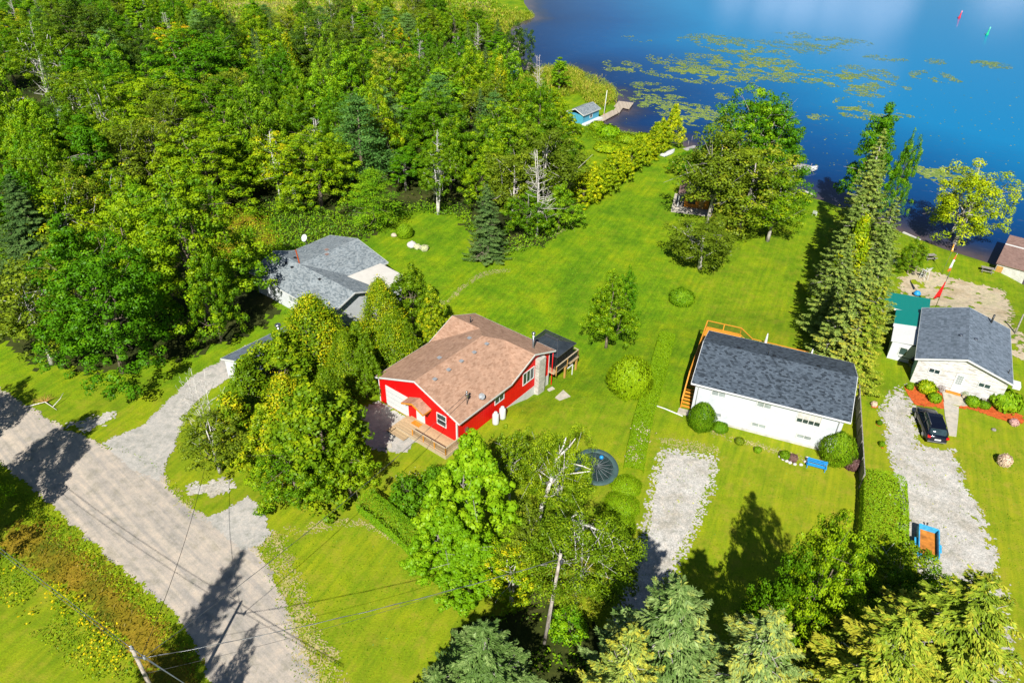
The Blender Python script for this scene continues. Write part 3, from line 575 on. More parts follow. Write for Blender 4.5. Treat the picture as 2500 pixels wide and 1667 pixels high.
# front deck
dk = MB(); dk.box(5.0, 12.3, -2.35, -.01, .36, .46); dk.build('front_deck', M['tan'], red)
dk = MB(); dk.box(4.9, 7.0, -3.3, -2.36, .16, .24); dk.box(4.4, 4.99, -3.3, -.05, .16, .24); dk.build('deck_step', M['tan'], red); dk = MB(); dk.box(5.0, 12.3, -2.42, -2.37, -.1, .44); dk.box(12.28, 12.33, -2.4, -.02, -.1, .44); dk.build('deck_skirt', M['railwood'], red)
rail(red, [(7.4, -2.25), (12.2, -2.25), (12.2, -.1)], .46, .95, 'railwood', 'newwood', 'tan')
mt = MB(); mt.box(5.8, 7.0, -.95, -.3, .462, .478); mt.build('door_mat', M['cedarwood'], red)
# rear deck on posts, level with the main floor
dk = MB(); dk.box(-.3, 12.6, 16.65, 19.6, .15, .33); dk.box(8.4, 12.9, 19.6, 21.6, .15, .33); dk.build('rear_deck', M['tan'], red)
rail(red, [(-.3, 16.9), (-.3, 19.5), (8.4, 19.5)], .33, 1.05, 'railwood', 'oldwood', 'grey'); rail(red, [(12.8, 16.8), (12.8, 21.5), (8.5, 21.5)], .33, 1.05, 'railwood', 'oldwood', 'black')
for (a, b) in ((12.7, 18.9), (12.7, 21.4), (8.5, 21.4), (4, 19.4), (-.2, 19.4)):
    p_ = MB(); p_.box(a - .1, a + .1, b - .1, b + .1, -3.2, .15); p_.build('deck_post', M['oldwood'], red)
p_ = MB(); p_.box(13.0, 13.1, 20.0, 20.1, -2.4, .1); p_.box(13.0, 13.1, 18.9, 20.1, .0, .1); p_.box(13.0, 15.0, 20.0, 20.1, -2.42, -2.32); p_.build('downspout', M['trim'], red)
p_ = MB(); p_.tube([(12.2, 16.75, 3.2), (12.2, 16.75, .2), (12.25, 16.7, -1.6), (12.25, 16.6, -1.8)], [.05] * 4, 6); p_.tube([(12.2, 16.5, -1.75), (15.0, 14.6, -1.9)], [.07, .07], 6); p_.build('red_downspout', M['redtrim'], red)
sl_ = MB(); sl_.box(8.0, 13.6, 16.7, 21.4, -3.0, -2.12); sl_.build('patio_slab', M['slate'], red)
m_ = MB(); m_.box(W_ + .005, W_ + .2, 1.2, 1.6, 1.1, 1.6); m_.build('electric_meter', M['steel'], red)
m_ = MB(); m_.tube([(11.3, 2.2, 3.6), (11.3, 2.2, 5.6)], [.05, .05], 8); m_.lathe([(.1, 0), (.14, .06), (.1, .2), (.02, .25)], 10, (11.3, 2.2, 5.55)); m_.box(11.15, 11.45, 2.1, 2.3, 5.0, 5.35); m_.build('service_mast', M['steel'], red)
rot = Matrix.Rotation(rz, 4, 'Z'); RL = lambda u_, v_, z_=0: tuple(np.array(rot @ Vector((u_, v_, z_))) + np.array((loc[0], loc[1], 0)))
RL_MAST = RL(11.3, 2.2, 5.5)
dish(RL(11.9, 4.0, 3.7), 'round grey satellite dish on the lower eave of the red house roof', .36, 'grey', 200)
# gazebo on the rear deck
gl_ = RL(10.3, 19.1, .33); gzb = thing('gazebo', 'black hard top gazebo with screened sides on the rear deck', 'gazebo', gl_, rz)
a, b = 2.35, 2.0; zt, zr = 2.15, 3.0; mb = MB()
rd = .9
mb.slab([(-a, -b, zt), (a, -b, zt), (rd, 0, zr), (-rd, 0, zr)], .05); mb.slab([(a, b, zt), (-a, b, zt), (-rd, 0, zr), (rd, 0, zr)], .05); mb.slab([(a, -b, zt), (a, b, zt), (rd, 0, zr)], .05); mb.slab([(-a, b, zt), (-a, -b, zt), (-rd, 0, zr)], .05)
M['gzroof'] = paint('smoked_panels', (.035, .045, .055), .25, .25, .8, 0, .6); mb.build('canopy', M['gzroof'], gzb)
mb = MB()
for s_ in (-1, 1):
    for e in (-1, 1): mb.bar((s_ * a, e * b, zt + .03), (s_ * rd, 0, zr + .03), .05, .04)
    for q in (-.6, .1, .75): mb.bar((q * 1.3, s_ * b, zt + .03), (q * .9, 0, zr + .02), .03, .03)
    mb.bar((-a, s_ * b, zt), (a, s_ * b, zt), .07, .08); mb.bar((s_ * a, -b, zt), (s_ * a, b, zt), .07, .08); mb.bar((-a * .62, s_ * b * .5, zt + .46), (a * .62, s_ * b * .5, zt + .46), .03, .03)
mb.box(-rd - .1, rd + .1, -.16, .16, zr + .02, zr + .12); mb.build('roof_frame', M['darkgrey'], gzb)
for s_ in (-1, 1):
    for e in (-1, 1): p_ = MB(); p_.box(s_ * 2.05 - .06, s_ * 2.05 + .06, e * 1.75 - .06, e * 1.75 + .06, 0, zt); p_.build('post', M['black'], gzb)
mb = MB()
for i in range(24): x = -2.0 + 4.0 * i / 24; mb.box(x, x + .12, -1.78 + .05 * (i % 2), -1.75 + .05 * (i % 2), .05, 2.05); mb.box(x, x + .12, 1.72 + .05 * (i % 2), 1.75 + .05 * (i % 2), .05, 2.05)
for i in range(20): y = -1.7 + 3.4 * i / 20; mb.box(2.0 + .05 * (i % 2), 2.03 + .05 * (i % 2), y, y + .12, .05, 2.05)
mb.build('screen_curtain', M['black'], gzb)
# propane tanks, heat pump box
for k, (u_, v_, lb) in enumerate(((12.75, 5.3, 'white propane tank standing nearer the front of the red side wall'), (12.75, 6.5, 'white propane tank standing next to the window side of the red wall'))):
    p = RL(u_, v_); t = thing('propane_tank', lb, 'propane tank', (p[0], p[1], h1(p[0], p[1])), 0, 'propane tanks beside the red house')
    mb = MB(); mb.lathe([(.28, 0), (.30, .06), (.37, .12), (.38, .3), (.38, 1.25), (.34, 1.42), (.22, 1.52), (.05, 1.56)], 20); mb.build('tank', M['white'], t); mb = MB(); mb.lathe([(.2, 1.5), (.2, 1.68), (.16, 1.74), (.03, 1.76)], 14); mb.build('valve_cap', M['trim'], t)
p = RL(12.8, .9); t = thing('heat_pump', 'grey outdoor heat pump box below the electric meter', 'air conditioner', (p[0], p[1], h1(p[0], p[1])), rz); mb = MB(); mb.box(-.25, .35, -.4, .4, .05, .75); mb.build('casing', M['grey'], t, .02); mb = MB(); mb.lathe([(.26, .755), (.26, .775)], 18); mb.build('fan_grille', M['black'], t)
def px3(name, sx, sy, k): return ((sx + 0) / S, sy / S)
k6 = 6.03; q6 = lambda x, y: ((1150 + x / k6) / S, (740 + y / k6) / S)
pad('concrete_slab', 'cracked concrete square with a sandy patch in the lawn below the red downspout', [q6(1355, 1310), q6(1518, 1405), q6(1410, 1495), q6(1240, 1400)], top=.05)
pad('stepping_slab', 'small pale slab beside the patio at the red house corner', [q6(1195, 1240), q6(1255, 1270), q6(1160, 1310), q6(1120, 1280)], top=.05)
pad('paving_block', 'pale concrete block lying in the shade of the red house gravel yard', [((900 + x / 7.127) / S, (900 + y / 7.127) / S) for x, y in ((195, 1325), (400, 1310), (405, 1380), (190, 1390))], top=.12)

# ================================================================== CHARCOAL ROOF BUNGALOW
loc, rz = hbase(21.38, 67.07, 111.4)
bun = thing('white_bungalow', 'long white bungalow with a charcoal shingle roof and basement windows', 'house', loc, rz)
rotb = Matrix.Rotation(rz, 4, 'Z'); BLc = lambda u_, v_, z_=0, loc=loc: tuple(np.array(rotb @ Vector((u_, v_, z_))) + np.array((loc[0], loc[1], 0)))
bw, v0, v1, ez, rzz, vm = 15.4, -2.7, 7.9, 4.85, 6.85, 2.61
w = MB(); w.box(0, bw, v0, v1, -.05, 4.76); w.poly([(0, v0, 4.76), (0, v1, 4.76), (0, vm, 6.6)]); w.poly([(bw, v0, 4.76), (bw, vm, 6.6), (bw, v1, 4.76)]); w.build('wall', M['whitewall'], bun)
f_ = MB(); f_.box(-.04, bw + .04, v0 - .05, v0 - .004, -2.5, .32); f_.box(-.05, -.004, v0, v1, -2.9, .32); f_.box(bw + .004, bw + .05, v0, v1, -2.9, .32); f_.box(-.04, bw + .04, v1 + .004, v1 + .05, -2.9, .32); f_.build('foundation', M['dirtywhite'], bun)
ra, rb, rc, rd_ = -.52, 16.0, -3.05, 8.3
A_, B_, C_, D_, E_, G_ = (ra, rc, ez), (rb, rc, ez), (rb, vm, rzz), (ra, vm, rzz), (rb, rd_, ez), (ra, rd_, ez)
roof(bun, [[A_, B_, C_, D_], [D_, C_, E_, G_]], 'roof_slate', .18, edges=[(A_, B_), (B_, C_), (C_, E_), (E_, G_), (G_, D_), (D_, A_)])
mb = MB(); mb.box(ra, rb, rc - .11, rc - .03, ez - .15, ez - .05); mb.build('gutter', M['trim'], bun); 
for xx in (.35, 15.0): mb = MB(); mb.tube([(xx, rc, ez - .2), (xx, v0 - .1, ez - .5), (xx, v0 - .1, .3)], [.045] * 3, 6); mb.build('downspout', M['trim'], bun)
for u_, ww in ((2.55, 1.4), (7.4, 1.4)): window(bun, u_, v0, 3.75, ww, .6, 'u', -1, 2, 'glass_pale')
window(bun, 12.1, v0, 3.05, 2.3, 1.25, 'u', -1, 4, 'glass'); bl_ = MB(); bl_.box(10.97, 13.23, v0 - .05, v0 - .025, 3.55, 4.28); bl_.build('roller_blind', M['dirtywhite'], bun)
for u_ in (2.6, 7.4, 12.15): window(bun, u_, v0, 1.0, 1.4, .45, 'u', -1, 2, 'glass_pale')
for u_ in (3.4, 7.3, 12.0): vent(bun, u_, vm + .5, rzz - .28, .36, 'black')
mb = MB(); mb.tube([(6.6, vm + .35, rzz - .2), (6.6, vm + .35, rzz + .5)], [.05, .05], 6); mb.build('vent_pipe', M['black'], bun)
# side stair and walkway, upper deck and lower deck behind
mb = MB()
nst = 8
for i in range(nst): mb.box(-1.2, -.12, -1.6 + i * .36, -1.26 + i * .36, .2 + i * .24, .25 + i * .24)
mb.build('stair_tread', M['newwood'], bun); mb = MB()
for s_ in (-1.24, -.08): mb.bar((s_, -1.7, .1), (s_, 1.4, 2.1), .05, .28)
mb.build('stair_stringer', M['newwood'], bun)
mb = MB(); mb.box(-1.25, -.06, 1.3, 8.2, 2.06, 2.2); mb.box(-1.25, 3.2, 8.2, 13.2, 2.06, 2.2); mb.build('upper_deck', M['newwood'], bun)
mb = MB(); mb.box(4.3, 15.6, 8.1, 13.0, .1, .24); mb.build('lower_deck', M['newwood'], bun)
rail(bun, [(-1.25, -1.65, .2), (-1.25, 1.3, 2.2), (-1.25, 13.1, 2.2), (3.0, 13.1, 2.2), (4.6, 13.1, 1.0), (15.6, 13.0, .9)], 2.2, 1.05, 'newwood', 'newwood', 'black', sp=.14)
for a, b in ((-1.2, 13.1), (3.0, 13.1), (-1.2, 8.2), (3.0, 8.6), (-1.2, 4.5)): p_ = MB(); p_.box(a - .07, a + .07, b - .07, b + .07, -3, 2.06); p_.build('deck_post', M['newwood'], bun)
p = BLc(-.7, -2.3); pd = MB(); pd.box(-.7, .55, -.5, .5, -.1, .1); o_ = pd.build('stair_slab', M['concrete']); o_.location = (p[0], p[1], h1(p[0], p[1])); o_.rotation_euler = (0, 0, rz); tag(o_, 'pale concrete slab at the foot of the orange wooden stair', 'slab')
for k, (u_, v_, lb) in enumerate(((6.2, 11.6, 'closed off white patio umbrella behind the charcoal roof, nearer the deck gate'), (11.6, 10.8, 'short closed white patio umbrella behind the charcoal roof, right of the taller one'))):
    p = BLc(u_, v_, .24); t = thing('patio_umbrella', lb, 'umbrella', p, 0, 'closed umbrellas on the bungalow deck'); hU = 4.0 if k == 0 else 3.7
    mb = MB(); mb.tube([(0, 0, 0), (0, 0, hU + .1)], [.03, .03], 8); mb.lathe([(.3, 0), (.3, .08), (.05, .12)], 14); mb.build('pole', M['darkgrey'], t); mb = MB(); mb.lathe([(.16, hU - 2.1), (.22, hU - 1.9), (.17, hU - 1.2), (.13, hU - .6), (.04, hU)], 8); mb.build('canopy', M['trim'], t)
p = BLc(-2.9, -2.6); mb = MB(); mb.tube([(-1.9, .2, .06), (0, 0, .06), (2.2, -.5, .06)], [.07] * 3, 8); o_ = mb.build('drain_pipe', M['trim']); o_.location = (p[0], p[1], h1(p[0], p[1])); o_.rotation_euler = (0, 0, rz); tag(o_, 'long white drain pipe lying on the lawn by the stair slab', 'pipe')

# ================================================================== WORN WHITE COTTAGE
loc, rz = hbase(48.65, 72.06, 117.1)
cot = thing('white_cottage', 'worn white clapboard cottage with a blue grey gable roof and flower beds', 'house', loc, rz)
rotc = Matrix.Rotation(rz, 4, 'Z'); CL = lambda u_, v_, z_=0, loc=loc: tuple(np.array(rotc @ Vector((u_, v_, z_))) + np.array((loc[0], loc[1], 0)))
cw, c0, c1_, ez, rzz, um = 9.5, .15, 12.6, 3.55, 5.2, 4.68
w = MB(); w.poly([(0, c0, -.5), (cw, c0, -.5), (cw, c0, 3.5), (um, c0, 5.05), (0, c0, 3.5)]); w.poly([(0, c1_, -2.5), (0, c1_, 3.5), (um, c1_, 5.05), (cw, c1_, 3.5), (cw, c1_, -2.5)]); w.poly([(cw, c0, -2.5), (cw, c1_, -2.5), (cw, c1_, 3.5), (cw, c0, 3.5)]); w.build('wall', M['wornwall'], cot)
w = MB(); w.poly([(0, c0, -2.5), (0, c0, 3.5), (0, c1_, 3.5), (0, c1_, -2.5)]); w.build('side_wall', M['tealwall'], cot)
a0, a1, b0, b1 = -.45, 9.85, -.25, 12.95
q = [(a0, b0, ez), (um, b0, rzz), (um, b1, rzz), (a0, b1, ez)]; q2 = [(um, b0, rzz), (a1, b0, ez), (a1, b1, ez), (um, b1, rzz)]
roof(cot, [q, q2], 'roof_blue', .16, edges=[(q[0], q[1]), (q2[0], q2[1]), (q2[1], q2[2]), (q2[2], q2[3]), (q[2], q[3]), (q[3], q[0])])
window(cot, 2.0, c0, 2.08, 1.1, .52, 'u', -1, 2); window(cot, 7.36, c0, 1.95, 1.15, .5, 'u', -1, 2)
d_ = MB(); d_.box(4.3, 5.3, c0 - .06, c0 - .004, .35, 2.85); dd = d_.build('door', M['trim'], cot); d_ = MB(); d_.box(4.48, 5.1, c0 - .075, c0 - .062, 1.45, 2.65); d_.build('door_glass', M['glass_pale'], dd)
d_ = MB()
for k in range(1, 4): d_.box(4.48, 5.1, c0 - .085, c0 - .077, 1.44 + k * .3, 1.47 + k * .3)
for k in range(1, 3): d_.box(4.47 + k * .21, 4.5 + k * .21, c0 - .088, c0 - .078, 1.45, 2.65)
d_.build('muntins', M['trim'], dd)
d_ = MB(); d_.box(3.9, 5.5, c0 - .4, c0 - .02, .1, .28); d_.build('door_step', M['cedarwood'], cot)
for (u_, v_) in ((3.9, 5.4), (5.5, 5.3)): vent(cot, u_, v_, ez + min(u_ + .45, 9.85 - u_) * .325, .36, 'steel')
flue(cot, 9.3, 1.7, 3.7, .5, .06, 'black', False); flue(cot, 7.4, 11.9, 4.2, 1.3, .12, 'black', False)
mb = MB(); mb.box(9.9, 10.7, -.1, 1.1, 2.9, 3.4); mb.build('eave_box', M['trim'], cot, .05)
for u_, lb in ((1.6, 'left'), (7.2, 'right')):
    mb = MB(); mb.lathe([(.05, 0), (.2, .06), (.26, .2), (.24, .25)], 12, (u_ + .7, -.15, .35)); mb.build('wall_planter', M['greywood'], cot)
# annex and green metal roofs on the left
w = MB(); w.box(-3.0, -.02, 4.2, 9.0, -1.5, 2.55); w.build('annex_wall', M['palewall'], cot); window(cot, -1.5, 4.2, 1.0, .8, 1.0, 'u', -1, 1)
def corr(name, c):
    m, n, o = newmat(name); sx = n.nodes.new('ShaderNodeSeparateXYZ'); n.links.new(objc(n), sx.inputs[0]); d = n.nodes.new('ShaderNodeMath'); d.operation = 'MULTIPLY'; d.inputs[1].default_value = 3.3; n.links.new(sx.outputs[1], d.inputs[0])
    f = n.nodes.new('ShaderNodeMath'); f.operation = 'PINGPONG'; f.inputs[1].default_value = .5; n.links.new(d.outputs[0], f.inputs[0]); r = ramp(n, [(.0, tuple(v * .6 for v in c)), (.3, c)]); n.links.new(f.outputs[0], r.inputs[0]); finish(n, o, r.outputs[0], .35, bump(n, f.outputs[0], .6, .03), 0, .5); return m
M['greenmetal'] = corr('green_metal_roofing', (.005, .24, .20))
mb = MB(); mb.slab([(-3.3, 8.6, 2.7), (-.35, 8.6, 3.1), (-.35, 12.4, 3.1), (-3.3, 12.4, 2.7)], .08); mb.build('green_roof_lower', M['greenmetal'], cot)
mb = MB(); mb.slab([(-4.9, 12.5, 2.5), (.6, 12.5, 3.0), (.6, 17.4, 2.9), (-4.9, 17.4, 2.4)], .08); mb.build('green_roof_upper', M['greenmetal'], cot)
mb = MB(); mb.slab([(-3.3, 7.9, 2.62), (-.35, 7.9, 3.0), (-.35, 8.58, 3.05), (-3.3, 8.58, 2.66)], .06); mb.box(-4.9, .6, 12.41, 12.49, 2.5, 2.75); mb.build('white_flashing', M['trim'], cot)
mb = MB(); mb.slab([(-3.2, 4.1, 2.58), (-.1, 4.1, 2.9), (-.1, 7.88, 2.95), (-3.2, 7.88, 2.6)], .06); mb.build('white_roof', M['trim'], cot)
for a, b in ((-4.8, 12.6), (-4.8, 17.3), (.5, 17.3), (-2, 17.3)): mb = MB(); mb.box(a - .06, a + .06, b - .06, b + .06, -3, 2.4); mb.build('post', M['greywood'], cot)

M['cream'] = paint('cream_panels', (.64, .61, .55), .6, .06, .8)
# ================================================================== LIGHT GREY ROOF HOUSE
loc, rz = hbase(-35.64, 89.23, 128.7)
lg = thing('cream_house', 'cream white bungalow with light grey cross gable roof half hidden by cedars', 'house', loc, rz)
ez, rzz = 3.0, 4.6; u0, u1, va, vb, vr = -1.2, 16.2, -.5, 8.4, 3.95; wu0, wu1, wv, wr = -1.9, 11.06, 14.3, 4.6
w = MB(); w.box(-.4, 15.6, 0, 7.9, -1, 2.85); w.box(-1.3, 10.5, 7.9, 13.8, -1.5, 2.85); w.poly([(15.6, 0, 2.85), (15.6, 7.9, 2.85), (15.6, vr, 4.35)][::-1]); w.poly([(-.4, 0, 2.85), (-.4, vr, 4.35), (-.4, 7.9, 2.85)][::-1]); w.poly([(-1.3, 13.8, 2.85), (wr, 13.8, 4.4), (10.5, 13.8, 2.85)]); w.build('wall', M['palewall'], lg)
zc = lambda u_: ez + min(u_ - wu0, wu1 - u_) * (rzz - ez) / 6.48
A_, B_, C_, D_ = (u0, va, ez), (u1, va, ez), (u1, vr, rzz), (u0, vr, rzz); E_ = (u1, vb, ez)
VRr = (wu1, vb, ez); VLl = (u0, vb - .5, ez + .05)
roof(lg, [[A_, B_, C_, D_], [D_, (wr, vr, rzz), (wu0, 8.0, ez + .02), (u0, vb - .6, ez + .1)], [(wr, vr, rzz), C_, E_, VRr], [(wu0, 8.0, ez), (wr, vr, rzz), (wr, wv, rzz), (wu0, wv, ez)], [(wr, vr, rzz), VRr, (wu1, wv, ez), (wr, wv, rzz)]], 'roof_light', .15,
     edges=[(A_, B_), (B_, C_), (C_, E_), (E_, VRr), (VRr, (wu1, wv, ez)), ((wu1, wv, ez), (wr, wv, rzz)), ((wr, wv, rzz), (wu0, wv, ez)), ((wu0, wv, ez), (wu0, 8.0, ez)), (A_, D_)])
mb = MB(); mb.slab([(wu1 - .6, 7.0, 3.42), (16.6, 7.6, 2.95), (15.6, 13.4, 2.75), (wu1 - .4, 13.2, 3.12)], .12); mb.build('sunroom_roof', M['cream'], lg); mb = MB(); mb.box(10.5, 15.3, 7.9, 12.8, -1, 2.7); mb.build('sunroom_wall', M['palewall'], lg)
for a, b in ((2.3, vr + .9), (2.6, vr - .8), (9.8, vr - .7), (4.2, vr - 1)): vent(lg, a, b, rzz - abs(b - vr) * .36 - .05, .36, 'black')
for a, b in ((3.9, 9.2), (5.0, 8.3)): vent(lg, a, b, rzz - .25, .5, 'roof_brown2')
mb = MB(); mb.bar((wr - .2, vr + .1, rzz + .02), (wu0 + .3, 7.7, ez + .15), .16, .03); mb.build('rusty_valley_flashing', M['mulch'], lg)
window(lg, 7.8, 0, 1.5, 1.5, 1.0, 'u', -1, 2, 'glass_pale'); rotl = Matrix.Rotation(rz, 4, 'Z'); LL = lambda u_, v_, z_=0, loc=loc: tuple(np.array(rotl @ Vector((u_, v_, z_))) + np.array((loc[0], loc[1], 0)))
dish(LL(-1.7, 9.6, 3.1), 'oval white satellite dish at the back eave of the light grey roof', .55, 'white', 215, None, 1.2)
# garage in front of it
p0 = un(538 , 875, 2.6); loc, rz = (p0[0], p0[1], 0), R(90 - 128.7)
ga = thing('white_garage', 'small white garage with a metal chimney, mostly hidden behind the cedars', 'garage', loc, rz)
w = MB(); w.box(.3, 5.7, .3, 8.6, -1, 2.5); w.poly([(.3, .3, 2.5), (5.7, .3, 2.5), (3, .3, 3.55)]); w.build('wall', M['palewall'], ga)
roof(ga, [[(0, 0, 2.6), (3, 0, 3.75), (3, 9, 3.75), (0, 9, 2.6)], [(3, 0, 3.75), (6, 0, 2.6), (6, 9, 2.6), (3, 9, 3.75)]], 'roof_blue', .12, edges=[((0, 0, 2.6), (3, 0, 3.75)), ((3, 0, 3.75), (6, 0, 2.6)), ((6, 0, 2.6), (6, 9, 2.6)), ((6, 9, 2.6), (3, 9, 3.75)), ((3, 9, 3.75), (0, 9, 2.6)), ((0, 9, 2.6), (0, 0, 2.6))])
flue(ga, 1.6, 7.2, 3.2, 1.1, .2, 'steel'); d_ = MB(); d_.box(1.2, 4.8, .22, .296, 0, 2.2); d_.build('garage_door', M['trim'], ga)
# ------------------------------------------------------------------ tree masters (built once, then copied)
MAST = {}
def rg(seed): return np.random.default_rng(seed)
def sph(r, n): return nrmz(r.normal(size=(n, 3)))
def crown_broad(seed, H=10., Rr=3.6, z0=.28, nc=95, per=95, leaf=.30, asp=.75, rc=(.17, .30), flat=.92, prof='round', droop=0., fr0=.42):
    """crown of leaf clumps at the ends of limbs: clumps leave gaps, leaves cover each clump's upper side"""
    r = rg(seed); zc = H * (1 + z0) / 2; Rz = H * (1 - z0) / 2
    d = sph(r, nc * 2); d = d[d[:, 2] > -.75][:nc]; fr = fr0 + (1 - fr0) * r.random(len(d)) ** .55
    lob = 1 + .20 * np.sin(3 * np.arctan2(d[:, 1], d[:, 0]) + seed) + .12 * np.sin(5 * d[:, 2] + seed * 2)
    cc = d * fr[:, None] * np.array([Rr, Rr, Rz]) * lob[:, None]
    if prof == 'cone': t = (cc[:, 2] + Rz) / (2 * Rz); k = (1.25 - .95 * t); cc[:, 0] *= k; cc[:, 1] *= k
    if prof == 'dome': t = (cc[:, 2] + Rz) / (2 * Rz); k = (1.22 - .62 * t ** 1.3); cc[:, 0] *= k; cc[:, 1] *= k
    if prof == 'vase': t = (cc[:, 2] + Rz) / (2 * Rz); k = .6 + .6 * t; cc[:, 0] *= k; cc[:, 1] *= k
    cc[:, 2] += zc; rcs = Rr * (rc[0] + (rc[1] - rc[0]) * r.random(len(cc)))
    V = []; T = []
    for c, q in zip(cc, rcs):
        k = int(per * (q / (Rr * rc[1])) ** 1.6) + 12; u = r.normal(size=(k, 3)); u[:, 2] += .3; u = nrmz(u)
        P = c + u * q * (.70 + .40 * r.random((k, 1))) * np.array([1, 1, flat]); N = u + .30 * r.normal(size=(k, 3)); N[:, 2] += .12
        Tn = u * .6 + r.normal(size=(k, 3)) * .7; Tn[:, 2] -= droop
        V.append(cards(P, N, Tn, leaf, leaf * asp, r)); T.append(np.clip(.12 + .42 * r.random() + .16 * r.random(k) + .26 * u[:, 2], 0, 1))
    return np.concatenate(V), np.concatenate(T), cc
def crown_spruce(seed, H=10., Rr=2.3, lv=30, per=22, leaf=.26, wid=.09, z0=.04, droop=.28, asp=1., pw=.85):
    r = rg(seed); P = []; N = []; T = []; tone = []
    for i in range(lv):
        t = (i + r.random() * .6) / lv; z = H * (z0 + (1 - z0) * t); Lb = Rr * (1 - t) ** pw + .08; nb = int(6 + 6 * (1 - t))
        for j in range(nb):
            if r.random() < .13: continue
            a = 2 * math.pi * (j + r.random() * .8) / nb + i * 1.3; L_ = Lb * (.55 + .62 * r.random()); dr = droop * (.7 + .6 * r.random())
            k = int(per * L_ / Rr * 1.4 * asp) + 8; s_ = r.random(k) ** .65; dirv = np.array([math.cos(a), math.sin(a), 0]); lat = np.array([-dirv[1], dirv[0], 0])
            sp_ = (r.random(k) - .5) * 2; wdt = .42 * L_ * (1.05 - s_); zz = z + H * .02 - dr * L_ * s_ * 1.1 + .22 * L_ * s_ ** 3
            p = dirv * (L_ * s_)[:, None] + lat * (sp_ * wdt)[:, None]; p[:, 2] = zz - .12 * np.abs(sp_) * wdt + .05 * r.normal(size=k)
            P.append(p); tn = dirv + lat * (sp_ * .9)[:, None] + .25 * r.normal(size=(k, 3)); tn[:, 2] -= .15; T.append(tn)
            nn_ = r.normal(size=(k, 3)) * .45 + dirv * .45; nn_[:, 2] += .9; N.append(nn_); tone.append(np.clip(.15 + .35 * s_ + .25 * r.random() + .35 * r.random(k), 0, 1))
    k = 60; z = H * (.94 + .07 * r.random(k)); P.append(np.stack([.06 * r.normal(size=k), .06 * r.normal(size=k), z], 1)); T.append(np.tile([0, 0, 1.], (k, 1)) + .3 * r.normal(size=(k, 3))); N.append(sph(r, k)); tone.append(.5 + .5 * r.random(k))
    P, N, T, tone = map(np.concatenate, (P, N, T, tone)); return cards(P, N, T, leaf, wid, r), tone, None
def crown_cedar(seed, H=8., Rr=1.7, n=190, per=34, leaf=.24, wid=.12, z0=.02, fat=.75):
    r = rg(seed); V = []; T = []; cc = []
    for i in range(n):
        t = r.random() ** .85; a = r.random() * 6.283; pr = (1 - t) ** fat * (.55 + .45 * min(1, t * 7)); q = Rr * pr * (.72 + .32 * r.random()) * (1 + .14 * math.sin(3 * a + seed))
        c = np.array([math.cos(a) * q, math.sin(a) * q, H * (z0 + (.97 - z0) * t)]); cc.append(c); k = int(per * (.6 + .7 * r.random())); out = np.array([math.cos(a), math.sin(a), 0])
        u = r.normal(size=(k, 3)) * np.array([.17, .17, .30]) * Rr * .62 * (.6 + .6 * (1 - t)); up = r.random(k)
        P = c + u + out * .12 * Rr * up[:, None]; P[:, 2] += .22 * up; N = out * .9 + .55 * r.normal(size=(k, 3)); N[:, 2] += .35; Tn = np.array([0, 0, 1.]) + out * .5 + .35 * r.normal(size=(k, 3))
        V.append(cards(P, N, Tn, leaf, wid, r)); T.append(np.clip(-.05 + .85 * r.random() + .3 * r.random(k), 0, 1))
    k = 70; z = H * (.88 + .12 * r.random(k)); P = np.stack([.09 * Rr * r.normal(size=k), .09 * Rr * r.normal(size=k), z], 1); V.append(cards(P, sph(r, k), np.tile([0, 0, 1.], (k, 1)) + .3 * r.normal(size=(k, 3)), leaf, wid, r)); T.append(.5 + .5 * r.random(k))
    return np.concatenate(V), np.concatenate(T), None
def crown_pine(seed, H=14., Rr=3.8, lv=13, leaf=.30, wid=.10, z0=.15, per=60):
    r = rg(seed); V = []; T = []
    for i in range(lv):
        t = i / (lv - 1); z = H * (z0 + (.93 - z0) * t); Lb = Rr * (1 - t) ** .6 * (.6 + .4 * min(1, t * 5)) + .35; nb = int(5 + 2 * r.random())
        for j in range(nb):
            a = 6.283 * (j + .7 * r.random()) / nb + i * 2.1; L_ = Lb * (.65 + .45 * r.random()); dirv = np.array([math.cos(a), math.sin(a), 0])
            for s_ in (.45, .7, .92):
                if r.random() < .12: continue
                c = dirv * L_ * s_ + r.normal(size=3) * .18; c[2] = z + .12 * L_ * s_ ** 2 + .15 * r.normal(); q = (.22 + .16 * r.random()) * Rr * .85 * (1 - .35 * t)
                k = int(per * (.6 + .6 * r.random())); u = r.normal(size=(k, 3)) * .55; P = c + u * q * np.array([1, 1, .26]); P[:, 2] += .1 * r.random(k)
                N = .45 * r.normal(size=(k, 3)) + dirv * .2; N[:, 2] += 1; Tn = u + dirv * .6; Tn[:, 2] += .5; V.append(cards(P, N, Tn, leaf, wid, r)); T.append(np.clip(.2 + .4 * r.random() + .4 * r.random(k), 0, 1))
    k = 90; z = H * (.9 + .1 * r.random(k)); P = np.stack([.2 * r.normal(size=k), .2 * r.normal(size=k), z], 1); V.append(cards(P, sph(r, k), np.tile([0, 0, 1.], (k, 1)) + .5 * r.normal(size=(k, 3)), leaf, wid, r)); T.append(.5 + .5 * r.random(k))
    return np.concatenate(V), np.concatenate(T), None
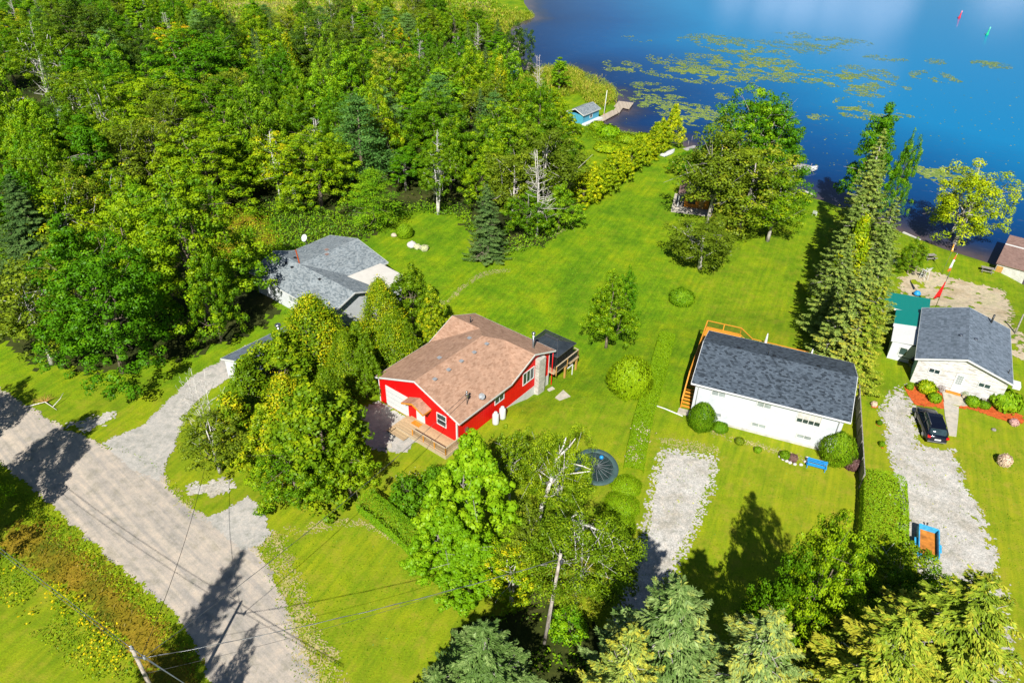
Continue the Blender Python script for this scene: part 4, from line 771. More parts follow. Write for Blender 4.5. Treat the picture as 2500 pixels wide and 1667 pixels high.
def trunk_mesh(name, seed, H, r0, limbs=None, nl=10, lean=.03, cz=(.3, .85), Rr=3, stems=1, spread=.0, up=.45, n=7, twigs=2):
    """tapered trunk(s) with limbs; limbs reach to the given clump centres or outwards"""
    r = rg(seed); mb = MB()
    for s_ in range(stems):
        a0 = 6.283 * s_ / max(1, stems) + r.random(); ox, oy = math.cos(a0) * spread, math.sin(a0) * spread; pts = []; rad = []; k = 7
        for i in range(k):
            t = i / (k - 1); pts.append((ox * (.15 + 1.6 * t) + lean * H * t * math.sin(seed + t * 3) , oy * (.15 + 1.6 * t) + lean * H * t * math.cos(seed * 2 + t * 3), H * (-.03 + .97 * t))); rad.append(r0 * (1 - .88 * t) * (1.25 if i == 0 else 1) / math.sqrt(stems) + .012)
        mb.tube(pts, rad, n)
        for j in range(nl):
            t = cz[0] + (cz[1] - cz[0]) * (j + r.random()) / nl; ti = t / .97 * (k - 1); i0 = min(k - 2, int(ti)); f = ti - i0; b = Vector(pts[i0]).lerp(Vector(pts[i0 + 1]), f); rb = rad[i0] * .5
            if limbs is not None and len(limbs):
                sel = [c for c in limbs if c[2] > b.z - .5]; sel = sel or list(limbs); e = Vector(tuple(map(float, sel[int(r.integers(len(sel)))])))
            else: a = r.random() * 6.283; Lb = Rr * (1.15 - t) * (.7 + .5 * r.random()); e = b + Vector((math.cos(a) * Lb, math.sin(a) * Lb, Lb * up * (.4 + r.random())))
            mid = b.lerp(e, .5) + Vector((0, 0, (-.05 if up > 0 else .05) * (e - b).length)) + Vector(tuple(r.normal(size=3) * .06 * (e - b).length)); mb.tube([b, mid, e], [rb, rb * .6, .014], 5, False)
            for q in range(twigs):
                f2 = .4 + .5 * r.random(); s2 = b.lerp(e, f2); e2 = s2 + Vector(tuple(r.normal(size=3))) * (e - b).length * .28; e2.z += .15; mb.tube([s2, e2], [rb * .35, .010], 4, False)
    me = bpy.data.meshes.new(name); me.from_pydata(mb.v, [], mb.f); me.update(); me.polygons.foreach_set('use_smooth', mb.sm); return me
def master(key, H, Rr, crown, trunk, leaf, barkm): MAST[key] = (H, Rr, crown, trunk, leaf, barkm)
def mkb(key, seed, H, Rr, leafm, barkm, r0=.22, trunk_kw=None, **kw):
    V, T, cc = crown_broad(seed, H, Rr, **kw); tk = dict(nl=12, cz=(.25, .85), Rr=Rr); tk.update(trunk_kw or {})
    master(key, H, Rr, quadmesh('foliage_' + key, V, T), trunk_mesh('wood_' + key, seed, H * .86, r0, cc * np.array([.9, .9, 1]), **tk), leafm, barkm)
for i in range(4): mkb('maple%d' % i, 20 + i, 10, 3.7, 'maple', 'barkb', leaf=.20, nc=200, per=95, rc=(.095, .165), z0=.06, prof='dome')
for i in range(2): mkb('big%d' % i, 30 + i, 14, 5.2, 'maple', 'barkb', .32, leaf=.20, nc=380, per=105, rc=(.07, .125), z0=.0, prof='dome')
for i in range(2): mkb('oak%d' % i, 40 + i, 12, 4.6, 'dark', 'barkb', .3, leaf=.18, nc=320, per=100, rc=(.07, .12), z0=.08)
for i in range(2): mkb('rag%d' % i, 50 + i, 12, 3.4, 'olive', 'barkg', .22, dict(nl=15, twigs=2), leaf=.22, nc=190, per=60, rc=(.12, .22), z0=.12, flat=.8)
for i in range(2): mkb('birch%d' % i, 60 + i, 12, 3.0, 'birch', 'birch', .2, dict(nl=8, stems=2, spread=.25, twigs=1), leaf=.19, nc=190, per=60, rc=(.09, .16), z0=.2, asp=.7, droop=.6)
mkb('birchnear', 66, 14, 4.4, 'birch', 'birch', .22, dict(nl=6, stems=3, spread=.35, twigs=1), leaf=.17, nc=250, per=95, rc=(.10, .17), z0=.14, asp=.7, droop=.8)
mkb('lime0', 70, 13, 4.0, 'lime', 'barkg', .22, dict(nl=16, twigs=2), leaf=.23, nc=260, per=115, rc=(.085, .15), z0=.04, asp=.9, droop=.5, prof='cone')
for i in range(2): mkb('thuja%d' % i, 85 + i, 8, 2.6, 'cedary', 'barkb', .12, leaf=.17, nc=300, per=62, rc=(.085, .15), z0=-.05, prof='cone', fr0=.55, flat=1.1)
for i in range(2): mkb('poplar%d' % i, 75 + i, 13, 2.8, 'green', 'barkg', .2, leaf=.20, nc=190, per=90, rc=(.11, .18), z0=.08, prof='cone')
mkb('yellow0', 78, 12, 4.0, 'yellow', 'barkg', .28, dict(nl=18), leaf=.2, nc=190, per=95, rc=(.11, .19), z0=.1)
mkb('bush0', 80, 3, 1.9, 'green', 'barkb', .05, leaf=.22, nc=50, per=90, rc=(.22, .36), z0=-.25, flat=.9)
mkb('bush1', 81, 3, 1.9, 'green', 'barkb', .05, leaf=.2, nc=45, per=90, rc=(.22, .38), z0=-.3, flat=.9)
for i in range(3):
    V, T, _ = crown_spruce(90 + i); master('spruce%d' % i, 10, 2.3, quadmesh('foliage_spruce', V, T), trunk_mesh('wood_spruce', 90 + i, 9.6, .16, None, 6, .01, (.1, .8), 1.2, up=-.1, twigs=0), 'spruce', 'barkb')
for i in range(3):
    V, T, _ = crown_spruce(95 + i, 14, 4.0, 36, 150, .24, .075, .03, .22, 1.6, .62); master('nearspruce%d' % i, 14, 4.0, quadmesh('foliage_near_spruce', V, T), trunk_mesh('wood_near_spruce', 95 + i, 13.6, .22, None, 60, .01, (.08, .97), 3.2, up=.02, twigs=2), 'spruceb', 'barkg')
for i in range(2):
    V, T, _ = crown_spruce(140 + i, 18, 3.3, 46, 95, .24, .085, .03, .24, 1.5, .78); master('tallspruce%d' % i, 18, 3.3, quadmesh('foliage_tall_spruce', V, T), trunk_mesh('wood_tall_spruce', 140 + i, 17.5, .24, None, 40, .01, (.08, .97), 2.4, up=.0, twigs=1), 'spruceg', 'barkg')
for i in range(3):
    V, T, _ = crown_cedar(100 + i); master('cedar%d' % i, 8, 1.7, quadmesh('foliage_cedar', V, T), trunk_mesh('wood_cedar', 100 + i, 7.4, .13, None, 14, .01, (.1, .9), 1.3, up=.3, twigs=1), 'cedar', 'barkb')
V, T, _ = crown_cedar(105, 8, 2.6, 300, 74, .19, .09, .0, .78); master('cedarbig', 8, 2.6, quadmesh('foliage_cedar_big', V, T), trunk_mesh('wood_cedar_big', 105, 7.4, .16, None, 26, .01, (.1, .9), 2.4, up=.35, twigs=2), 'cedar', 'barkg')
for i in range(2):
    V, T, _ = crown_pine(110 + i); master('pine%d' % i, 14, 3.8, quadmesh('foliage_pine', V, T), trunk_mesh('wood_pine', 110 + i, 13, .22, None, 24, .01, (.15, .9), 3.2, up=.1, twigs=1), 'pine', 'barkb')
for i in range(3):
    master('snag%d' % i, 12, 2.2, None, trunk_mesh('wood_snag', 120 + i, 12, .16, None, 26, .03, (.25, .97), 2.6, up=.5, twigs=3, stems=1 + i % 2, spread=.2), None, 'dead')
MAST['bareb'] = (8, 3.2, None, trunk_mesh('wood_bare_birch', 131, 8, .12, None, 12, .05, (.2, .95), 3.0, up=.7, twigs=3, stems=4, spread=.55), None, 'birch')
RT = random.Random(5)
def plant(key, x, y, z, H, Rr, name, label, cat, leaf=None, barkm=None, group=None, rz=None):
    mH, mR, cr, tr, lm, bm = MAST[key]; sx_ = Rr / mR; sz = H / mH
    t = thing(name, label, cat, (x, y, z), RT.random() * 6.283 if rz is None else rz, group, (sx_, sx_, sz))
    if cr:
        o = bpy.data.objects.new('crown', cr); C.objects.link(o); o.parent = t
        if not cr.materials: cr.materials.append(None)
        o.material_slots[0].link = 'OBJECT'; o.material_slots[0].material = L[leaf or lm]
    o = bpy.data.objects.new('trunk', tr); C.objects.link(o); o.parent = t
    if not tr.materials: tr.materials.append(None)
    o.material_slots[0].link = 'OBJECT'; o.material_slots[0].material = M[barkm or bm]
    return t
def tip(vx, vy, H):
    z = -1.0
    for _ in range(14): p = un(vx * S, vy * S, z + H); z = h1(*p)
    return p[0], p[1], z
OCC = []
def TR(key, vx, vy, wpx, H, name, label, cat='tree', leaf=None, barkm=None, group=None, occ=True):
    """tree whose tip is seen at view pixel (vx, vy), crown wpx wide there"""
    x, y, z = tip(vx, vy, H); dist = math.sqrt(x * x + y * y + (HC - z - H / 2) ** 2); Rr = wpx * S / 2 / (FPX / dist) * .98
    if occ: OCC.append((x, y, Rr))
    return plant(key, x, y, z, H, Rr, name, label, cat, leaf, barkm, group)
def TBS(key, bx, by, H, Rr, name, label, cat='tree', leaf=None, barkm=None, group=None):
    p = gv(bx, by); OCC.append((p[0], p[1], Rr)); return plant(key, p[0], p[1], p[2], H, Rr, name, label, cat, leaf, barkm, group)

# --- left foreground maples, birches and cedars
TR('big0', 400, 430, 285, 18.5, 'maple_tree', 'tall rounded maple with long shadow beside the gravel driveway', leaf='maple')
TR('big1', 185, 560, 275, 17, 'maple_tree', 'broad maple nearest the road on the left, crown almost to the grass', leaf='green')
TR('rag0', 22, 590, 200, 14.5, 'birch_tree', 'dark twiggy birch at the left edge above the road', barkm='birch', leaf='olive')
TR('poplar0', 128, 500, 120, 16.5, 'poplar_tree', 'slim bright green poplar rising behind the broad roadside maple', leaf='green')
TR('maple1', 462, 590, 110, 12, 'maple_tree', 'narrow maple overhanging the dark yard beside the light grey roof')
TR('tallspruce0', 18, 405, 165, 15, 'spruce_tree', 'dark blue spruce at the left edge of the photo', leaf='spruce', barkm='barkb')
TR('maple2', 265, 470, 170, 15.5, 'maple_tree', 'mid green maple between the dark spruce and the tall rounded maple', leaf='maple')
TR('cedarbig', 708, 688, 205, 9.5, 'cedar_tree', 'golden green cedar with a pointed tip in front of the light grey roof', leaf='cedar')
TR('thuja0', 630, 765, 190, 8.5, 'cedar_tree', 'cedar standing before the small white garage', leaf='cedar')
TR('cedar1', 556, 828, 120, 8, 'cedar_tree', 'cedar at the driveway end of the clump, left of the garage wall', leaf='cedar')
TR('cedarbig', 745, 850, 120, 9, 'cedar_tree', 'olive cedar in the clump nearest the red garage door', leaf='cedar')
TR('cedar2', 520, 905, 130, 8, 'cedar_tree', 'cedar behind the bare white birch by the driveway', leaf='cedar')
TR('thuja1', 600, 940, 150, 8, 'cedar_tree', 'dense low cedar in the middle of the roadside clump', leaf='cedar')
TR('cedarbig', 645, 870, 170, 10.5, 'birch_tree', 'yellow green cedar at the road end of the cedar clump', leaf='cedar')
TR('thuja0', 712, 880, 250, 13, 'maple_tree', 'big conical leafy tree overhanging the gravel pad entrance', leaf='cedar')
TR('maple0', 785, 985, 130, 8.5, 'maple_tree', 'small thick tree at the corner by the grey gravel pad', leaf='maple'); TR('maple2', 660, 1015, 170, 8, 'maple_tree', 'low leafy tree at the road end of the clump', leaf='maple')
TR('birch1', 470, 955, 150, 7.5, 'birch_tree', 'low leafy birch clump beside the driveway mouth', leaf='olive')
TR('bareb', 448, 850, 130, 10, 'bare_birch', 'bare white birch stems leaning over the gravel driveway', leaf=None, barkm='birch')
# cedars between the two houses
for vx, vy, ww, H, lb in ((940, 605, 110, 9.5, 'tallest golden cedar of the row behind the red house'), (870, 645, 120, 9, 'cedar of the row nearest the light grey roof'), (815, 745, 95, 7, 'lower cedar by the cream house corner'), (990, 665, 90, 8, 'dark green cedar at the lawn end of the row'),
                          (900, 720, 130, 8, 'cedar with grey dead twigs inside the row'), (930, 740, 90, 7, 'cedar touching the red house roof corner'), (830, 790, 100, 7.5, 'cedar at the lower end of the row beside the red garage wall'), (785, 765, 110, 8, 'yellowish cedar joining the row to the roadside clump'), (985, 730, 70, 5.5, 'small cedar at the back corner of the red house')):
    TR(('thuja0' if vx > 900 else 'cedarbig') if ww > 100 else 'thuja1', vx, vy, ww, H, 'cedar_tree', lb, leaf='cedar', group='cedars between the houses')
# bottom centre
TR('lime0', 1085, 1000, 255, 14, 'catalpa_tree', 'bright lime green large leaved tree in the bottom centre', leaf='lime')
TR('lime0', 1020, 1165, 190, 9, 'catalpa_tree', 'lower lime green tree leaning over the front lawn', leaf='lime')
TR('lime0', 1075, 1230, 190, 8, 'catalpa_tree', 'lowest lime green tree above the blue spruce top', leaf='lime')
TR('birch0', 1180, 1260, 150, 7, 'birch_tree', 'shaded birch behind the lowest lime tree', leaf='weed'); TR('birchnear', 1330, 1275, 150, 7, 'birch_tree', 'low dark birch around the foot of the pole', leaf='olive'); TR('birch1', 1400, 1255, 150, 7, 'birch_tree', 'birch at the shaded edge of the gravel drive', leaf='olive')
TR('birchnear', 1290, 985, 175, 13, 'birch_tree', 'white stemmed birch in front of the trampoline', leaf='birch')
TR('birchnear', 1345, 1165, 225, 12.5, 'birch_tree', 'wide drooping birch with bleached branches behind the leaning pole', leaf='birch')
TR('birch0', 1175, 985, 95, 9.5, 'birch_tree', 'thin birch beside the front corner of the red house', leaf='birch')
TR('rag1', 1230, 1180, 150, 9, 'birch_tree', 'olive leaved birch between the lime tree and the pole', leaf='olive')
TR('bush0', 1308, 1408, 80, 2.5, 'bush', 'low green shrub at the foot of the leaning pole', 'shrub', leaf='green')
TR('snag0', 1330, 1175, 110, 9, 'dead_tree', 'bleached bare branches sticking out of the drooping birch', 'dead tree', barkm='birch')
TR('bush0', 930, 1110, 90, 3.0, 'bush', 'rose bush with cream flowers beside the clipped hedge', 'shrub', leaf='hedge')
TR('bush1', 1010, 1085, 90, 3.0, 'bush', 'leafy shrub under the front deck of the red house', 'shrub', leaf='hedge')
# bottom row of spruces
NS = 'spruces along the bottom edge'
for i, (vx, vy, ww, H, lf, lb) in enumerate(((1112, 1442, 235, 13, 'spruceb', 'blue spruce top poking in below the lime green tree'), (1565, 1343, 300, 19, 'spruceb', 'blue green spruce with the highest tip at the bottom of the gravel drive'),
     (1778, 1408, 270, 19, 'spruceb', 'blue tipped spruce directly right of the tallest bottom spruce'), (1945, 1450, 150, 11.5, 'sprucey', 'small yellowing spruce in the dark gap at the bottom'), (2085, 1418, 290, 17, 'sprucey', 'yellow green spruce with bare twigs below the blue trailer'),
     (2275, 1335, 290, 17, 'sprucey', 'large yellow green spruce in the bottom right corner'), (1455, 1445, 210, 18, 'spruceg', 'grey green spruce behind the foot of the gravel drive'), (1000, 1545, 180, 11, 'spruceb', 'blue spruce bough at the bottom edge beside the lawn'),
     (1680, 1530, 190, 11, 'spruceb', 'lower blue spruce between the two bottom tips'), (2200, 1500, 220, 12, 'sprucey', 'spruce filling the bottom edge right of the yellow one'))):
    TR('nearspruce%d' % (i % 3), vx, vy, ww * 1.45, H, 'spruce_tree', lb, leaf=lf, group=NS)
TR('big0', 1930, 1232, 205, 16.5, 'oak_tree', 'shaded dark tree at the end of the clipped hedge', leaf='maple')
TR('birch0', 2085, 1265, 160, 8, 'maple_tree', 'thin yellow green tree hanging over the blue trailer', leaf='cedar')
TR('maple0', 1845, 1290, 150, 14, 'maple_tree', 'added leafy tree widening the lawn shadow above the bottom spruces', leaf='maple')  # extra tree, put in so its shadow spreads over the bungalow lawn
TR('oak1', 2120, 1325, 170, 8.5, 'oak_tree', 'leafy tree between the trailer and the corner spruce', leaf='maple')
# trees outside the frame whose shadows fall into it
def caster2(key, sx, sy, hc, H, Rr, name, label, leaf=None):
    p = un(sx, sy, 0); k = hc / math.tan(R(SUN_EL)); return plant(key, p[0] - math.sin(R(SH_AZ)) * k, p[1] - math.cos(R(SH_AZ)) * k, 0, H, Rr, name, label, 'tree', leaf)
def caster(key, sx, sy, H, Rr, name, label, leaf=None, bs=False):
    p = un(sx, sy, 0); k = H / math.tan(R(SUN_EL)); x = p[0] - math.sin(R(SH_AZ)) * k; y = p[1] - math.cos(R(SH_AZ)) * k
    return plant(key, x, y, 0, H, Rr, name, label, 'tree', leaf)
caster('nearspruce1', 591, 1352, 26, 4.3, 'spruce_tree', 'spruce throwing the pointed shadow across the road', 'spruceg')
caster2('big0', 135, 1105, 12, 16, 4.8, 'maple_tree', 'roadside maple throwing the leafy shadow across the road', 'maple')
caster2('maple1', -20, 1010, 11, 15, 4.5, 'maple_tree', 'maple shading the left end of the road', 'maple')
caster2('maple3', 560, 1665, 11, 14, 2.2, 'maple_tree', 'small maple shading the bottom of the road', 'maple'); caster2('big1', -10, 1220, 11, 15, 4.5, 'maple_tree', 'maple shading the upper corner of the ditch field', 'maple'); caster2('big1', 430, 1700, 16, 20, 3.5, 'maple_tree', 'maple shading the ditch beside the corner pole', 'maple')
# lawn trees
TR('maple3', 1410, 640, 118, 10.5, 'maple_tree', 'lone maple turning gold on the lawn beside the gazebo', leaf='mapley')
TR('maple1', 1442, 625, 70, 9.5, 'maple_tree', 'green maple leaning out behind the gold one', leaf='green')
TR('rag0', 1628, 505, 150, 8.5, 'apple_tree', 'gnarled grey limbed apple tree beside the birdhouse pole', leaf='olive', barkm='dead')
TR('bush1', 1690, 470, 100, 5.5, 'bush', 'leafy sapling between apple tree and the tall lawn trees', 'shrub', leaf='olive')
TR('big0', 1790, 250, 190, 18, 'poplar_tree', 'second bright green lawn tree, on the lake side of the tallest', leaf='green', barkm='barkg')
TR('big1', 1745, 205, 190, 21, 'poplar_tree', 'tallest bright green tree on the lawn by the lake', leaf='green', barkm='barkg')
TR('rag1', 1668, 285, 165, 18, 'oak_tree', 'olive tree with bare limbs beside the brown roofed cabin', leaf='olive', barkm='barkg')
TR('rag0', 1742, 330, 180, 16, 'oak_tree', 'thick trunked tree with bleached limbs leaning over the lawn', leaf='olive', barkm='barkg')
TR('rag1', 1800, 400, 130, 12, 'oak_tree', 'smaller olive tree at the water side of the tall lawn trees', leaf='weed')
TR('maple0', 1585, 350, 80, 5, 'maple_tree', 'bright sapling beside the small dock', leaf='green')
# conifer row
G5 = 'conifers along the right lawn edge'
for key, vx, vy, ww, H, lf, nm, lb in (('poplar0', 2043, 243, 105, 21, 'green', 'poplar_tree', 'green leafy tree topping the conifer row at the water'), ('maple1', 2100, 318, 55, 16, 'green', 'poplar_tree', 'small leafy branch cluster standing out over the water'), ('tallspruce0', 2032, 300, 110, 21, 'spruceg', 'spruce_tree', 'tallest dark spruce directly below the leafy top of the row'),
     ('tallspruce1', 2030, 370, 140, 20, 'spruceg', 'spruce_tree', 'grey green spruce in the middle of the conifer row'), ('tallspruce0', 1985, 440, 120, 17, 'spruceg', 'spruce_tree', 'slim spruce on the lawn side of the conifer row'), ('cedar1', 1990, 500, 75, 14, 'cedary', 'cedar_tree', 'golden cedar inside the conifer row'), ('tallspruce1', 2062, 455, 120, 17, 'spruceg', 'spruce_tree', 'slim spruce on the sandy side of the conifer row'),
     ('tallspruce0', 2045, 530, 140, 16, 'spruceg', 'spruce_tree', 'spruce with silvery tips above the green metal roof'), ('tallspruce1', 1960, 540, 115, 15, 'spruceg', 'spruce_tree', 'dark spruce leaning over the lawn edge'), ('tallspruce0', 2000, 600, 150, 16, 'spruceg', 'spruce_tree', 'large spruce at the corner of the charcoal roof'),
     ('tallspruce1', 2035, 640, 130, 15, 'sprucey', 'spruce_tree', 'yellow flecked spruce nearest the green metal roof'), ('tallspruce0', 1955, 660, 110, 11.5, 'spruceg', 'spruce_tree', 'lowest spruce of the conifer row by the bungalow deck'), ('tallspruce1', 1985, 720, 110, 10.5, 'spruceg', 'spruce_tree', 'small spruce touching the fence end behind the bungalow')):
    TR(key, vx, vy, ww, H, nm, lb, leaf=lf, group=G5)
TR('yellow0', 2262, 388, 150, 14.5, 'ash_tree', 'yellow leaved tree leaning over the boathouse shore', leaf='yellow')
TR('snag2', 2255, 358, 90, 15.2, 'dead_tree', 'bare grey twigs above the yellow leaved tree', 'dead tree')
TR('maple1', 2110, 555, 60, 5.5, 'maple_tree', 'small leafy branch tree at the retaining wall', leaf='weed')
# shrubs and clipped plants
def globe(seed, n, leaf, wid, sx_=1, sz=1, point=0.0):
    r = rg(seed); d = sph(r, n); d = d[d[:, 2] > -.8]; k = len(d); q = 1 + .045 * r.normal(size=k) + .07 * np.sin(d[:, 0] * 5 + seed) * np.sin(d[:, 1] * 6 + 1) + .34 * (fbm(d[:, 0] * 2 + 5, d[:, 1] * 2 + d[:, 2] * 3, .55, seed) - .5)
    P = d * q[:, None]; rr = 1 - point * np.clip(P[:, 2], 0, 1) ** 1.5; P[:, 0] *= rr; P[:, 1] *= rr; P[:, 2] = (P[:, 2] + .78) / 1.78
    N = d + .35 * r.normal(size=(k, 3)); T = np.tile([0, 0, 1.], (k, 1)) + .4 * r.normal(size=(k, 3)) + d * .3; return cards(P, N, T, leaf, wid, r), np.clip(.35 + .4 * r.random(k) + .2 * vnoise(d[:, 0] * 3, d[:, 2] * 3, 1, seed), 0, 1)
V, T = globe(1, 9000, .10, .05); V2, T2 = globe(2, 9000, .085, .035, point=.35)
MAST['globe'] = (1, 1, quadmesh('foliage_globe', V, T), trunk_mesh('wood_globe', 3, .8, .04, None, 5, .02, (.2, .8), .6), 'cedar', 'barkb'); MAST['sheared'] = (1, 1, quadmesh('foliage_sheared', V2, T2), MAST['globe'][3], 'hedged', 'barkb')
V, T = globe(3, 1300, .22, .16); MAST['tuft'] = (1, 1, quadmesh('foliage_tuft', V, T), MAST['globe'][3], 'green', 'barkb')
def GL(key, cx, by, wpx, H, label, leaf, name='shrub', cat='shrub', group=None):
    p = gv(cx, by); dist = math.sqrt(p[0] ** 2 + p[1] ** 2 + HC ** 2); Rr = wpx * S / 2 / (FPX / dist); y = p[1] + Rr * .55; OCC.append((p[0], y, Rr)); return plant(key, p[0], y, h1(p[0], y), H, Rr, name, label, cat, leaf, 'barkb', group)
GL('globe', 1447, 913, 95, 4.3, 'rounded yellow green shrub at the edge of the low hedge', 'maple')
GL('globe', 1567, 702, 54, 2.0, 'small round shrub below the apple tree', 'hedge')
GL('sheared', 1611, 992, 58, 3.3, 'egg shaped clipped shrub at the stair end of the bungalow', 'hedged')
GL('sheared', 1925, 1070, 70, 3.5, 'egg shaped clipped shrub at the fence end of the bungalow', 'hedged')
GL('globe', 928, 548, 36, 2.2, 'dark round bush on the lawn above the light grey roof', 'hedge')
GL('tuft', 953 * 1.0 + 5, 573, 14, .8, 'cream flowered hydrangea next to the white boulder', 'cream', 'hydrangea', 'plant'); GL('tuft', 975, 577, 18, .9, 'pale green hydrangea at the end of the boulder group', 'cream', 'hydrangea', 'plant')
GL('globe', 1655, 1008 - 15, 34, .8, 'low green plant at the foot of the clipped shrub by the stair', 'hedge', 'plant', 'plant')
for i, (cx, by, ww, H, lf, lb) in enumerate(((1699, 1022, 20, .7, 'olive', 'brown green plant against the white foundation'), (1741, 1040, 16, .6, 'hedge', 'small plant left of the downpipe'), (1803, 1055, 22, .8, 'weed', 'yellow plant ringed with stones by the bungalow'), (1822, 1060, 20, .7, 'plum', 'purple leaved plant beside the yellow one'),
      (1958, 1080, 30, 1.3, 'plum', 'brown twiggy bush at the foot of the silver fence'), (2130, 905, 34, 1.3, 'weed', 'yellow green bush in the orange mulch bed'), (2148, 925, 24, 1.0, 'hedge', 'flowering plant at the right end of the left mulch bed'), (2090, 895, 14, .6, 'hedge', 'small plant in the corner of the mulch bed'),
      (2235, 935, 26, 1.1, 'hedge', 'green bush right of the cottage landing'), (2262, 940, 20, .8, 'hedge', 'second bush right of the cottage landing'), (2315, 945, 55, 1.9, 'hedge', 'large leafy bush at the right corner of the cottage'), (2330, 978, 16, .7, 'pink', 'pink flowering plant at the end of the mulch bed'),
      (2008, 934, 12, .6, 'peach', 'white flowered plant in the upper mulch ring'), (2020, 977, 10, .6, 'hedged', 'dark plant in the middle mulch ring'), (2026, 1026, 12, .6, 'hedged', 'dark plant in the lower mulch ring'), (2335, 612, 20, 1.0, 'yellow', 'yellow hosta on the bank by the boathouse'),
      (1398, 318, 50, 2.4, 'green', 'leafy shrub at the head of the long dock'), (1372, 302, 34, 2.0, 'weed', 'bush between blue boathouse and dock'), (1440, 330, 44, 1.6, 'weed', 'yellow green bush on the shoreline bank'), (1478, 325, 36, 1.5, 'weed', 'weedy bush where the cedar hedge begins'), (1395, 350, 60, 1.3, 'weed', 'round weedy flower bed behind the blue boathouse'))):
    GL('tuft', cx, by, ww, H, lb, lf, 'plant' if H < 1.5 else 'shrub', 'plant' if H < 1.5 else 'shrub')
t = GL('tuft', 2308, 1072, 23, 1.3, 'round bush of cream pink flowers on the right lawn', 'peach', 'hydrangea', 'plant')
# hedges
def hedge(name, label, pts, wid, H, leaf, dens=170, round_=.25, lf=.13, cat='hedge', kind=None):
    """clipped hedge following points (view px at the foot line)"""
    W = [gv(x, y) for x, y in pts]; r = rg(len(label)); P = []; N = []
    c = bpy.data.meshes.new(name)
    for a, b in zip(W[:-1], W[1:]):
        a = np.array(a); b = np.array(b); d = b - a; ln = np.linalg.norm(d[:2]); d = d / ln; s_ = np.array([-d[1], d[0], 0]); per = wid + 2 * H; k = int(dens * ln * per)
        t = r.random(k) * ln; q = r.random(k) * per; bu = .10 * (fbm(t + a[0], q, 1.2, 3) - .5) * 2
        off = np.where(q < H, -wid / 2 - bu, np.where(q < H + wid, q - H - wid / 2, wid / 2 + bu)); zz = np.where(q < H, q, np.where(q < H + wid, H + bu, H - (q - H - wid)))
        zz = zz - round_ * H * np.clip(np.abs(off) / (wid / 2), 0, 1.2) ** 4 * (zz > H * .7)
        P.append(a + d * t[:, None] + s_ * off[:, None] + np.stack([0 * t, 0 * t, zz], 1)); nn_ = s_ * np.where(q < H, -1., np.where(q < H + wid, 0, 1.))[:, None]; nn_[:, 2] = np.where((q >= H) & (q < H + wid), 1, .25); N.append(nn_ + .4 * r.normal(size=(k, 3)))
    P = np.concatenate(P); N = np.concatenate(N); o0 = P.mean(0); k = len(P); T = r.normal(size=(k, 3)); T[:, 2] += .8; V = cards(P - o0, N, T, lf, lf * .55, r); me = quadmesh(name, V, np.clip(.25 + .5 * r.random(k) + .3 * fbm(P[:, 0], P[:, 1], 1.5, 4), 0, 1)); ob = link(name, me, L[leaf]); ob.location = tuple(o0); return tag(ob, label, cat, None, kind)
hedge('low_hedge', 'long low clipped hedge running up the lawn from the trampoline', [(1455, 1085), (1462, 1040), (1478, 960), (1497, 900), (1512, 850), (1525, 800), (1533, 772)], 2.1, .6, 'lowhedge', 480, .3, .12)
for vx, vy, ww, lb in ((1438, 1118, 2.4, 'round hedge lobe nearest the trampoline'), (1428, 1162, 2.7, 'middle round hedge lobe below the trampoline'), (1416, 1205, 2.8, 'shaded round hedge lobe by the drooping birch')):
    p = gv(vx, vy); OCC.append((p[0], p[1], ww)); plant('globe', p[0], p[1], p[2] - .3, 1.0, ww * .62, 'round_hedge', lb, 'hedge', 'lowhedge')
def blossoms(name, label, pts, leaf, hgt=.55, n=26, sp=.28):
    r = rg(n); P = []
    for vx, vy in pts: p = gv(vx, vy); P.append(p + np.stack([r.normal(size=n) * sp * 1.5, r.normal(size=n) * sp, np.abs(r.normal(size=n)) * .08 + hgt], 1))
    P = np.concatenate(P); k = len(P); o0 = P.mean(0); N = r.normal(size=(k, 3)) * .4; N[:, 2] += 1; me = quadmesh(name, cards(P - o0, N, r.normal(size=(k, 3)), .13, .11, r), r.random(k)); ob = link(name, me, L[leaf]); ob.location = tuple(o0); return tag(ob, label, 'flowers', None, 'stuff')
blossoms('hedge_blossoms', 'pale pink blossoms scattered on top of the low hedge', [(1472, 985), (1466, 998), (1484, 1000), (1452, 1040), (1448, 1062), (1456, 1068), (1475, 1022), (1459, 1057)], 'palepink')
blossoms('rose_blossoms', 'cream rose blossoms on the bush beside the clipped hedge', [(925, 1128), (940, 1140), (955, 1112), (965, 1120), (935, 1155)], 'cream', 1.6, 8, .3)
hedge('clipped_hedge', 'thick bright green hedge along the front lawn left of the lime tree', [(840, 1160), (885, 1195), (935, 1235), (975, 1275)], 2.2, 1.8, 'hedge', 190, .35, .14)
hedge('tall_hedge', 'tall wide hedge between the bungalow lawn and the side drive', [(2022, 1118), (2024, 1180), (2022, 1250), (2015, 1310)], 4.0, 2.3, 'hedge', 130, .3, .18)
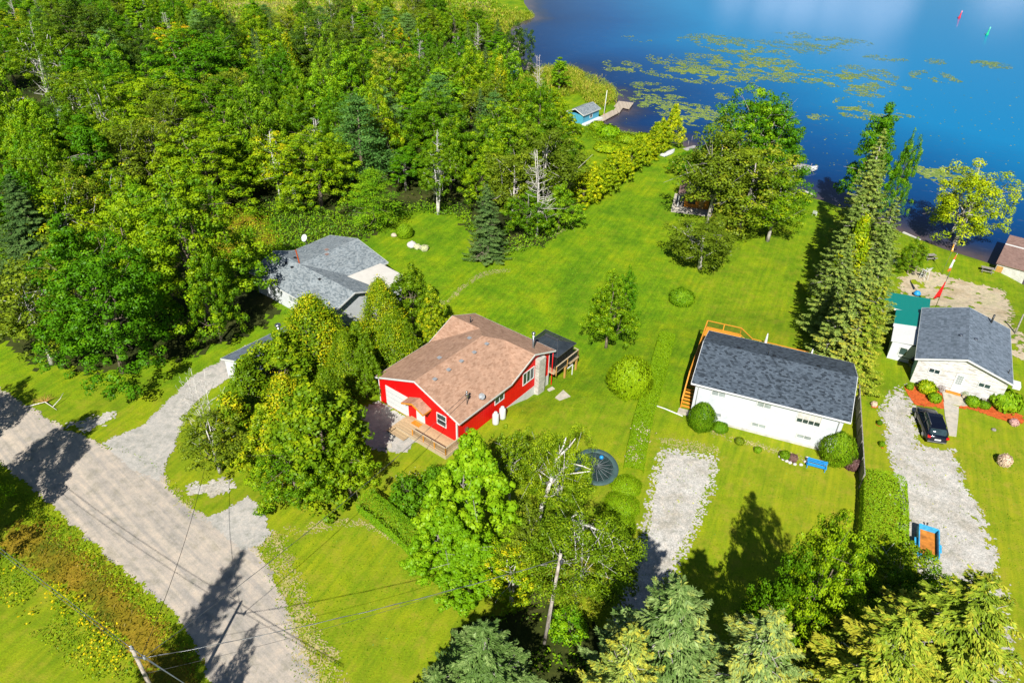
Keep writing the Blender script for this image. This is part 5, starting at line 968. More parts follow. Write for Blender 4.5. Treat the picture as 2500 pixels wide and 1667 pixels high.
# cedar hedge to the lake
hpts = [(1345, 478), (1362, 468), (1380, 456), (1398, 444), (1416, 432), (1434, 418), (1452, 402), (1470, 388), (1488, 373), (1506, 360), (1522, 350), (1545, 342)]
for i, (vx, vy) in enumerate(hpts):
    H = 5.6 + .5 * math.sin(i * 2.1) + (2.3 if i == 11 else 0) - (.8 if i in (7, 8) else 0); p = gv(vx, vy)
    lb = 'golden cedar number %s from the forest in the lakeward hedge' % ['one', 'two', 'three', 'four', 'five', 'six', 'seven', 'eight', 'nine', 'ten', 'eleven', 'twelve'][i]
    if i == 0: lb = 'golden cedar at the forest end of the lakeward hedge'
    if i == 11: lb = 'tallest golden cedar, at the water end of the hedge'
    OCC.append((p[0], p[1], 2)); plant('thuja%d' % (i % 2), p[0] - .4, p[1] + 1.2, p[2], H * 1.2, 2.8 if i < 11 else 3.0, 'cedar_tree', lb, 'tree', 'cedary', 'barkb', 'cedars of the hedge running to the lake')

# --- forest heroes
for key, vx, vy, ww, H, lf, bk, nm, lb in (
    ('nearspruce1', 1118, 425, 105, 12.5, 'spruce', 'barkb', 'spruce_tree', 'dark pointed spruce standing at the forest corner on the lawn'),
    ('rag1', 1255, 290, 170, 16, 'olive', 'dead', 'oak_tree', 'dark vine covered tree at the lawn corner with grey dead limbs'), ('rag0', 1180, 345, 120, 13, 'olive', 'dead', 'oak_tree', 'half dead tree with bleached limbs behind the pointed spruce'),
    ('maple2', 1215, 440, 110, 8, 'maple', 'barkb', 'maple_tree', 'low leafy tree skirting the vine covered trees'), ('maple0', 1290, 430, 95, 8, 'hedge', 'barkb', 'maple_tree', 'low leafy tree joining the forest to the cedar hedge'),
    ('birch0', 1000, 330, 100, 13, 'weed', 'birch', 'birch_tree', 'leaning white trunked birch on the edge of the lawn'), ('snag2', 1005, 290, 55, 14, None, 'birch', 'dead_tree', 'bleached forked birch stems rising over the lawn edge'),
    ('snag1', 1242, 335, 90, 16, None, 'dead', 'dead_tree', 'grey antler like dead top above the vine covered tree'), ('pine0', 815, 215, 165, 18, 'pine', 'barkb', 'pine_tree', 'blue green white pine with a soft rounded top'), ('pine1', 850, 385, 130, 11, 'pineg', 'barkb', 'pine_tree', 'layered bright pine at the lawn edge'),
    ('big1', 715, 300, 185, 14, 'maple', 'barkb', 'maple_tree', 'dense maple behind the light grey roof'), ('rag0', 655, 300, 140, 13, 'weed', 'birch', 'birch_tree', 'yellow green tree beside the long dead trunk'), ('snag0', 615, 290, 60, 14, None, 'birch', 'dead_tree', 'long pale dead trunk standing behind the meadow patch'),
    ('snag1', 715, 265, 60, 14, None, 'birch', 'dead_tree', 'pale dead trunk between the dense maple and the pine'), ('big0', 430, 95, 255, 17, 'green', 'barkb', 'maple_tree', 'great rounded maple crown with an orange flush at the top'), ('big1', 325, 170, 230, 15, 'maple', 'barkb', 'maple_tree', 'maple below and left of the great rounded crown'),
    ('big0', 500, 200, 220, 14, 'maple', 'barkb', 'maple_tree', 'maple with turning leaves right below the great crown'), ('oak0', 738, 52, 190, 17, 'dark', 'barkb', 'oak_tree', 'huge dark green oak crown in the upper forest'), ('oak1', 478, 35, 105, 14, 'dark', 'barkb', 'oak_tree', 'compact black green tree near the marsh'),
    ('maple3', 640, 70, 150, 14, 'mapley', 'barkb', 'maple_tree', 'yellowing maple left of the dark oak'), ('mapleo' if False else 'maple1', 400, 60, 120, 12, 'mapleo', 'barkb', 'maple_tree', 'maple with orange tips near the dead snags'), ('big1', 255, 260, 200, 14, 'maple', 'barkb', 'maple_tree', 'wide maple above the silver spruce'),
    ('big0', 450, 300, 240, 14, 'maple', 'barkb', 'maple_tree', 'broad maple in the middle of the forest with a layered crown'), ('nearspruce2', 135, 245, 55, 9, 'silver', 'barkb', 'spruce_tree', 'silvery blue spruce standing out at the left'), ('poplar1', 1008, 150, 130, 15, 'pineg', 'barkb', 'pine_tree', 'bright layered pine crown near the shore'),
    ('oak0', 1190, 60, 70, 14, 'dark', 'dead', 'oak_tree', 'dark tree leaning over the cove water'), ('poplar0', 1288, 133, 52, 9, 'green', 'barkb', 'poplar_tree', 'small pointed tree standing alone by the reeds'), ('cedarbig', 1215, 195, 110, 8, 'cedary', 'barkb', 'cedar_tree', 'golden leafy thicket beside the reed bed'), ('maple1', 1262, 205, 95, 8, 'mapley', 'barkb', 'maple_tree', 'yellow green tree next to the blue boathouse'),
    ('snag2', 1262, 205, 55, 8, None, 'dead', 'dead_tree', 'white dead branches over the yellow thicket by the reeds'), ('big1', 900, 100, 150, 15, 'green', 'barkb', 'maple_tree', 'bright green maple right of the dark oak'), ('big0', 1000, 230, 190, 14, 'maple', 'barkb', 'maple_tree', 'deep green maple mid forest near the lake'), ('rag1', 1130, 180, 120, 14, 'olive', 'dead', 'oak_tree', 'olive tree with pale limbs close to the cove'),
    ('pine1', 385, 420, 80, 12, 'pine', 'barkb', 'pine_tree', 'blue green young pine beside the tall rounded maple'), ('rag1', 110, 420, 150, 13, 'weed', 'birch', 'birch_tree', 'yellow green tree left of the red roof glimpse'), ('rag0', 160, 160, 110, 16, 'cedar', 'dead', 'cedar_tree', 'golden brown conifer top near the silver spruce'), ('birch1', 60, 60, 120, 17, 'birch', 'birch', 'birch_tree', 'pale birch with a long white trunk at the upper left'),
    ('snag0', 85, 120, 60, 14, None, 'birch', 'dead_tree', 'long white leaning trunk at the upper left'), ('big0', 165, 20, 190, 18, 'dark', 'barkb', 'oak_tree', 'dark green crown at the upper left')):
    TR(key, vx, vy, ww, H, nm, lb, 'dead tree' if nm.startswith('dead') else 'tree', lf, bk)
# ------------------------------------------------------------------ forest fill: single trees on a jittered grid
fpoly = np.array([g(x * S, y * S)[:2] for x, y in [(-60, 30), (150, 22), (330, 26), (480, 30), (560, 60), (760, 55), (900, 50), (1000, 40), (1080, 50), (1150, 70), (1165, 140), (1185, 225), (1240, 235), (1290, 300), (1325, 420), (1325, 480), (1235, 545), (1130, 560), (1060, 478), (960, 465),
                  (885, 490), (800, 545), (730, 545), (640, 480), (560, 450), (500, 440), (400, 500), (380, 600), (350, 640), (300, 720), (200, 800), (90, 800), (-60, 700)]])
meadow = [np.array([g(x * S, y * S)[:2] for x, y in p]) for p in ([(20, 235), (80, 235), (85, 300), (40, 330)], [(560, 500), (640, 500), (640, 580), (480, 600), (430, 560), (430, 500)])]
RF = random.Random(21); FT = []
kinds = [('maple', 4, 'maple', 'maple_tree', 'green maple'), ('maple', 4, 'green', 'maple_tree', 'bright green maple'), ('maple', 4, 'mapley', 'maple_tree', 'yellowing maple'), ('maple', 4, 'hedged', 'maple_tree', 'deep green maple'), ('rag', 2, 'olive', 'oak_tree', 'olive ragged tree'),
         ('birch', 2, 'weed', 'birch_tree', 'pale trunked birch'), ('pine', 2, 'pine', 'pine_tree', 'dark layered pine'), ('oak', 2, 'dark', 'oak_tree', 'dark green round tree'), ('poplar', 2, 'green', 'poplar_tree', 'upright green poplar'), ('maple', 4, 'mapleo', 'maple_tree', 'orange tipped maple'), ('cedar', 3, 'cedar', 'cedar_tree', 'golden green cedar'), ('snag', 3, None, 'dead_tree', 'bare bleached trunk'), ('spruce', 3, 'spruce', 'spruce_tree', 'narrow dark spruce')]
wts_near = [22, 16, 12, 8, 7, 7, 6, 3, 9, 2, 4, 2, 3]; wts_far = [7, 8, 9, 5, 10, 8, 5, 2, 6, 3, 7, 14, 12]
yy = 88.0; cand = []
while yy < 300:
    sp = 7.8 if yy < 150 else (8.4 if yy < 200 else 9.5)
    xx = -190.0
    while xx < 30: cand.append((xx + RF.uniform(-.38, .38) * sp, yy + RF.uniform(-.38, .38) * sp, sp)); xx += sp
    yy += sp * .95
ca = np.array([c[:2] for c in cand]); din = sdist(ca, fpoly); dm = np.minimum(*[sdist(ca, m_) for m_ in meadow]); nf = 0
for (x, y, sp), d, dmm in zip(cand, din, dm):
    if d > -1.0 or dmm < 3.5: continue
    c3 = MC @ np.array([x, y, -HC + 6]); ix = 1250 + FPX * c3[0] / c3[2]; iy = 833.5 + FPX * c3[1] / c3[2]
    if ix < -60 or ix > 2560 or iy < -110: continue
    if any((x - a) ** 2 + (y - b) ** 2 < (max(r_, 2.0) * .85 + 1.6) ** 2 for a, b, r_ in OCC): continue
    far = y > 195; k = RF.choices(range(len(kinds)), wts_far if far else wts_near)[0]; kd, nv, lf, nm, lb = kinds[k]
    H = RF.uniform(12.5, 18) * (.8 if far else 1); Rr = sp * RF.uniform(.50, .70)
    if kd in ('spruce', 'cedar'): Rr *= .6
    if kd == 'snag': Rr *= .45; H *= .95
    if far: Rr *= .8; H *= RF.uniform(.55, 1.0)
    if d > -7 and kd != 'snag': H *= .72
    FT.append((kd, x, y, ix, iy, H, Rr, nm, lb, lf, RF.randrange(nv), far)); continue
    zone = 'at the marshy far end' if far else ('in the forest beside the cove' if x > -25 else ('in the middle of the forest' if x > -60 else 'in the forest towards the left'))
    plant('%s%d' % (kd, RF.randrange(nv)), x, y, h1(x, y), H, Rr, nm, lb + ' ' + zone, 'dead tree' if kd == 'snag' else 'tree', lf, None, '%ss %s' % (lb, zone)); nf += 1
LM = [(430, 180, 'the great rounded crown'), (740, 130, 'the huge dark oak crown'), (478, 80, 'the compact black green tree'), (135, 290, 'the silvery blue spruce'), (815, 290, 'the tall blue green pine'), (720, 400, 'the dense maple behind the grey roof'), (1250, 420, 'the vine covered tree'), (990, 420, 'the white birch at the lawn'),
      (40, 480, 'the dark spruce at the left edge'), (400, 560, 'the tall maple by the driveway'), (150, 340, 'the red roof glimpse'), (66, 268, 'the tiny kiosk clearing'), (1190, 110, 'the dark tree at the cove'), (1215, 250, 'the golden thicket by the reeds'), (1000, 200, 'the bright layered pine'), (640, 120, 'the yellowing maple'), (165, 80, 'the dark crown at upper left'),
      (625, 420, 'the long pale dead trunk'), (900, 150, 'the bright green lakeside maple'), (330, 250, 'the second great maple'), (500, 40, 'the marsh edge'), (820, 40, 'the middle of the marsh'), (1080, 60, 'the cove point'), (540, 330, 'the broad middle maple'), (260, 30, 'the pond glimpse'), (1110, 300, 'the pale limbed olive tree'), (480, 470, 'the meadow patch'), (250, 420, 'the wide left maple')]
used = {}
for kd, x, y, ix, iy, H, Rr, nm, lb, lf, vv, far in FT:
    vx, vy = ix / S, iy / S; q = min(LM, key=lambda m_: (m_[0] - vx) ** 2 + 2.2 * (m_[1] - vy) ** 2); dx, dy = vx - q[0], (vy - q[1]) * 1.4
    rel = ('right of' if dx > 0 else 'left of') if abs(dx) > abs(dy) else ('in front of' if dy > 0 else 'behind'); base = lb + ' ' + rel + ' ' + q[2]
    opts = [base] + [a + ' ' + base for a in (('tall', 'slim', 'high') if H > 13 else ('low', 'small', 'short'))] + [lb + ' close ' + rel + ' ' + q[2], lb + ' farther ' + rel + ' ' + q[2]]
    lab = next((o_ for o_ in opts if o_ not in used), base); used[lab] = 1
    zone = 'at the marshy far end' if far else ('in the forest beside the cove' if x > -25 else ('in the middle of the forest' if x > -60 else 'in the forest towards the left'))
    plant('%s%d' % (kd, vv), x, y, h1(x, y), H, Rr, nm, lab, 'dead tree' if kd == 'snag' else 'tree', lf, None, '%ss %s' % (lb, zone)); nf += 1
print('forest trees', nf)
# ------------------------------------------------------------------ loose vegetation (uncountable)
def veg(name, label, polys, dens, hgt, leafm, seed, lf=.3, wd=.09, cat='weeds', rag=.4, keep=None, tuft=1.0, up=1.0, dz=0.0):
    polys = [np.array([g(x * S, y * S)[:2] for x, y in p]) for p in polys]; A = np.vstack(polys); x0, y0 = A.min(0); x1, y1 = A.max(0); r = rg(seed); n_ = int((x1 - x0) * (y1 - y0) * dens)
    P = np.stack([x0 + r.random(n_) * (x1 - x0), y0 + r.random(n_) * (y1 - y0)], 1); d = np.full(n_, 1e9)
    for p in polys: d = np.minimum(d, sdist(P, p))
    ok = d + (r.random(n_) - .5) * rag * 2 < 0
    if keep is not None: ok &= keep(P[:, 0], P[:, 1], d, r)
    P = P[ok]; k = len(P); cl = fbm(P[:, 0], P[:, 1], 1.3 * tuft, seed); z = hh(P) + dz; hz = hgt * (.35 + 1.1 * cl) * (.5 + .6 * r.random(k))
    C3 = np.column_stack([P, z + hz * (.25 + .6 * r.random(k))]); T = r.normal(size=(k, 3)) * .55; T[:, 2] += up; N = r.normal(size=(k, 3)); N[:, 2] = np.abs(N[:, 2]) * .8 + .5; o0 = C3.mean(0)
    me = quadmesh(name, cards(C3 - o0, N, T, lf, wd, r), np.clip(cl * .6 + .5 * r.random(k) - .05, 0, 1)); ob = link(name, me, L[leafm]); ob.location = tuple(o0); return tag(ob, label, cat, None, 'stuff')
field = [(-60, 1062), (60, 1132), (150, 1207), (250, 1297), (330, 1367), (400, 1427), (440, 1487), (462, 1568), (470, 1640), (-200, 1640)]
veg('roadside_weeds', 'green weeds along the lower edge of the road', [[(-40, 1068), (60, 1128), (150, 1203), (250, 1292), (330, 1362), (400, 1422), (440, 1482), (466, 1568), (440, 1568), (400, 1500), (330, 1420), (230, 1330), (130, 1250), (40, 1170), (-40, 1110)]], 55, .55, 'weed', 3, .19, .08)
veg('dry_weeds', 'rusty brown dry grass in the ditch field', [[(40, 1195), (120, 1215), (230, 1300), (330, 1400), (430, 1520), (440, 1600), (370, 1568), (290, 1470), (180, 1380), (70, 1290), (0, 1250)]], 26, .5, 'weedo', 4, .32, .08, rag=1.0)
veg('green_weeds', 'green leafy weeds in the ditch field', [[(-60, 1250), (60, 1290), (170, 1380), (280, 1470), (350, 1568), (200, 1568), (120, 1500), (40, 1420), (-60, 1380)]], 45, .8, 'weed', 5, .19, .085, keep=lambda x, y, d, r: fbm(x, y, 2.6, 8) > .40)
veg('goldenrod', 'yellow goldenrod flowers in the ditch field', [[(0, 1240), (120, 1330), (220, 1400), (300, 1480), (290, 1568), (150, 1500), (60, 1430), (0, 1380)]], 12, 1.1, 'goldenrod', 6, .22, .14, 'flowers', keep=lambda x, y, d, r: fbm(x, y, 1.8, 12) > .54)
veg('verge_tufts', 'sparse grass tufts growing through the gravel verge', [[(585, 1235), (660, 1225), (720, 1400), (800, 1568), (680, 1568), (625, 1340)], [(368, 1080), (410, 1130), (470, 1190), (430, 1185)], [(250, 1025), (300, 1045), (372, 1085), (368, 1080), (340, 1050), (270, 1020)], [(0, 888), (60, 925), (150, 980), (240, 1018), (236, 1026), (150, 992), (60, 938), (0, 900)]], 16, .12, 'weed', 7, .2, .1, 'grass')
veg('drive_tufts', 'grass tufts along the edges of the pale gravel drives', [[(1480, 1030), (1660, 1040), (1640, 1130), (1600, 1250), (1480, 1400), (1430, 1400), (1480, 1200)], [(2010, 870), (2100, 880), (2190, 1030), (2260, 1180), (2330, 1400), (2200, 1400), (2100, 1250), (2030, 1080)]], 3.0, .12, 'weed', 8, .2, .09, 'grass', keep=lambda x, y, d, r: fbm(x, y, 1.5, 3) > .5)
veg('shade_plants', 'leafy undergrowth in the shade behind the bottom spruces', [[(1040, 1450), (1180, 1400), (1250, 1330), (1330, 1430), (1420, 1400), (1500, 1568), (1000, 1568)]], 10, .8, 'hedge', 41, .3, .16, 'undergrowth', .8, keep=lambda x, y, d, r: fbm(x, y, 2, 4) > .45)
veg('meadow_plants', 'yellow green meadow plants between forest and light grey roof', [[(420, 500), (520, 470), (630, 490), (660, 560), (560, 640), (440, 600)]], 14, 1.0, 'weed', 9, .34, .16)
veg('meadow_flowers', 'rusty and golden plants of the meadow patch', [[(440, 510), (540, 500), (560, 560), (450, 580)]], 7, .7, 'cedary', 10, .26, .12)
veg('undergrowth', 'bushy undergrowth along the edge of the forest', [[(560, 480), (660, 470), (800, 500), (890, 500), (960, 470), (1060, 480), (1050, 500), (960, 488), (900, 515), (800, 565), (640, 600), (580, 640), (560, 600), (640, 560)], [(1060, 478), (1130, 560), (1240, 545), (1335, 480), (1345, 500), (1240, 570), (1130, 580), (1050, 500)], [(1150, 590), (1180, 560), (1250, 530), (1310, 490), (1330, 505), (1250, 550), (1200, 580)]], 22, 1.5, 'hedge', 11, .32, .18, 'undergrowth', .9)
veg('understory', 'mixed low growth on the forest floor', [[(-60, 60), (600, 60), (1150, 70), (1180, 230), (1290, 300), (1320, 430), (1100, 480), (700, 540), (560, 460), (380, 600), (300, 780), (-60, 780)]], .8, 1.3, 'dark', 12, .55, .36, 'undergrowth', 1.0)
veg('marsh_reeds', 'pale reeds and grasses of the far marsh', [[(180, 0), (760, 2), (1130, 4), (1190, 30), (1150, 60), (980, 62), (850, 50), (600, 60), (330, 50)]], 1.5, 2.0, 'reed', 13, .9, .35, 'reeds', 3, up=1.6)
veg('marsh_bushes', 'low green bushes in the far marsh', [[(0, 5), (1120, 5), (1180, 60), (1000, 70), (600, 75), (200, 60), (0, 60)]], 2.2, 3.4, 'weed', 14, .8, .5, 'bushes', 3, keep=lambda x, y, d, r: fbm(x, y, 9, 4) > .5)
reed1 = [(1195, 165), (1260, 158), (1330, 168), (1385, 190), (1415, 215), (1412, 235), (1385, 252), (1350, 240), (1330, 215), (1290, 225), (1220, 215), (1190, 190)]
veg('reed_bed', 'green reed bed between the two blue boathouses', [reed1], 34, 2.2, 'reed', 15, 1.0, .10, 'reeds', .8, up=2.5)
veg('cove_reeds', 'yellow green reeds on the point across the cove', [[(1130, 30), (1195, 32), (1228, 36), (1215, 48), (1180, 56), (1140, 100), (1120, 90)]], 16, 1.9, 'reed', 16, 1.1, .14, 'reeds', .9, up=2.5)
veg('shore_plants', 'wildflowers and weeds along the lake bank', [[(1375, 300), (1420, 305), (1480, 315), (1530, 330), (1520, 345), (1470, 345), (1430, 335), (1380, 320)], [(1345, 290), (1375, 300), (1380, 330), (1345, 320)]], 26, 1.1, 'weed', 17, .3, .15, 'weeds', .6)
veg('shore_flowers', 'orange lilies along the lake bank', [[(1372, 306), (1395, 308), (1393, 318), (1372, 316)], [(1445, 318), (1470, 320), (1468, 330), (1447, 328)]], 6, .9, 'mapleo', 18, .25, .15, 'flowers', .4)
for nm, lb, pp, dn, s_ in (('lawn_clover', 'coarse clover tufts on the back lawn', [[(820, 560), (1000, 500), (1330, 510), (1560, 370), (1600, 520), (1560, 760), (1300, 700), (1000, 660)], [(1600, 520), (1860, 470), (1880, 740), (1650, 740), (1600, 700)]], 3.2, 31), ('lawn_tufts', 'fine tufts on the front lawns', [[(640, 1220), (830, 1190), (960, 1280), (1050, 1500), (830, 1560), (700, 1350)], [(1180, 930), (1420, 900), (1440, 1080), (1250, 1080)], [(1620, 1040), (1930, 1090), (1930, 1250), (1800, 1400), (1540, 1400)], [(2190, 1000), (2352, 1000), (2352, 1350), (2250, 1200)]], 3.5, 32)):
    veg(nm, lb, pp, dn, .07, 'lowhedge', s_, .16, .08, 'grass', .5, tuft=2.0, up=.3)
# lily pads
def lilies():
    r = rg(77); pats = [(1640, 90, 50, 8), (1600, 95, 40, 6), (1690, 105, 75, 14), (1720, 120, 70, 12), (1740, 145, 75, 18), (1650, 140, 85, 10), (1600, 163, 60, 10), (1690, 165, 110, 16), (1790, 155, 45, 15), (1570, 172, 75, 10), (1610, 182, 55, 9), (1665, 175, 80, 10), (1860, 100, 50, 9), (1820, 115, 60, 5),
        (1905, 105, 40, 10), (1940, 95, 50, 6), (1820, 80, 35, 6), (1930, 180, 70, 13), (1985, 170, 60, 14), (2000, 195, 70, 10), (1920, 190, 60, 9), (1510, 135, 20, 8), (1540, 150, 30, 9), (1430, 150, 35, 8), (1420, 160, 30, 6), (2140, 175, 40, 9), (2150, 182, 45, 6), (2280, 150, 38, 6), (2260, 145, 25, 4), (2150, 142, 20, 5),
        (1480, 225, 30, 12), (1560, 245, 70, 8), (1580, 262, 60, 12), (1600, 275, 45, 12), (1500, 200, 40, 8), (1710, 200, 30, 6), (1820, 185, 25, 5), (1960, 240, 35, 12), (1975, 260, 40, 12), (2060, 265, 30, 4), (2110, 395, 42, 10), (2175, 405, 45, 12), (1990, 215, 40, 6), (1460, 90, 28, 5), (1440, 215, 22, 6), (1880, 270, 20, 6), (2040, 135, 45, 5), (1380, 205, 20, 8), (1800, 98, 40, 4), (1500, 245, 30, 5), (1545, 225, 25, 5), (1750, 215, 20, 4), (1660, 222, 14, 6)]
    P = []
    for (cx, cy, a, b) in pats:
        k = int(a * b * 3.4); th = r.random(k) * 6.283; q = r.random(k) ** .55 * 1.35; vx = cx + a * q * np.cos(th); vy = cy + b * q * np.sin(th) + (vx - cx) * .10
        for x, y in zip(vx, vy): P.append(un(x * S, y * S, WZ))
    P = np.array(P); d = sdist(P, lake); nz_ = fbm(P[:, 0], P[:, 1], 3.0, 6); P = P[(d < -1.5) & (nz_ > .47) & (fbm(P[:, 0], P[:, 1], .9, 8) > .36)]
    # stray pads
    k = 420; vx = 1380 + r.random(k) * 960; vy = 180 + r.random(k) * 260; Q = np.array([un(x * S, y * S, WZ) for x, y in zip(vx, vy)]); P = np.vstack([P, Q[sdist(Q, lake) < -1.5]])
    n_ = len(P); N = np.tile([0, 0, 1.], (n_, 1)) + .03 * r.normal(size=(n_, 3)); sz = .30 + .28 * r.random(n_) ** 2
    V = cards(np.column_stack([P, np.full(n_, WZ + .025) + .015 * r.random(n_)]), N, np.column_stack([r.normal(size=(n_, 2)), np.zeros(n_)]), sz, sz * .95, r); o0 = V.mean((0, 1)); me = quadmesh('lily_pads', V - o0, r.random(n_)); ob = link('lily_pads', me, L['lily']); ob.location = tuple(o0)
    tag(ob, 'floating lily pads and weed in drifts across the lake', 'lily pads', None, 'stuff'); print('pads', n_)
lilies()

# ------------------------------------------------------------------ poles and wires
def pole(name, label, base, topv, H, r0=.16):
    b = g(base[0], base[1]) if not isinstance(base, tuple) or len(base) == 2 else np.array(base); tp = un(topv[0], topv[1], b[2] + H); t = thing(name, label, 'utility pole', b)
    mb = MB(); d = Vector((tp[0] - b[0], tp[1] - b[1], H)); mb.tube([-d * .03, d * .5, d], [r0, r0 * .85, r0 * .66], 12); mb.build('shaft', M['polewood'], t); return t, Vector(tuple(b)) + d, d
pl, PT1, d1 = pole('utility_pole', 'brown utility pole in the bottom left corner where the wires meet', (421.6, 1784), (322, 1582), 10.4, .17)
mb = MB(); mb.lathe([(.10, 0), (.12, .1), (.05, .16), (.09, .22), (.03, .3)], 10, tuple(d1)); mb.build('insulator', M['grey'], pl)
mb = MB(); q = d1 * .93; mb.bar(q + Vector((-.1, -.1, 0)), q + Vector((.75, -.25, 0)), .09, .09); mb.build('bracket', M['steel'], pl); mb = MB(); mb.lathe([(.07, -.2), (.1, 0), (.07, .2)], 8, tuple(q + Vector((.75, -.25, .1)))); mb.build('bracket_insulator', M['grey'], pl)
p2, PT2, d2 = pole('utility_pole', 'weathered grey pole leaning in front of the drooping birch', (1329, 1570), (1369, 1352), 10.2, .17)
mb = MB(); q = d2 * .94; mb.lathe([(.12, -.18), (.14, -.1), (.14, .12), (.1, .2)], 10, tuple(q + Vector((.12, -.2, 0)))); mb.build('transformer_bracket', M['darkgrey'], p2)
def wire(label, a, b, sag=.5, r_=.02, mat='darkgrey', group='overhead wires', twist=False):
    a = Vector(tuple(map(float, a))); b = Vector(tuple(map(float, b))); k = 22; pts = [a.lerp(b, i / k) - Vector((0, 0, sag * 4 * (i / k) * (1 - i / k))) for i in range(k + 1)]; mb = MB(); mb.tube([p - a for p in pts], [r_] * (k + 1), 5)
    if twist:   # bright bare neutral wound round the cable
        k2 = int((b - a).length * 3); pp = []
        for i in range(k2 + 1): f = i / k2; c = a.lerp(b, f) - Vector((0, 0, sag * 4 * f * (1 - f))) - a; th = f * k2 * .55; pp.append(c + Vector((math.cos(th) * .03, math.sin(th) * .03, math.sin(th + 1) * .03)))
        o = mb.build('power_line', M[mat]); m2_ = MB(); m2_.tube(pp, [.014] * len(pp), 4); c_ = m2_.build('neutral_wire', M['steel'], o)
    else: o = mb.build('power_line', M[mat])
    o.location = a; return tag(o, label, 'wire', group)
def air(sx, sy, z): p = un(sx, sy, z); return Vector((p[0], p[1], z))
K1 = PT1 - d1 * .06
wire('pale wire from the corner pole leaving at the left edge', PT1, air(-180, 1195, 10.5), .3, .022, 'steel'); wire('second pale wire beside the one leaving at the left edge', K1, air(-180, 1206, 9.9), .3, .018, 'steel')
wire('thick pale cable from the corner pole to the bottom edge', PT1, air(640, 1790, 10.2), .1, .03, 'steel'); wire('thinner pale cable beside the thick one at the bottom edge', K1 + Vector((.6, -.2, 0)), air(650, 1790, 9.8), .1, .022, 'steel')
wire('twisted wire from the corner pole to the red house mast', K1 + Vector((.7, -.2, 0)), RL_MAST, .9, .018, twist=True)
wire('twisted wire from the corner pole across the lawn to the leaning pole', K1 + Vector((.72, -.2, -.1)), PT2 - d2 * .05, .7, .02, twist=True)
wire('thin black wire from the corner pole over the road to the driveway cedars', K1 + Vector((.5, -.2, 0)), air(510, 1095, 3.2), 1.1, .02, 'black')
wire('thin low wire from the corner pole across the front lawn', PT1 - d1 * .28, air(1150, 1425, 6.0), .5, .012, 'darkgrey')

t = thing('hanging_branch', 'long bleached bare branch drooping over the hedge lobes beside the leaning pole', 'branch', tuple(air(1395, 1268, 8.2))); mb = MB(); O_ = air(1395, 1268, 8.2)
for (a, b, w0) in (((1395, 1268), (1560, 1345), .11), ((1400, 1272), (1422, 1308), .05), ((1440, 1285), (1474, 1362), .05), ((1480, 1300), (1500, 1350), .04), ((1500, 1318), (1535, 1370), .05), ((1450, 1268), (1492, 1278), .04), ((1520, 1328), (1552, 1360), .03), ((1395, 1262), (1415, 1258), .07), ((1470, 1295), (1468, 1330), .03), ((1540, 1320), (1565, 1318), .03)):
    pa, pm, pb_ = air(a[0], a[1], 8.2), air((a[0] + b[0]) / 2 + 4, (a[1] + b[1]) / 2 - 5, 8.0), air(b[0], b[1], 7.4); mb.tube([pa - O_, pm - O_, pb_ - O_], [w0, w0 * .7, .015], 6)
mb.build('limb', M['birch'], t)
t = thing('birch_tree', 'forked white birch stems rising left of the trampoline', 'tree', tuple(g(1330, 1330))); O_ = Vector(tuple(g(1330, 1330))); mb = MB()
ch_ = [(1322, 1322, .3), (1312, 1280, 2.0), (1320, 1245, 4.0), (1330, 1215, 5.5), (1345, 1175, 7.5), (1358, 1120, 9.6), (1390, 1090, 11), (1405, 1070, 12)]
P_ = [air(x, y, z) - O_ for x, y, z in ch_]; mb.tube(P_, [.26, .24, .22, .20, .17, .13, .08, .03], 9)
for a, q in (((1330, 1215, 5.5), [(1345, 1212, 6), (1358, 1207, 6.6)]), ((1340, 1190, 6.8), [(1365, 1160, 8.4), (1400, 1155, 9.2), (1440, 1150, 9.8)]), ((1336, 1205, 6.0), [(1350, 1165, 8), (1372, 1150, 9), (1385, 1140, 9.6)]), ((1358, 1120, 9.6), [(1375, 1090, 11), (1382, 1068, 12)]), ((1345, 1175, 7.5), [(1325, 1180, 7.8), (1318, 1160, 8.6)]), ((1372, 1145, 9), [(1395, 1130, 9.6), (1425, 1138, 9.9), (1442, 1146, 9.8)])):
    q_ = [air(*a) - O_] + [air(*b) - O_ for b in q]; mb.tube(q_, [.12] + [.08 - .06 * i / len(q) for i in range(len(q))], 6)
mb.build('trunk', M['birch'], t)
# ------------------------------------------------------------------ black car
A_ = gv(2257 / S, 1068 / S); B_ = gv(2239.5 / S, 1021 / S); dv = B_ - A_; hd = math.atan2(dv[1], dv[0]); wb = 2.75
cx = (A_ + B_) / 2; side = np.array([math.sin(hd), -math.cos(hd), 0]); cc_ = cx + side * .82
car = thing('parked_car', 'black suv parked on the gravel beside the cottage path', 'car', (cc_[0], cc_[1], h1(cc_[0], cc_[1])), hd)
cs_ = float(np.linalg.norm(dv)) / wb; print('car scale', cs_); car.scale = (max(1.0, min(1.2, cs_ * 1.04)),) * 3
st = [(-2.34, .70, .48, .86), (-2.25, .86, .36, 1.02), (-1.9, .93, .30, 1.08), (-1.0, .95, .26, 1.06), (0, .95, .26, 1.04), (1.0, .95, .26, 1.01), (1.7, .92, .28, .95), (2.1, .82, .33, .86), (2.34, .62, .42, .72)]
def loft(secs, closed=True):
    mb = MB(); rows = []
    for s_ in secs: b = len(mb.v); mb.v += [tuple(p) for p in s_]; rows.append(b)
    m_ = len(secs[0])
    for a, b in zip(rows[:-1], rows[1:]):
        for j in range(m_): j2 = (j + 1) % m_; mb.f.append((a + j, a + j2, b + j2, b + j)); mb.sm.append(True)
    mb.f.append(tuple(rows[0] + j for j in range(m_))[::-1]); mb.f.append(tuple(rows[-1] + j for j in range(m_))); mb.sm += [False, False]; return mb
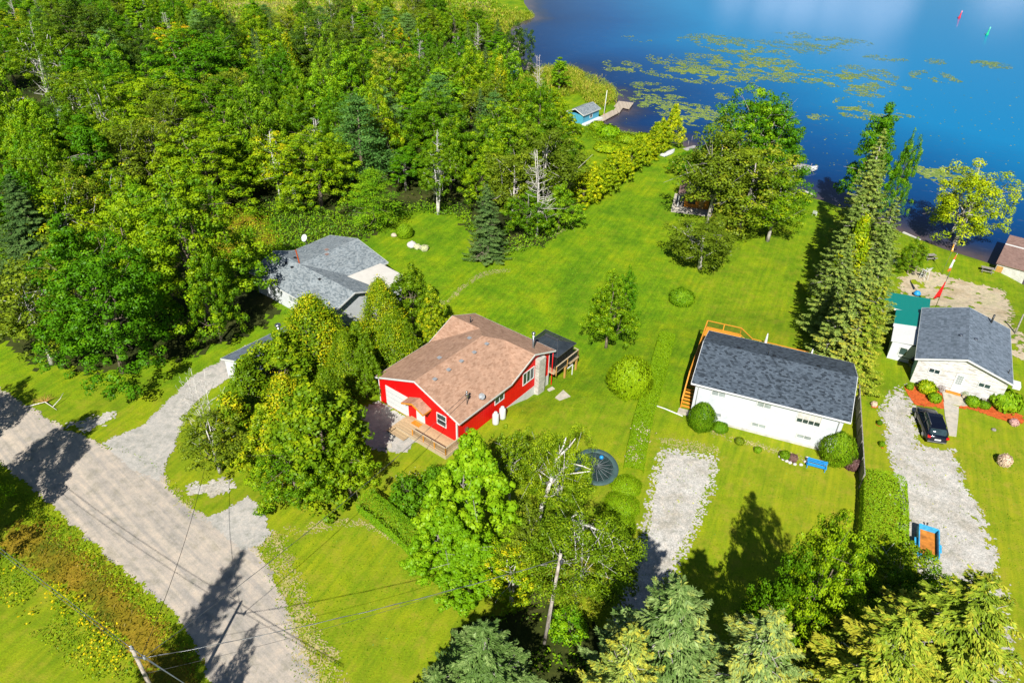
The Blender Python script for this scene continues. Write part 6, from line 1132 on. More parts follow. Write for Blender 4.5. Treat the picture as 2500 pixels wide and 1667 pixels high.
M['carpaint'] = paint('black_blue_car_paint', (.006, .009, .022), .12, .05, .5, .3, .9)
def sec(x, w_, zb, zt): return [(x, -w_ * .9, zb), (x, -w_, zb + .15), (x, -w_ * 1.0, (zb + zt) / 2), (x, -w_ * .96, zt - .06), (x, -w_ * .86, zt), (x, 0, zt + .02), (x, w_ * .86, zt), (x, w_ * .96, zt - .06), (x, w_, (zb + zt) / 2), (x, w_, zb + .15), (x, w_ * .9, zb)]
bd = loft([sec(*s_) for s_ in st]).build('body', M['carpaint'], car)
cab = [(-2.12, .72, 1.00, 1.04), (-1.72, .78, 1.0, 1.52), (-1.2, .76, 1.0, 1.63), (-.2, .75, 1.0, 1.66), (.4, .73, 1.0, 1.60), (1.2, .74, .98, 1.03)]
def csec(x, w_, zb, zt): return [(x, -w_ - .08, zb), (x, -w_ * .88, zt - .05), (x, -w_ * .8, zt), (x, w_ * .8, zt), (x, w_ * .88, zt - .05), (x, w_ + .08, zb)]
loft([csec(*s_) for s_ in cab]).build('glasshouse', M['glass'], car)
rf_ = MB(); rs = [(-1.78, .66, 1.535), (-1.2, .66, 1.655), (-.2, .65, 1.685), (.36, .62, 1.63)]
for (xa, wa, za), (xb, wb2, zb) in zip(rs[:-1], rs[1:]): rf_.slab([(xa, -wa, za), (xb, -wb2, zb), (xb, wb2, zb), (xa, wa, za)], .03)
rf_.build('roof_panel', M['carpaint'], car)
for s_ in (-1, 1):
    p_ = MB(); p_.bar((-1.5, s_ * .63, 1.70), (.2, s_ * .6, 1.74), .035, .04); p_.build('roof_rail', M['steel'], car)
    p_ = MB(); p_.bar((1.25, s_ * .83, 1.02), (.4, s_ * .64, 1.61), .05, .05); p_.bar((-.45, s_ * .85, 1.03), (-.5, s_ * .68, 1.62), .06, .05); p_.bar((-1.95, s_ * .84, 1.03), (-1.65, s_ * .68, 1.52), .12, .06); p_.build('pillars', M['carpaint'], car)
    p_ = MB(); p_.box(.75, .95, s_ * .93 - (.18 if s_ < 0 else 0), s_ * .93 + (.18 if s_ > 0 else 0), 1.0, 1.13); p_.build('mirror', M['carpaint'], car)
    p_ = MB(); p_.box(-2.36, -2.16, s_ * .78 - .14, s_ * .78 + .12, .82, 1.0); M.setdefault('tail', paint('red_tail_lamp', (.6, .01, .01), .2, .05)); p_.build('tail_light', M['tail'], car)
    p_ = MB(); p_.box(2.05, 2.28, s_ * .6 - .14, s_ * .6 + .14, .64, .76); p_.build('headlight', M['chrome'], car)
    for x in (-wb / 2, wb / 2):
        wh = MB(); pr = [(.10, -.12), (.30, -.12), (.36, -.09), (.37, 0), (.36, .09), (.30, .12), (.10, .12)]; wh.lathe(pr, 22); o = wh.build('wheel', M['black'], car); o.rotation_euler = (R(90), 0, 0); o.location = (x, s_ * .86, .37)
        rm = MB(); rm.lathe([(.22, -.135), (.25, -.125), (.25, .125), (.22, .135)], 18); r_o = rm.build('rim', M['steel'], o)
p_ = MB(); p_.box(-2.375, -2.33, -.27, .27, .62, .76); p_.build('number_plate', M['trim'], car); p_ = MB(); p_.box(-2.40, -2.30, -.8, .8, .40, .50); p_.build('bumper_trim', M['steel'], car)
# ------------------------------------------------------------------ blue trailer
a_, b_, c_ = air(2245, 1281, 1.1), air(2293, 1296, 1.1), air(2244, 1340, 1.1); hd = math.atan2(a_.y - c_.y, a_.x - c_.x); wd_ = (b_ - a_).length; ct = (b_ + c_) / 2
tr = thing('tipping_trailer', 'blue utility trailer with a rusty orange bed under the tree by the side drive', 'trailer', (ct.x, ct.y, h1(ct.x, ct.y)), hd)
M['tblue'] = paint('worn_blue_paint', (.05, .42, .75), .5, .2, 3); M['rust'] = paint('rusty_bed', (.62, .22, .03), .9, .25, 1.6, bumpy=.3)
ln_, hw = 1.75, wd_ / 2
mb = MB(); mb.box(-ln_, ln_, -hw, hw, .48, .56); mb.build('bed', M['rust'], tr)
for s_ in (-1, 1): mb = MB(); mb.box(-ln_, ln_, s_ * hw - .05, s_ * hw + .05, .45, 1.12); mb.build('side_board', M['tblue'], tr)
mb = MB(); mb.box(ln_ - .04, ln_ + .05, -hw + .051, hw - .051, .45, 1.14); mb.build('front_board', M['tblue'], tr); mb = MB(); mb.box(-ln_ - .05, -ln_ + .04, -hw + .051, hw - .051, .45, .8); mb.build('tail_board', M['tblue'], tr)
for s_ in (-1, 1):
    wh = MB(); wh.lathe([(.1, -.1), (.30, -.1), (.34, 0), (.30, .1), (.1, .1)], 20); o = wh.build('wheel', M['black'], tr); o.rotation_euler = (R(90), 0, 0); o.location = (-.3, s_ * (hw + .18), .34)
    mb = MB(); mb.box(-.8, .2, s_ * (hw + .18) - .13, s_ * (hw + .18) + .13, .72, .76); mb.build('mudguard', M['tblue'], tr)
mb = MB(); mb.bar((ln_, 0, .45), (ln_ + 1.2, 0, .45), .08, .08); mb.bar((ln_ + .9, 0, 0), (ln_ + .9, 0, .75), .07, .07); mb.build('drawbar', M['darkgrey'], tr)
# ------------------------------------------------------------------ benches, chairs, tables
def bench(name, label, sx, sy, ang, mat, w_=1.45):
    p = g(sx, sy); t = thing(name, label, 'bench', p, ang); mb = MB()
    for k in range(3): mb.box(-w_ / 2, w_ / 2, -.10 + k * .15, .03 + k * .15, .43, .47)
    mb.build('seat', M[mat], t); mb = MB()
    for k in range(3): z = .55 + k * .15; mb.box(-w_ / 2, w_ / 2, .38 + k * .05, .41 + k * .05, z, z + .12)
    mb.build('backrest', M[mat], t)
    for s_ in (-1, 1):
        mb = MB(); mb.bar((s_ * (w_ / 2 - .12), -.08, 0), (s_ * (w_ / 2 - .12), -.08, .62), .06, .06); mb.bar((s_ * (w_ / 2 - .12), .36, 0), (s_ * (w_ / 2 - .12), .54, 1.0), .06, .06); mb.bar((s_ * (w_ / 2 - .12), -.12, .62), (s_ * (w_ / 2 - .12), .42, .64), .07, .05); mb.build('leg', M[mat], t)
    return t
M['bblue'] = paint('bright_blue_paint', (.02, .30, .72), .45, .08)
bench('garden_bench', 'bright blue slatted bench on the lawn beside the egg shaped shrub', 1991, 1146, R(90 - 111 ), 'bblue', 2.0)
def chair(label, sx, sy, ang, mat='trim', tall=0, name='lawn_chair', sc_=1.0):
    p = g(sx, sy); t = thing(name, label, 'chair', p, ang, None, (sc_,) * 3); z0 = .38 + tall; mb = MB()
    for k in range(4): mb.box(-.28, .28, -.25 + k * .13, -.15 + k * .13, z0, z0 + .03)
    mb.build('seat', M[mat], t); mb = MB()
    for k in range(5): mb.bar((-.24 + k * .12, .26, z0), (-.26 + k * .13, .55, z0 + .75), .09, .025)
    mb.bar((-.3, .42, z0 + .4), (.3, .42, z0 + .4), .05, .03); mb.build('backrest', M[mat], t)
    for s_ in (-1, 1):
        for y in (-.28, .28): mb = MB(); mb.bar((s_ * .32, y * (1 + tall * .5), 0), (s_ * .3, y, z0 + (.2 if y < 0 else 0)), .05, .05); mb.build('leg', M[mat], t)
        mb = MB(); mb.box(s_ * .32 - .06, s_ * .32 + .06, -.34, .36, z0 + .2, z0 + .23); mb.build('armrest', M[mat], t)
    if tall:
        mb = MB()
        for k in range(3): mb.bar((-.32, -.28 - .05 * k, .3 + k * .4), (.32, -.28 - .05 * k, .3 + k * .4), .05, .04)
        mb.build('rung', M[mat], t)
    return t
chair('tall white slatted lifeguard style chair on the sandy lot', 2254, 682, R(200), 'trim', .9, 'tall_chair', 1.15)
chair('white lawn chair alone on the grass by the conifer row', 1988, 526, R(150)); chair('black patio chair on the slab of the brown roofed cabin', 1653, 499, R(230), 'black')
chair('white chair on the round blue swing set patch by the conifers', 2184, 645, R(60)); chair('white and blue chair half hidden under the silvery spruce', 2166, 630, R(120))
def picnic(label, sx, sy, ang):
    p = g(sx, sy); t = thing('picnic_table', label, 'picnic table', p, ang); mb = MB()
    for k in range(5): mb.box(-.9, .9, -.36 + k * .15, -.23 + k * .15, .72, .76)
    mb.build('table_top', M['greywood'], t)
    for s_ in (-1, 1): mb = MB(); mb.box(-.9, .9, s_ * .7 - .14, s_ * .7 + .14, .43, .47); mb.build('seat', M['greywood'], t); mb = MB(); mb.bar((s_ * .65, -.65, 0), (s_ * .65, .25, .74), .07, .07); mb.bar((s_ * .65, .65, 0), (s_ * .65, -.25, .74), .07, .07); mb.bar((s_ * .65, -.8, .40), (s_ * .65, .8, .40), .05, .08); mb.build('leg', M['greywood'], t)
picnic('grey wooden picnic table on the grass by the brown roofed boathouse', 2408, 664, R(-25)); picnic('grey wooden table in the shade under the yellow tree', 2268, 632, R(10))
# ------------------------------------------------------------------ flagpoles
def banner(parent, name, z0, z1, w0, w1, mat, off=(0, 0)):
    """hanging limp flag: gathered cloth along the pole"""
    mb = MB(); k = 9; rows = []
    for i in range(k):
        t = i / (k - 1); z = z1 + (z0 - z1) * t; w_ = w1 + (w0 - w1) * t; b = len(mb.v); rows.append(b)
        for j in range(6): s_ = j / 5; mb.v.append((.03 + w_ * s_ * .9, .07 * math.sin(s_ * 9 + t * 2), z - s_ * .15 * w_))
    for a, b in zip(rows[:-1], rows[1:]):
        for j in range(5): mb.f.append((a + j, a + j + 1, b + j + 1, b + j)); mb.sm.append(True)
    o = mb.build(name, M[mat], parent); so_ = o.modifiers.new('thick', 'SOLIDIFY'); so_.thickness = .02; return o
M['fred'] = paint('red_flag_cloth', (.72, .01, .01), .8, .05); M['forange'] = paint('orange_flag_cloth', (.80, .16, .03), .8, .1); M['fyellow'] = paint('yellow_flag_cloth', (.80, .42, .03), .8, .1)
pb = g(2279, 762); tp = un(2326, 634, 9.4 + pb[2]); fp = thing('flagpole', 'slim flagpole with limp red and white flags behind the cottage', 'flagpole', pb, math.atan2(-.3, -1)); H = 9.4
mb = MB(); mb.tube([(0, 0, 0), (0, 0, H)], [.05, .03], 8); mb.lathe([(.02, 0), (.07, .06), (.02, .12)], 8, (0, 0, H)); mb.build('pole', M['steel'], fp)
mb = MB(); mb.lathe([(.06, 0), (.09, .08), (.06, .16)], 8, (0, 0, H * .60)); mb.build('cleat', M['black'], fp)
banner(fp, 'red_pennant', 2.5, 5.0, 1.1, .1, 'fred'); banner(fp, 'white_flag_cloth', 7.2, 8.6, .42, .30, 'trim'); banner(fp, 'orange_flag_bottom', 6.75, 7.25, .5, .42, 'forange'); banner(fp, 'orange_flag_top', 8.55, 9.25, .3, .12, 'forange')
pb = g(2299, 669); fp = thing('flagpole', 'thin pole with a small orange and yellow pennant near the yellow tree', 'flagpole', pb, 0); mb = MB(); mb.tube([(0, 0, 0), (.25, 0, 5.4)], [.03, .02], 6); mb.build('pole', M['steel'], fp); banner(fp, 'pennant', 4.0, 5.3, .35, .12, 'fyellow')
# ------------------------------------------------------------------ birdhouse pole, trampoline, rocks
p = g(1672, 632); t = thing('birdhouse_pole', 'white birdhouse on a thin pole beside the apple tree', 'birdhouse', p); mb = MB(); mb.tube([(0, 0, 0), (.1, 0, 3.5)], [.04, .035], 7); mb.build('pole', M['greywood'], t)
mb = MB(); mb.box(-.2, .4, -.2, .2, 3.5, 4.0); mb.build('box', M['trim'], t); mb = MB(); mb.slab([(-.3, -.3, 4.02), (.1, -.3, 4.25), (.1, .3, 4.25), (-.3, .3, 4.02)], .04); mb.slab([(.1, -.3, 4.25), (.5, -.3, 4.02), (.5, .3, 4.02), (.1, .3, 4.25)], .04); mb.build('roof', M['trim'], t)
mb = MB(); mb.box(.02, .1, -.215, -.202, 3.7, 3.8); mb.build('opening', M['black'], t)
p = g(1452, 1150); t = thing('trampoline', 'round green black trampoline with a collapsed net under the birch', 'trampoline', p); t.rotation_euler = (R(10), 0, .4); M['tramp'] = paint('trampoline_mat', (.03, .06, .06), .6, .2, 1.5); M['trpad'] = paint('trampoline_pad', (.06, .11, .105), .5, .15, 2); rr = 2.3
mb = MB(); mb.lathe([(.01, .78), (rr * .80, .80)], 40); mb.build('mat', M['tramp'], t); mb = MB(); mb.lathe([(rr * .78, .80), (rr * .80, .85), (rr, .85), (rr * 1.02, .78), (rr * .98, .74), (rr * .8, .76)], 40); mb.build('safety_pad', M['trpad'], t)
mb = MB()
for k in range(18): a = k * 6.283 / 18; mb.tube([(.15 * math.cos(a), .15 * math.sin(a), 1.0), (rr * .45 * math.cos(a + .1), rr * .45 * math.sin(a + .1), .93), (rr * .8 * math.cos(a + .15), rr * .8 * math.sin(a + .15), .86)], [.02, .014, .012], 4)
mb.build('net_cord', M['grey'], t)
for k in range(6): a = k * 6.283 / 6; mb = MB(); mb.tube([(rr * .93 * math.cos(a), rr * .93 * math.sin(a), -.2), (rr * .93 * math.cos(a), rr * .93 * math.sin(a), .76)], [.03, .03], 6); mb.build('leg', M['steel'], t)
p = g(1466, 1136); mb = MB(); mb.lathe([(.01, 0)] + [(.22 * math.sin(math.pi * i / 10), .22 - .22 * math.cos(math.pi * i / 10)) for i in range(1, 10)] + [(.01, .44)], 16); o = mb.build('ball', M['bblue']); o.location = (p[0], p[1], p[2] + .95); tag(o, 'blue ball lying on the trampoline', 'ball')
def rock(label, sx, sy, r_, mat, name='boulder', group=None):
    p = g(sx, sy); q = rg(int(sx + sy)); mb = MB(); n1, n2 = 9, 12; prof = []; b = 0
    for i in range(n1 + 1):
        for j in range(n2):
            th = math.pi * i / n1; ph = 6.283 * j / n2; k = 1 + .22 * (vnoise(np.array([math.cos(ph) * 1.5 + sx]), np.array([math.sin(ph) * 1.5 + th * 2]), 1.0, 3)[0] - .5) * 2; mb.v.append((r_ * k * math.sin(th) * math.cos(ph) * 1.15, r_ * k * math.sin(th) * math.sin(ph), r_ * k * .75 * math.cos(th) + r_ * .4))
    for i in range(n1):
        for j in range(n2): mb.f.append((i * n2 + j, (i + 1) * n2 + j, (i + 1) * n2 + (j + 1) % n2, i * n2 + (j + 1) % n2)); mb.sm.append(True)
    o = mb.build(name, M[mat]); o.location = tuple(p); return tag(o, label, 'rock', group)
M['stone'] = paint('pale_granite', (.62, .58, .56), .9, .15, 3, bumpy=.5); M['stone2'] = paint('sandy_stone', (.60, .50, .38), .9, .15, 3, bumpy=.5)
rock('large pale boulder on the lawn between bush and hydrangea', 1005, 602, .75, 'stone'); rock('smaller pale stone beside the second hydrangea', 1030, 607, .45, 'stone'); rock('pale stone at the left foot of the dark round bush', 962, 577, .5, 'stone2'); rock('dark stone on the grass in front of the cottage', 2425, 1050, .22, 'greywood', 'stone')
for i, (sx, sy) in enumerate(((1912, 1122), (1920, 1126), (1928, 1130), (1940, 1134), (1955, 1135), (1966, 1128), (1970, 1118), (1904, 1115))): rock('pale edging stone by the bungalow plants, %s' % ['left of the yellow plant', 'at the left front corner', 'second along the front', 'in the middle of the front', 'right of the middle', 'at the right front corner', 'right of the purple plant', 'against the wall on the left'][i], sx, sy, .18, 'stone', 'stone', 'stones ringing the bungalow plants')
# ------------------------------------------------------------------ silver fence beside the bungalow
pA, pB = g(2085, 935), g(2098, 1192); d = Vector(tuple(pB - pA)); ln_ = d.length; t = thing('board_fence', 'silvered board fence along the right end of the bungalow', 'fence', pA, math.atan2(d.y, d.x)); n_ = 7
for k in range(n_ + 1): mb = MB(); x = ln_ * k / n_; mb.box(x - .06, x + .06, -.1, .02, -2, 1.95); mb.build('post', M['greywood'], t)
for k in range(n_):
    mb = MB(); x0_ = ln_ * k / n_ + .06; m_ = 13; stp = (ln_ / n_ - .12) / m_
    for j in range(m_): x = x0_ + j * stp; mb.box(x + .012, x + stp - .012, .02, .05, -.5, 1.78 + .03 * ((j * 7) % 3))
    mb.build('board_panel', M['greywood'], t)
mb = MB(); mb.box(0, ln_, -.02, .08, 1.86, 1.91); mb.build('cap_rail', M['greywood'], t)
p = g(2262, 1240); t = thing('leaning_gate', 'dark old metal grate leaning on the tall hedge', 'gate', g(2205, 1240), R(96)); mb = MB()
for k in range(9): mb.bar((-1.0 + k * .25, 0, 0), (-1.0 + k * .25, .3, 1.1), .04, .03)
mb.build('bars', M['greywood'], t); mb = MB(); mb.bar((-1.05, .3, 1.1), (1.05, .3, 1.1), .06, .05); mb.bar((-1.05, .02, .1), (1.05, .02, .1), .06, .05); mb.build('frame', M['greywood'], t)
# ------------------------------------------------------------------ brown roofed cabin by the lawn trees
a_, b_ = g(1638, 516), g(1655, 441); fd = b_ - a_; az = math.atan2(fd[0], fd[1]); rz = -az; cb = thing('lake_cabin', 'small orange cedar cabin with brown roof under the lawn trees', 'cabin', (a_[0], a_[1], a_[2]), rz)
mb = MB(); mb.box(0, 7.5, -.3, 2.6, -.5, .08); mb.box(0, 2.0, 2.6, 8.5, -.5, .08); mb.build('patio', M['concrete'], cb)
mb = MB(); mb.box(2.1, 6.5, 2.6, 8.0, .0, 2.6); mb.build('wall', M['cedarwood'], cb)
A1, A2, A3, A4, A5, A6 = (.8, 2.2, 2.5), (4.3, 2.2, 3.7), (7.6, 2.2, 2.5), (.8, 9.2, 2.5), (4.3, 9.2, 3.7), (7.6, 9.2, 2.5)
roof(cb, [[A1, A2, A5, A4], [A2, A3, A6, A5]], 'roof_brown2', .14, edges=[(A1, A2), (A2, A3), (A3, A6), (A6, A5), (A5, A4), (A4, A1)], fmat='greywood'); window(cb, 3.4, 2.6, .8, 1.4, 1.2, 'u', -1, 1, 'black', 'cedarwood')
mb = MB(); mb.box(4.7, 5.6, 2.52, 2.595, .1, 2.1); mb.build('door', M['oldwood'], cb)
for x in (1.0, 7.4): mb = MB(); mb.box(x - .07, x + .07, 2.3, 2.44, 0, 2.4); mb.build('porch_post', M['trim'], cb)
# ------------------------------------------------------------------ boathouses and docks
def frame2(s0, s1, z): a = un(*s0, z); b = un(*s1, z); return a, math.atan2(b[1] - a[1], b[0] - a[0]), float(np.linalg.norm(b - a))
a_, hd, ln_ = frame2((1424, 281), (1463, 265), WZ + 2.9); bh = thing('blue_boathouse', 'blue boathouse with pale grey roof at the start of the long dock', 'boathouse', (a_[0], a_[1], WZ + .3), hd)
mb = MB(); mb.box(0, ln_, 0, 4.4, -.6, 2.4); mb.build('wall', M['bluewall'], bh); mb = MB(); mb.box(-.3, ln_ + .1, -1.2, -.01, -.5, .6); mb.build('white_apron', M['trim'], bh)
e = ln_
roof(bh, [[(-.3, -.3, 2.6), (e + .3, -.3, 2.6), (e + .3, 2.2, 3.7), (-.3, 2.2, 3.7)], [(-.3, 2.2, 3.7), (e + .3, 2.2, 3.7), (e + .3, 4.7, 2.6), (-.3, 4.7, 2.6)]], 'roof_light', .1, edges=[((-.3, -.3, 2.6), (e + .3, -.3, 2.6)), ((e + .3, -.3, 2.6), (e + .3, 2.2, 3.7)), ((e + .3, 2.2, 3.7), (e + .3, 4.7, 2.6)), ((-.3, -.3, 2.6), (-.3, 2.2, 3.7)), ((-.3, 2.2, 3.7), (-.3, 4.7, 2.6))])
window(bh, e * .5, 0, 1.2, .9, .7, 'u', -1, 1, 'glass')
a_, hd, ln_ = frame2((1250, 167), (1272, 168), WZ + 2.2); b2 = thing('blue_boathouse', 'small flat roofed blue boathouse at the cove end of the reeds', 'boathouse', (a_[0] - .5, a_[1], WZ), hd - .15); ln_ = max(4.5, ln_)
mb = MB(); mb.box(0, ln_, 0, 5.5, -.3, 2.0); mb.build('wall', M['bluewall'], b2); mb = MB(); mb.slab([(-.4, -.4, 2.3), (ln_ + 1.2, -.4, 2.3), (ln_ + 1.2, 6, 2.6), (-.4, 6, 2.6)], .15); mb.build('roof', M['tan2'], b2)
for y in (-.2, 5.8): mb = MB(); mb.box(ln_ + .95, ln_ + 1.1, y - .07, y + .07, -1, 2.2); mb.build('post', M['trim'], b2)
def dock(label, polys, mat, top=.45, posts=()):
    W = [[un(x, y, WZ + top) for x, y in p] for p in polys]; o0 = W[0][0]; t = thing('dock', label, 'dock', (o0[0], o0[1], WZ + top))
    for p in W: mb = MB(); mb.slab([(q[0] - o0[0], q[1] - o0[1], 0) for q in p], .16); mb.build('deck_section', M[mat], t); 
    for (x, y) in posts: q = un(x, y, WZ + top); mb = MB(); mb.tube([(q[0] - o0[0], q[1] - o0[1], -1.5), (q[0] - o0[0], q[1] - o0[1], .5)], [.06, .05], 6); mb.build('pile', M['greywood'], t)
    return t
k3 = 7.84; Q3 = lambda x, y: (1380 + x / k3, 220 + y / k3)
dock('long wooden dock with a wide swimming platform at its end', [[Q3(620, 530), Q3(900, 385), Q3(990, 400), Q3(1010, 440), Q3(760, 575), Q3(650, 620)], [Q3(930, 380), Q3(975, 322), Q3(1105, 335), Q3(1030, 445), Q3(992, 402)], [Q3(935, 310), Q3(1025, 210), Q3(1310, 245), Q3(1225, 360), Q3(1108, 335)]], 'tan2', .5, [Q3(1225, 355), Q3(1300, 250), Q3(1030, 440), Q3(770, 565)])
q = un(*Q3(735, 470), WZ + .5); t = thing('marker_pole', 'tall white pole standing beside the long dock', 'pole', (q[0], q[1], WZ)); mb = MB(); mb.tube([(0, 0, -1), (.3, 0, 6.4)], [.10, .07], 8); mb.build('shaft', M['trim'], t); mb = MB(); mb.lathe([(.13, 0), (.13, .5)], 10, (0, 0, .1)); mb.build('orange_band', M['forange'], t)
k4 = 7.84; Q4 = lambda x, y: (1600 + x / k4, 330 + y / k4)
dock('grey boards of the small angled dock beside the sapling', [[Q4(385, 222), Q4(520, 265), Q4(545, 300), Q4(500, 300), Q4(400, 245)], [Q4(525, 262), Q4(740, 195), Q4(800, 215), Q4(640, 290), Q4(550, 300)]], 'greyboards', .5, [Q4(520, 180), Q4(635, 150), Q4(705, 60)])
k5 = 11.76; Q5 = lambda x, y: (1850 + x / k5, 370 + y / k5)
dock('pale grey dock with a rowboat tied at its tip', [[Q5(600, 880), Q5(950, 780), Q5(1000, 840), Q5(860, 960), Q5(700, 1010)], [Q5(900, 560), Q5(1150, 320), Q5(1540, 410), Q5(1350, 600), Q5(1200, 580), Q5(1000, 800), Q5(880, 780)]], 'greyboards', .5, [Q5(1540, 410), Q5(1150, 330)])
def rowboat(label, a, b, wd_=1.35, flip=False, hull='trim', z0=WZ + .05, name='rowboat'):
    pa, pb_ = un(*a, z0), un(*b, z0); d = pb_ - pa; Lb = float(np.linalg.norm(d)); t = thing(name, label, 'boat', (pa[0], pa[1], z0), math.atan2(d[1], d[0])); mb = MB(); n1 = 11; rows = []
    for i in range(n1):
        s_ = i / (n1 - 1); x = Lb * s_; w_ = wd_ / 2 * (1 - max(0, (s_ - .45) / .55) ** 2.2) * (.86 + .14 * min(1, s_ * 4)); w_ = max(w_, .03); sh = .48 + .22 * s_ ** 2; rows.append([(x, -w_, sh), (x, -w_ * .86, .2), (x, -w_ * .4, .03), (x, w_ * .4, .03), (x, w_ * .86, .2), (x, w_, sh)])
    for a_, b_ in zip(rows[:-1], rows[1:]):
        for j in range(5): mb.poly([a_[j], b_[j], b_[j + 1], a_[j + 1]], True)
    mb.poly(rows[0][::-1]); o = mb.build('hull', M[hull], t); s2 = o.modifiers.new('thick', 'SOLIDIFY'); s2.thickness = .05; mb = MB()
    for a_, b_ in zip(rows[:-1], rows[1:]):
        for j in (0, 5): mb.bar(a_[j], b_[j], .07, .05)
    mb.build('gunwale', M['bblue' if flip else 'grey'], t)
    if not flip:
        for x in (Lb * .15, Lb * .45, Lb * .72): i = int(x / Lb * 10); w_ = rows[i][5][1]; mb = MB(); mb.box(x - .14, x + .14, -w_, w_, .33, .37); mb.build('seat', M['trim'], t)
    else: t.rotation_euler[0] = math.pi; t.location.z = z0 + .62
    return t
rowboat('white rowboat moored at the tip of the pale grey dock', Q5(1370, 610), Q5(1700, 500), 1.6)
pz = g(1625, 380)[2]; rowboat('upturned white and blue boat on the grass at the hedge end', (1616, 383), (1646, 370), 1.4, True, 'trim', pz)
# brown roofed boathouse at the right edge
a_, hd, ln_ = frame2((2433, 640), (2462, 648), WZ + 2.6); b3 = thing('brown_boathouse', 'brown roofed boathouse with cream wall at the right edge', 'boathouse', (a_[0], a_[1], WZ), hd); w3 = 4.6
mb = MB(); mb.box(.2, w3 - .2, .2, 12, -.5, 2.3); mb.build('wall', M['dirtywhite'], b3); mb = MB(); mb.slab([(0, 0, 2.5), (w3, 0, 2.5), (w3, 12.5, 2.7), (0, 12.5, 2.7)], .16); mb.build('roof', M['roof_brown2'], b3); mb = MB(); mb.box(0, w3, 8.0, 8.2, 2.64, 2.76); mb.build('roof_joint', M['trim'], b3); mb = MB(); mb.box(.3, 1.2, .12, .195, 0, 2.0); mb.build('door', M['oldwood'], b3)
# retaining wall of the shore
def kerb(label, pts, mat='trim', h_=.5, wd_=.35, name='retaining_wall'):
    W = [un(x, y, WZ + .5) for x, y in pts]; mb = MB(); o0 = W[0]
    for a, b in zip(W[:-1], W[1:]): mb.bar((a[0] - o0[0], a[1] - o0[1], 0), (b[0] - o0[0], b[1] - o0[1], 0), wd_, h_)
    o = mb.build(name, M[mat]); o.location = (o0[0], o0[1], WZ + .35); return tag(o, label, 'wall')
kerb('pale concrete shore wall between conifers and yellow tree', [(2205, 567), (2247, 586)], 'dirtywhite'); kerb('pale concrete shore wall in front of the picnic table', [(2362, 630), (2432, 653)], 'dirtywhite'); kerb('low pale board edging on the shore by the rowboat dock', [(1966, 466), (1992, 474)], 'dirtywhite', .3, .2)
# ------------------------------------------------------------------ channel buoys
def buoy(label, sx, sy, mat, mat2, group=None):
    q = un(sx, sy, WZ); t = thing('channel_buoy', label, 'buoy', (q[0], q[1], WZ)); mb = MB(); mb.lathe([(.35, -.4), (.62, .0), (.62, .6), (.45, 1.0), (.30, 1.6), (.28, 2.6), (.1, 2.75)], 16); mb.build('body', M[mat], t); mb = MB(); mb.lathe([(.28, 2.6), (.33, 2.66), (.33, 3.5), (.06, 3.75)], 14); mb.build('topmark', M[mat2], t); t.rotation_euler = (0, R(6), 0); t.scale = (.8, .8, .8); return t
M['bred'] = paint('buoy_red', (.65, .02, .05), .5, .08); M['bpink'] = paint('buoy_faded_red', (.72, .25, .35), .5, .08); M['bgreen'] = paint('buoy_green', (.01, .50, .25), .5, .08); M['bgreen2'] = paint('buoy_faded_green', (.15, .65, .50), .5, .08)
buoy('red channel buoy far out on the lake', 2341, 46, 'bred', 'bpink'); buoy('green channel buoy far out on the lake', 2409, 87, 'bgreen', 'bgreen2')
# ------------------------------------------------------------------ bits and pieces
def branchpile(label, sx, sy, seed, mat, n_=26, L_=1.6):
    p = g(sx, sy); r = rg(seed); t = thing('fallen_branch', label, 'branch', p); mb = MB(); mb.tube([(-1.8, -.8, .1), (0, 0, .25), (1.9, -1.2, .15)], [.07, .06, .02], 6); mb.tube([(1.2, -.8, .15), (1.7, .2, .6), (1.8, .9, .9)], [.05, .03, .015], 5); mb.build('limb', M['birch'], t); mb = MB()
    for k in range(n_): a = r.random() * 3.1 + .6; l = L_ * (.4 + .6 * r.random()); mb.tube([(0, 0, .2), (math.cos(a) * l * .6, math.sin(a) * l * .6, .3 + .5 * r.random()), (math.cos(a) * l, math.sin(a) * l, .1 + .6 * r.random())], [.02, .014, .006], 4)
    mb.build('twigs', M[mat], t); return t
branchpile('fallen birch branch with brown twigs on the grass by the road', 112, 985, 3, 'oldwood')
p = g(66, 268); t = thing('garden_kiosk', 'tiny round roofed kiosk in the small clearing at the left', 'kiosk', p); mb = MB(); mb.lathe([(1.5, 2.0), (1.45, 2.3), (.9, 2.75), (.05, 2.9)], 14); mb.build('roof', M['grey'], t)
for k in range(6): a = k * 1.047; mb = MB(); mb.box(1.2 * math.cos(a) - .07, 1.2 * math.cos(a) + .07, 1.2 * math.sin(a) - .07, 1.2 * math.sin(a) + .07, 0, 2.0); mb.build('post', M['oldwood'], t)
mb = MB(); mb.lathe([(1.3, 0), (1.3, .9)], 14); mb.build('low_wall', M['dirtywhite'], t)
p = g(150, 385); t = thing('forest_house', 'red roofed house glimpsed through the trees below the silvery spruce', 'house', p, R(-30)); mb = MB(); mb.box(-3.5, 3.5, -4, 4, 0, 2.6); mb.build('wall', M['dirtywhite'], t); M['roof_red'] = shingle('dull_red_shingles', [(.24, .07, .06), (.32, .10, .09), (.38, .13, .11)])
roof(t, [[(-4, -4.5, 2.6), (4, -4.5, 2.6), (4, 0, 4.4), (-4, 0, 4.4)], [(-4, 0, 4.4), (4, 0, 4.4), (4, 4.5, 2.6), (-4, 4.5, 2.6)]], 'roof_red', .12, edges=[((-4, -4.5, 2.6), (4, -4.5, 2.6)), ((4, -4.5, 2.6), (4, 0, 4.4)), ((-4, -4.5, 2.6), (-4, 0, 4.4))])
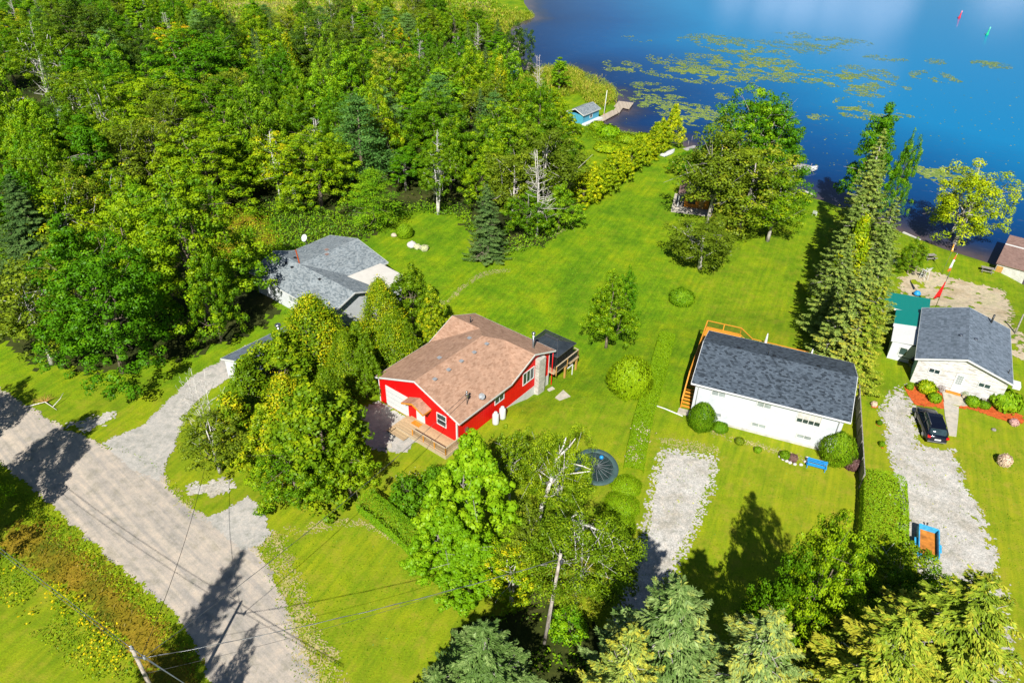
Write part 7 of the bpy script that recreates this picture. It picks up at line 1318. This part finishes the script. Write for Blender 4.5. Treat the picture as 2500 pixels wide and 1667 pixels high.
p = g(2228, 892); t = thing('barbecue', 'dark covered barbecue in the shade of the cottage side wall', 'barbecue', p, R(20)); mb = MB(); mb.box(-.6, .6, -.3, .3, .45, .9); mb.build('cabinet', M['black'], t); mb = MB(); mb.lathe([(.34, .9), (.32, 1.1), (.15, 1.2)], 14); mb.build('lid', M['darkgrey'], t)
for a in (-.5, .5): mb = MB(); mb.box(a - .04, a + .04, -.25, .25, 0, .45); mb.build('leg', M['steel'], t)
p = g(2205, 880); t = thing('garden_box', 'dark storage box beside the annex door', 'box', p, R(-27)); mb = MB(); mb.box(-.7, .7, -.35, .35, 0, .6); mb.build('body', M['darkgrey'], t, .03); mb = MB(); mb.slab([(-.75, -.4, .68), (.75, -.4, .68), (.75, .4, .74), (-.75, .4, .74)], .07); mb.build('lid', M['black'], t)
p = g(2237, 722); t = thing('blue_tarp_cart', 'small cart under a blue tarp by the green metal roof', 'cart', p, R(20)); mb = MB(); mb.lathe([(.5, .25), (.55, .4), (.35, .75), (.08, .85)], 9); mb.build('tarp', M['bblue'], t); mb = MB(); mb.lathe([(.05, 0), (.2, .02), (.22, .25), (.05, .27)], 12, (.4, 0, 0)); mb.build('wheel', M['black'], t)
t = thing('post_stump', 'dark leaning post behind the right end of the cottage', 'post', g(2478, 815), 0); mb = MB(); mb.tube([(0, 0, -.2), (.6, .9, 2.6)], [.12, .09], 8); mb.build('shaft', M['greywood'], t)
t = thing('planter', 'flower pot with a hanging plant left of the cottage door', 'planter', tuple(CL(3.4, -.35, .0)), 0); mb = MB(); mb.lathe([(.2, .0), (.28, .5), (.25, .5), (.2, .4)], 14); mb.build('pot', M['greywood'], t); V, T = globe(9, 500, .12, .08); q_ = quadmesh('plant', V * np.array([.4, .4, .5]), T); o = link('plant', q_, L['plum'], t); o.location = (0, 0, .45)
t = thing('planter', 'flower pot with green grass right of the cottage door', 'planter', tuple(CL(5.9, -.35, .0)), 0); mb = MB(); mb.lathe([(.2, .0), (.28, .5), (.25, .5), (.2, .4)], 14); mb.build('pot', M['stone2'], t); o = link('plant', quadmesh('plant', V * np.array([.35, .35, .55]), T), L['weed'], t); o.location = (0, 0, .45)
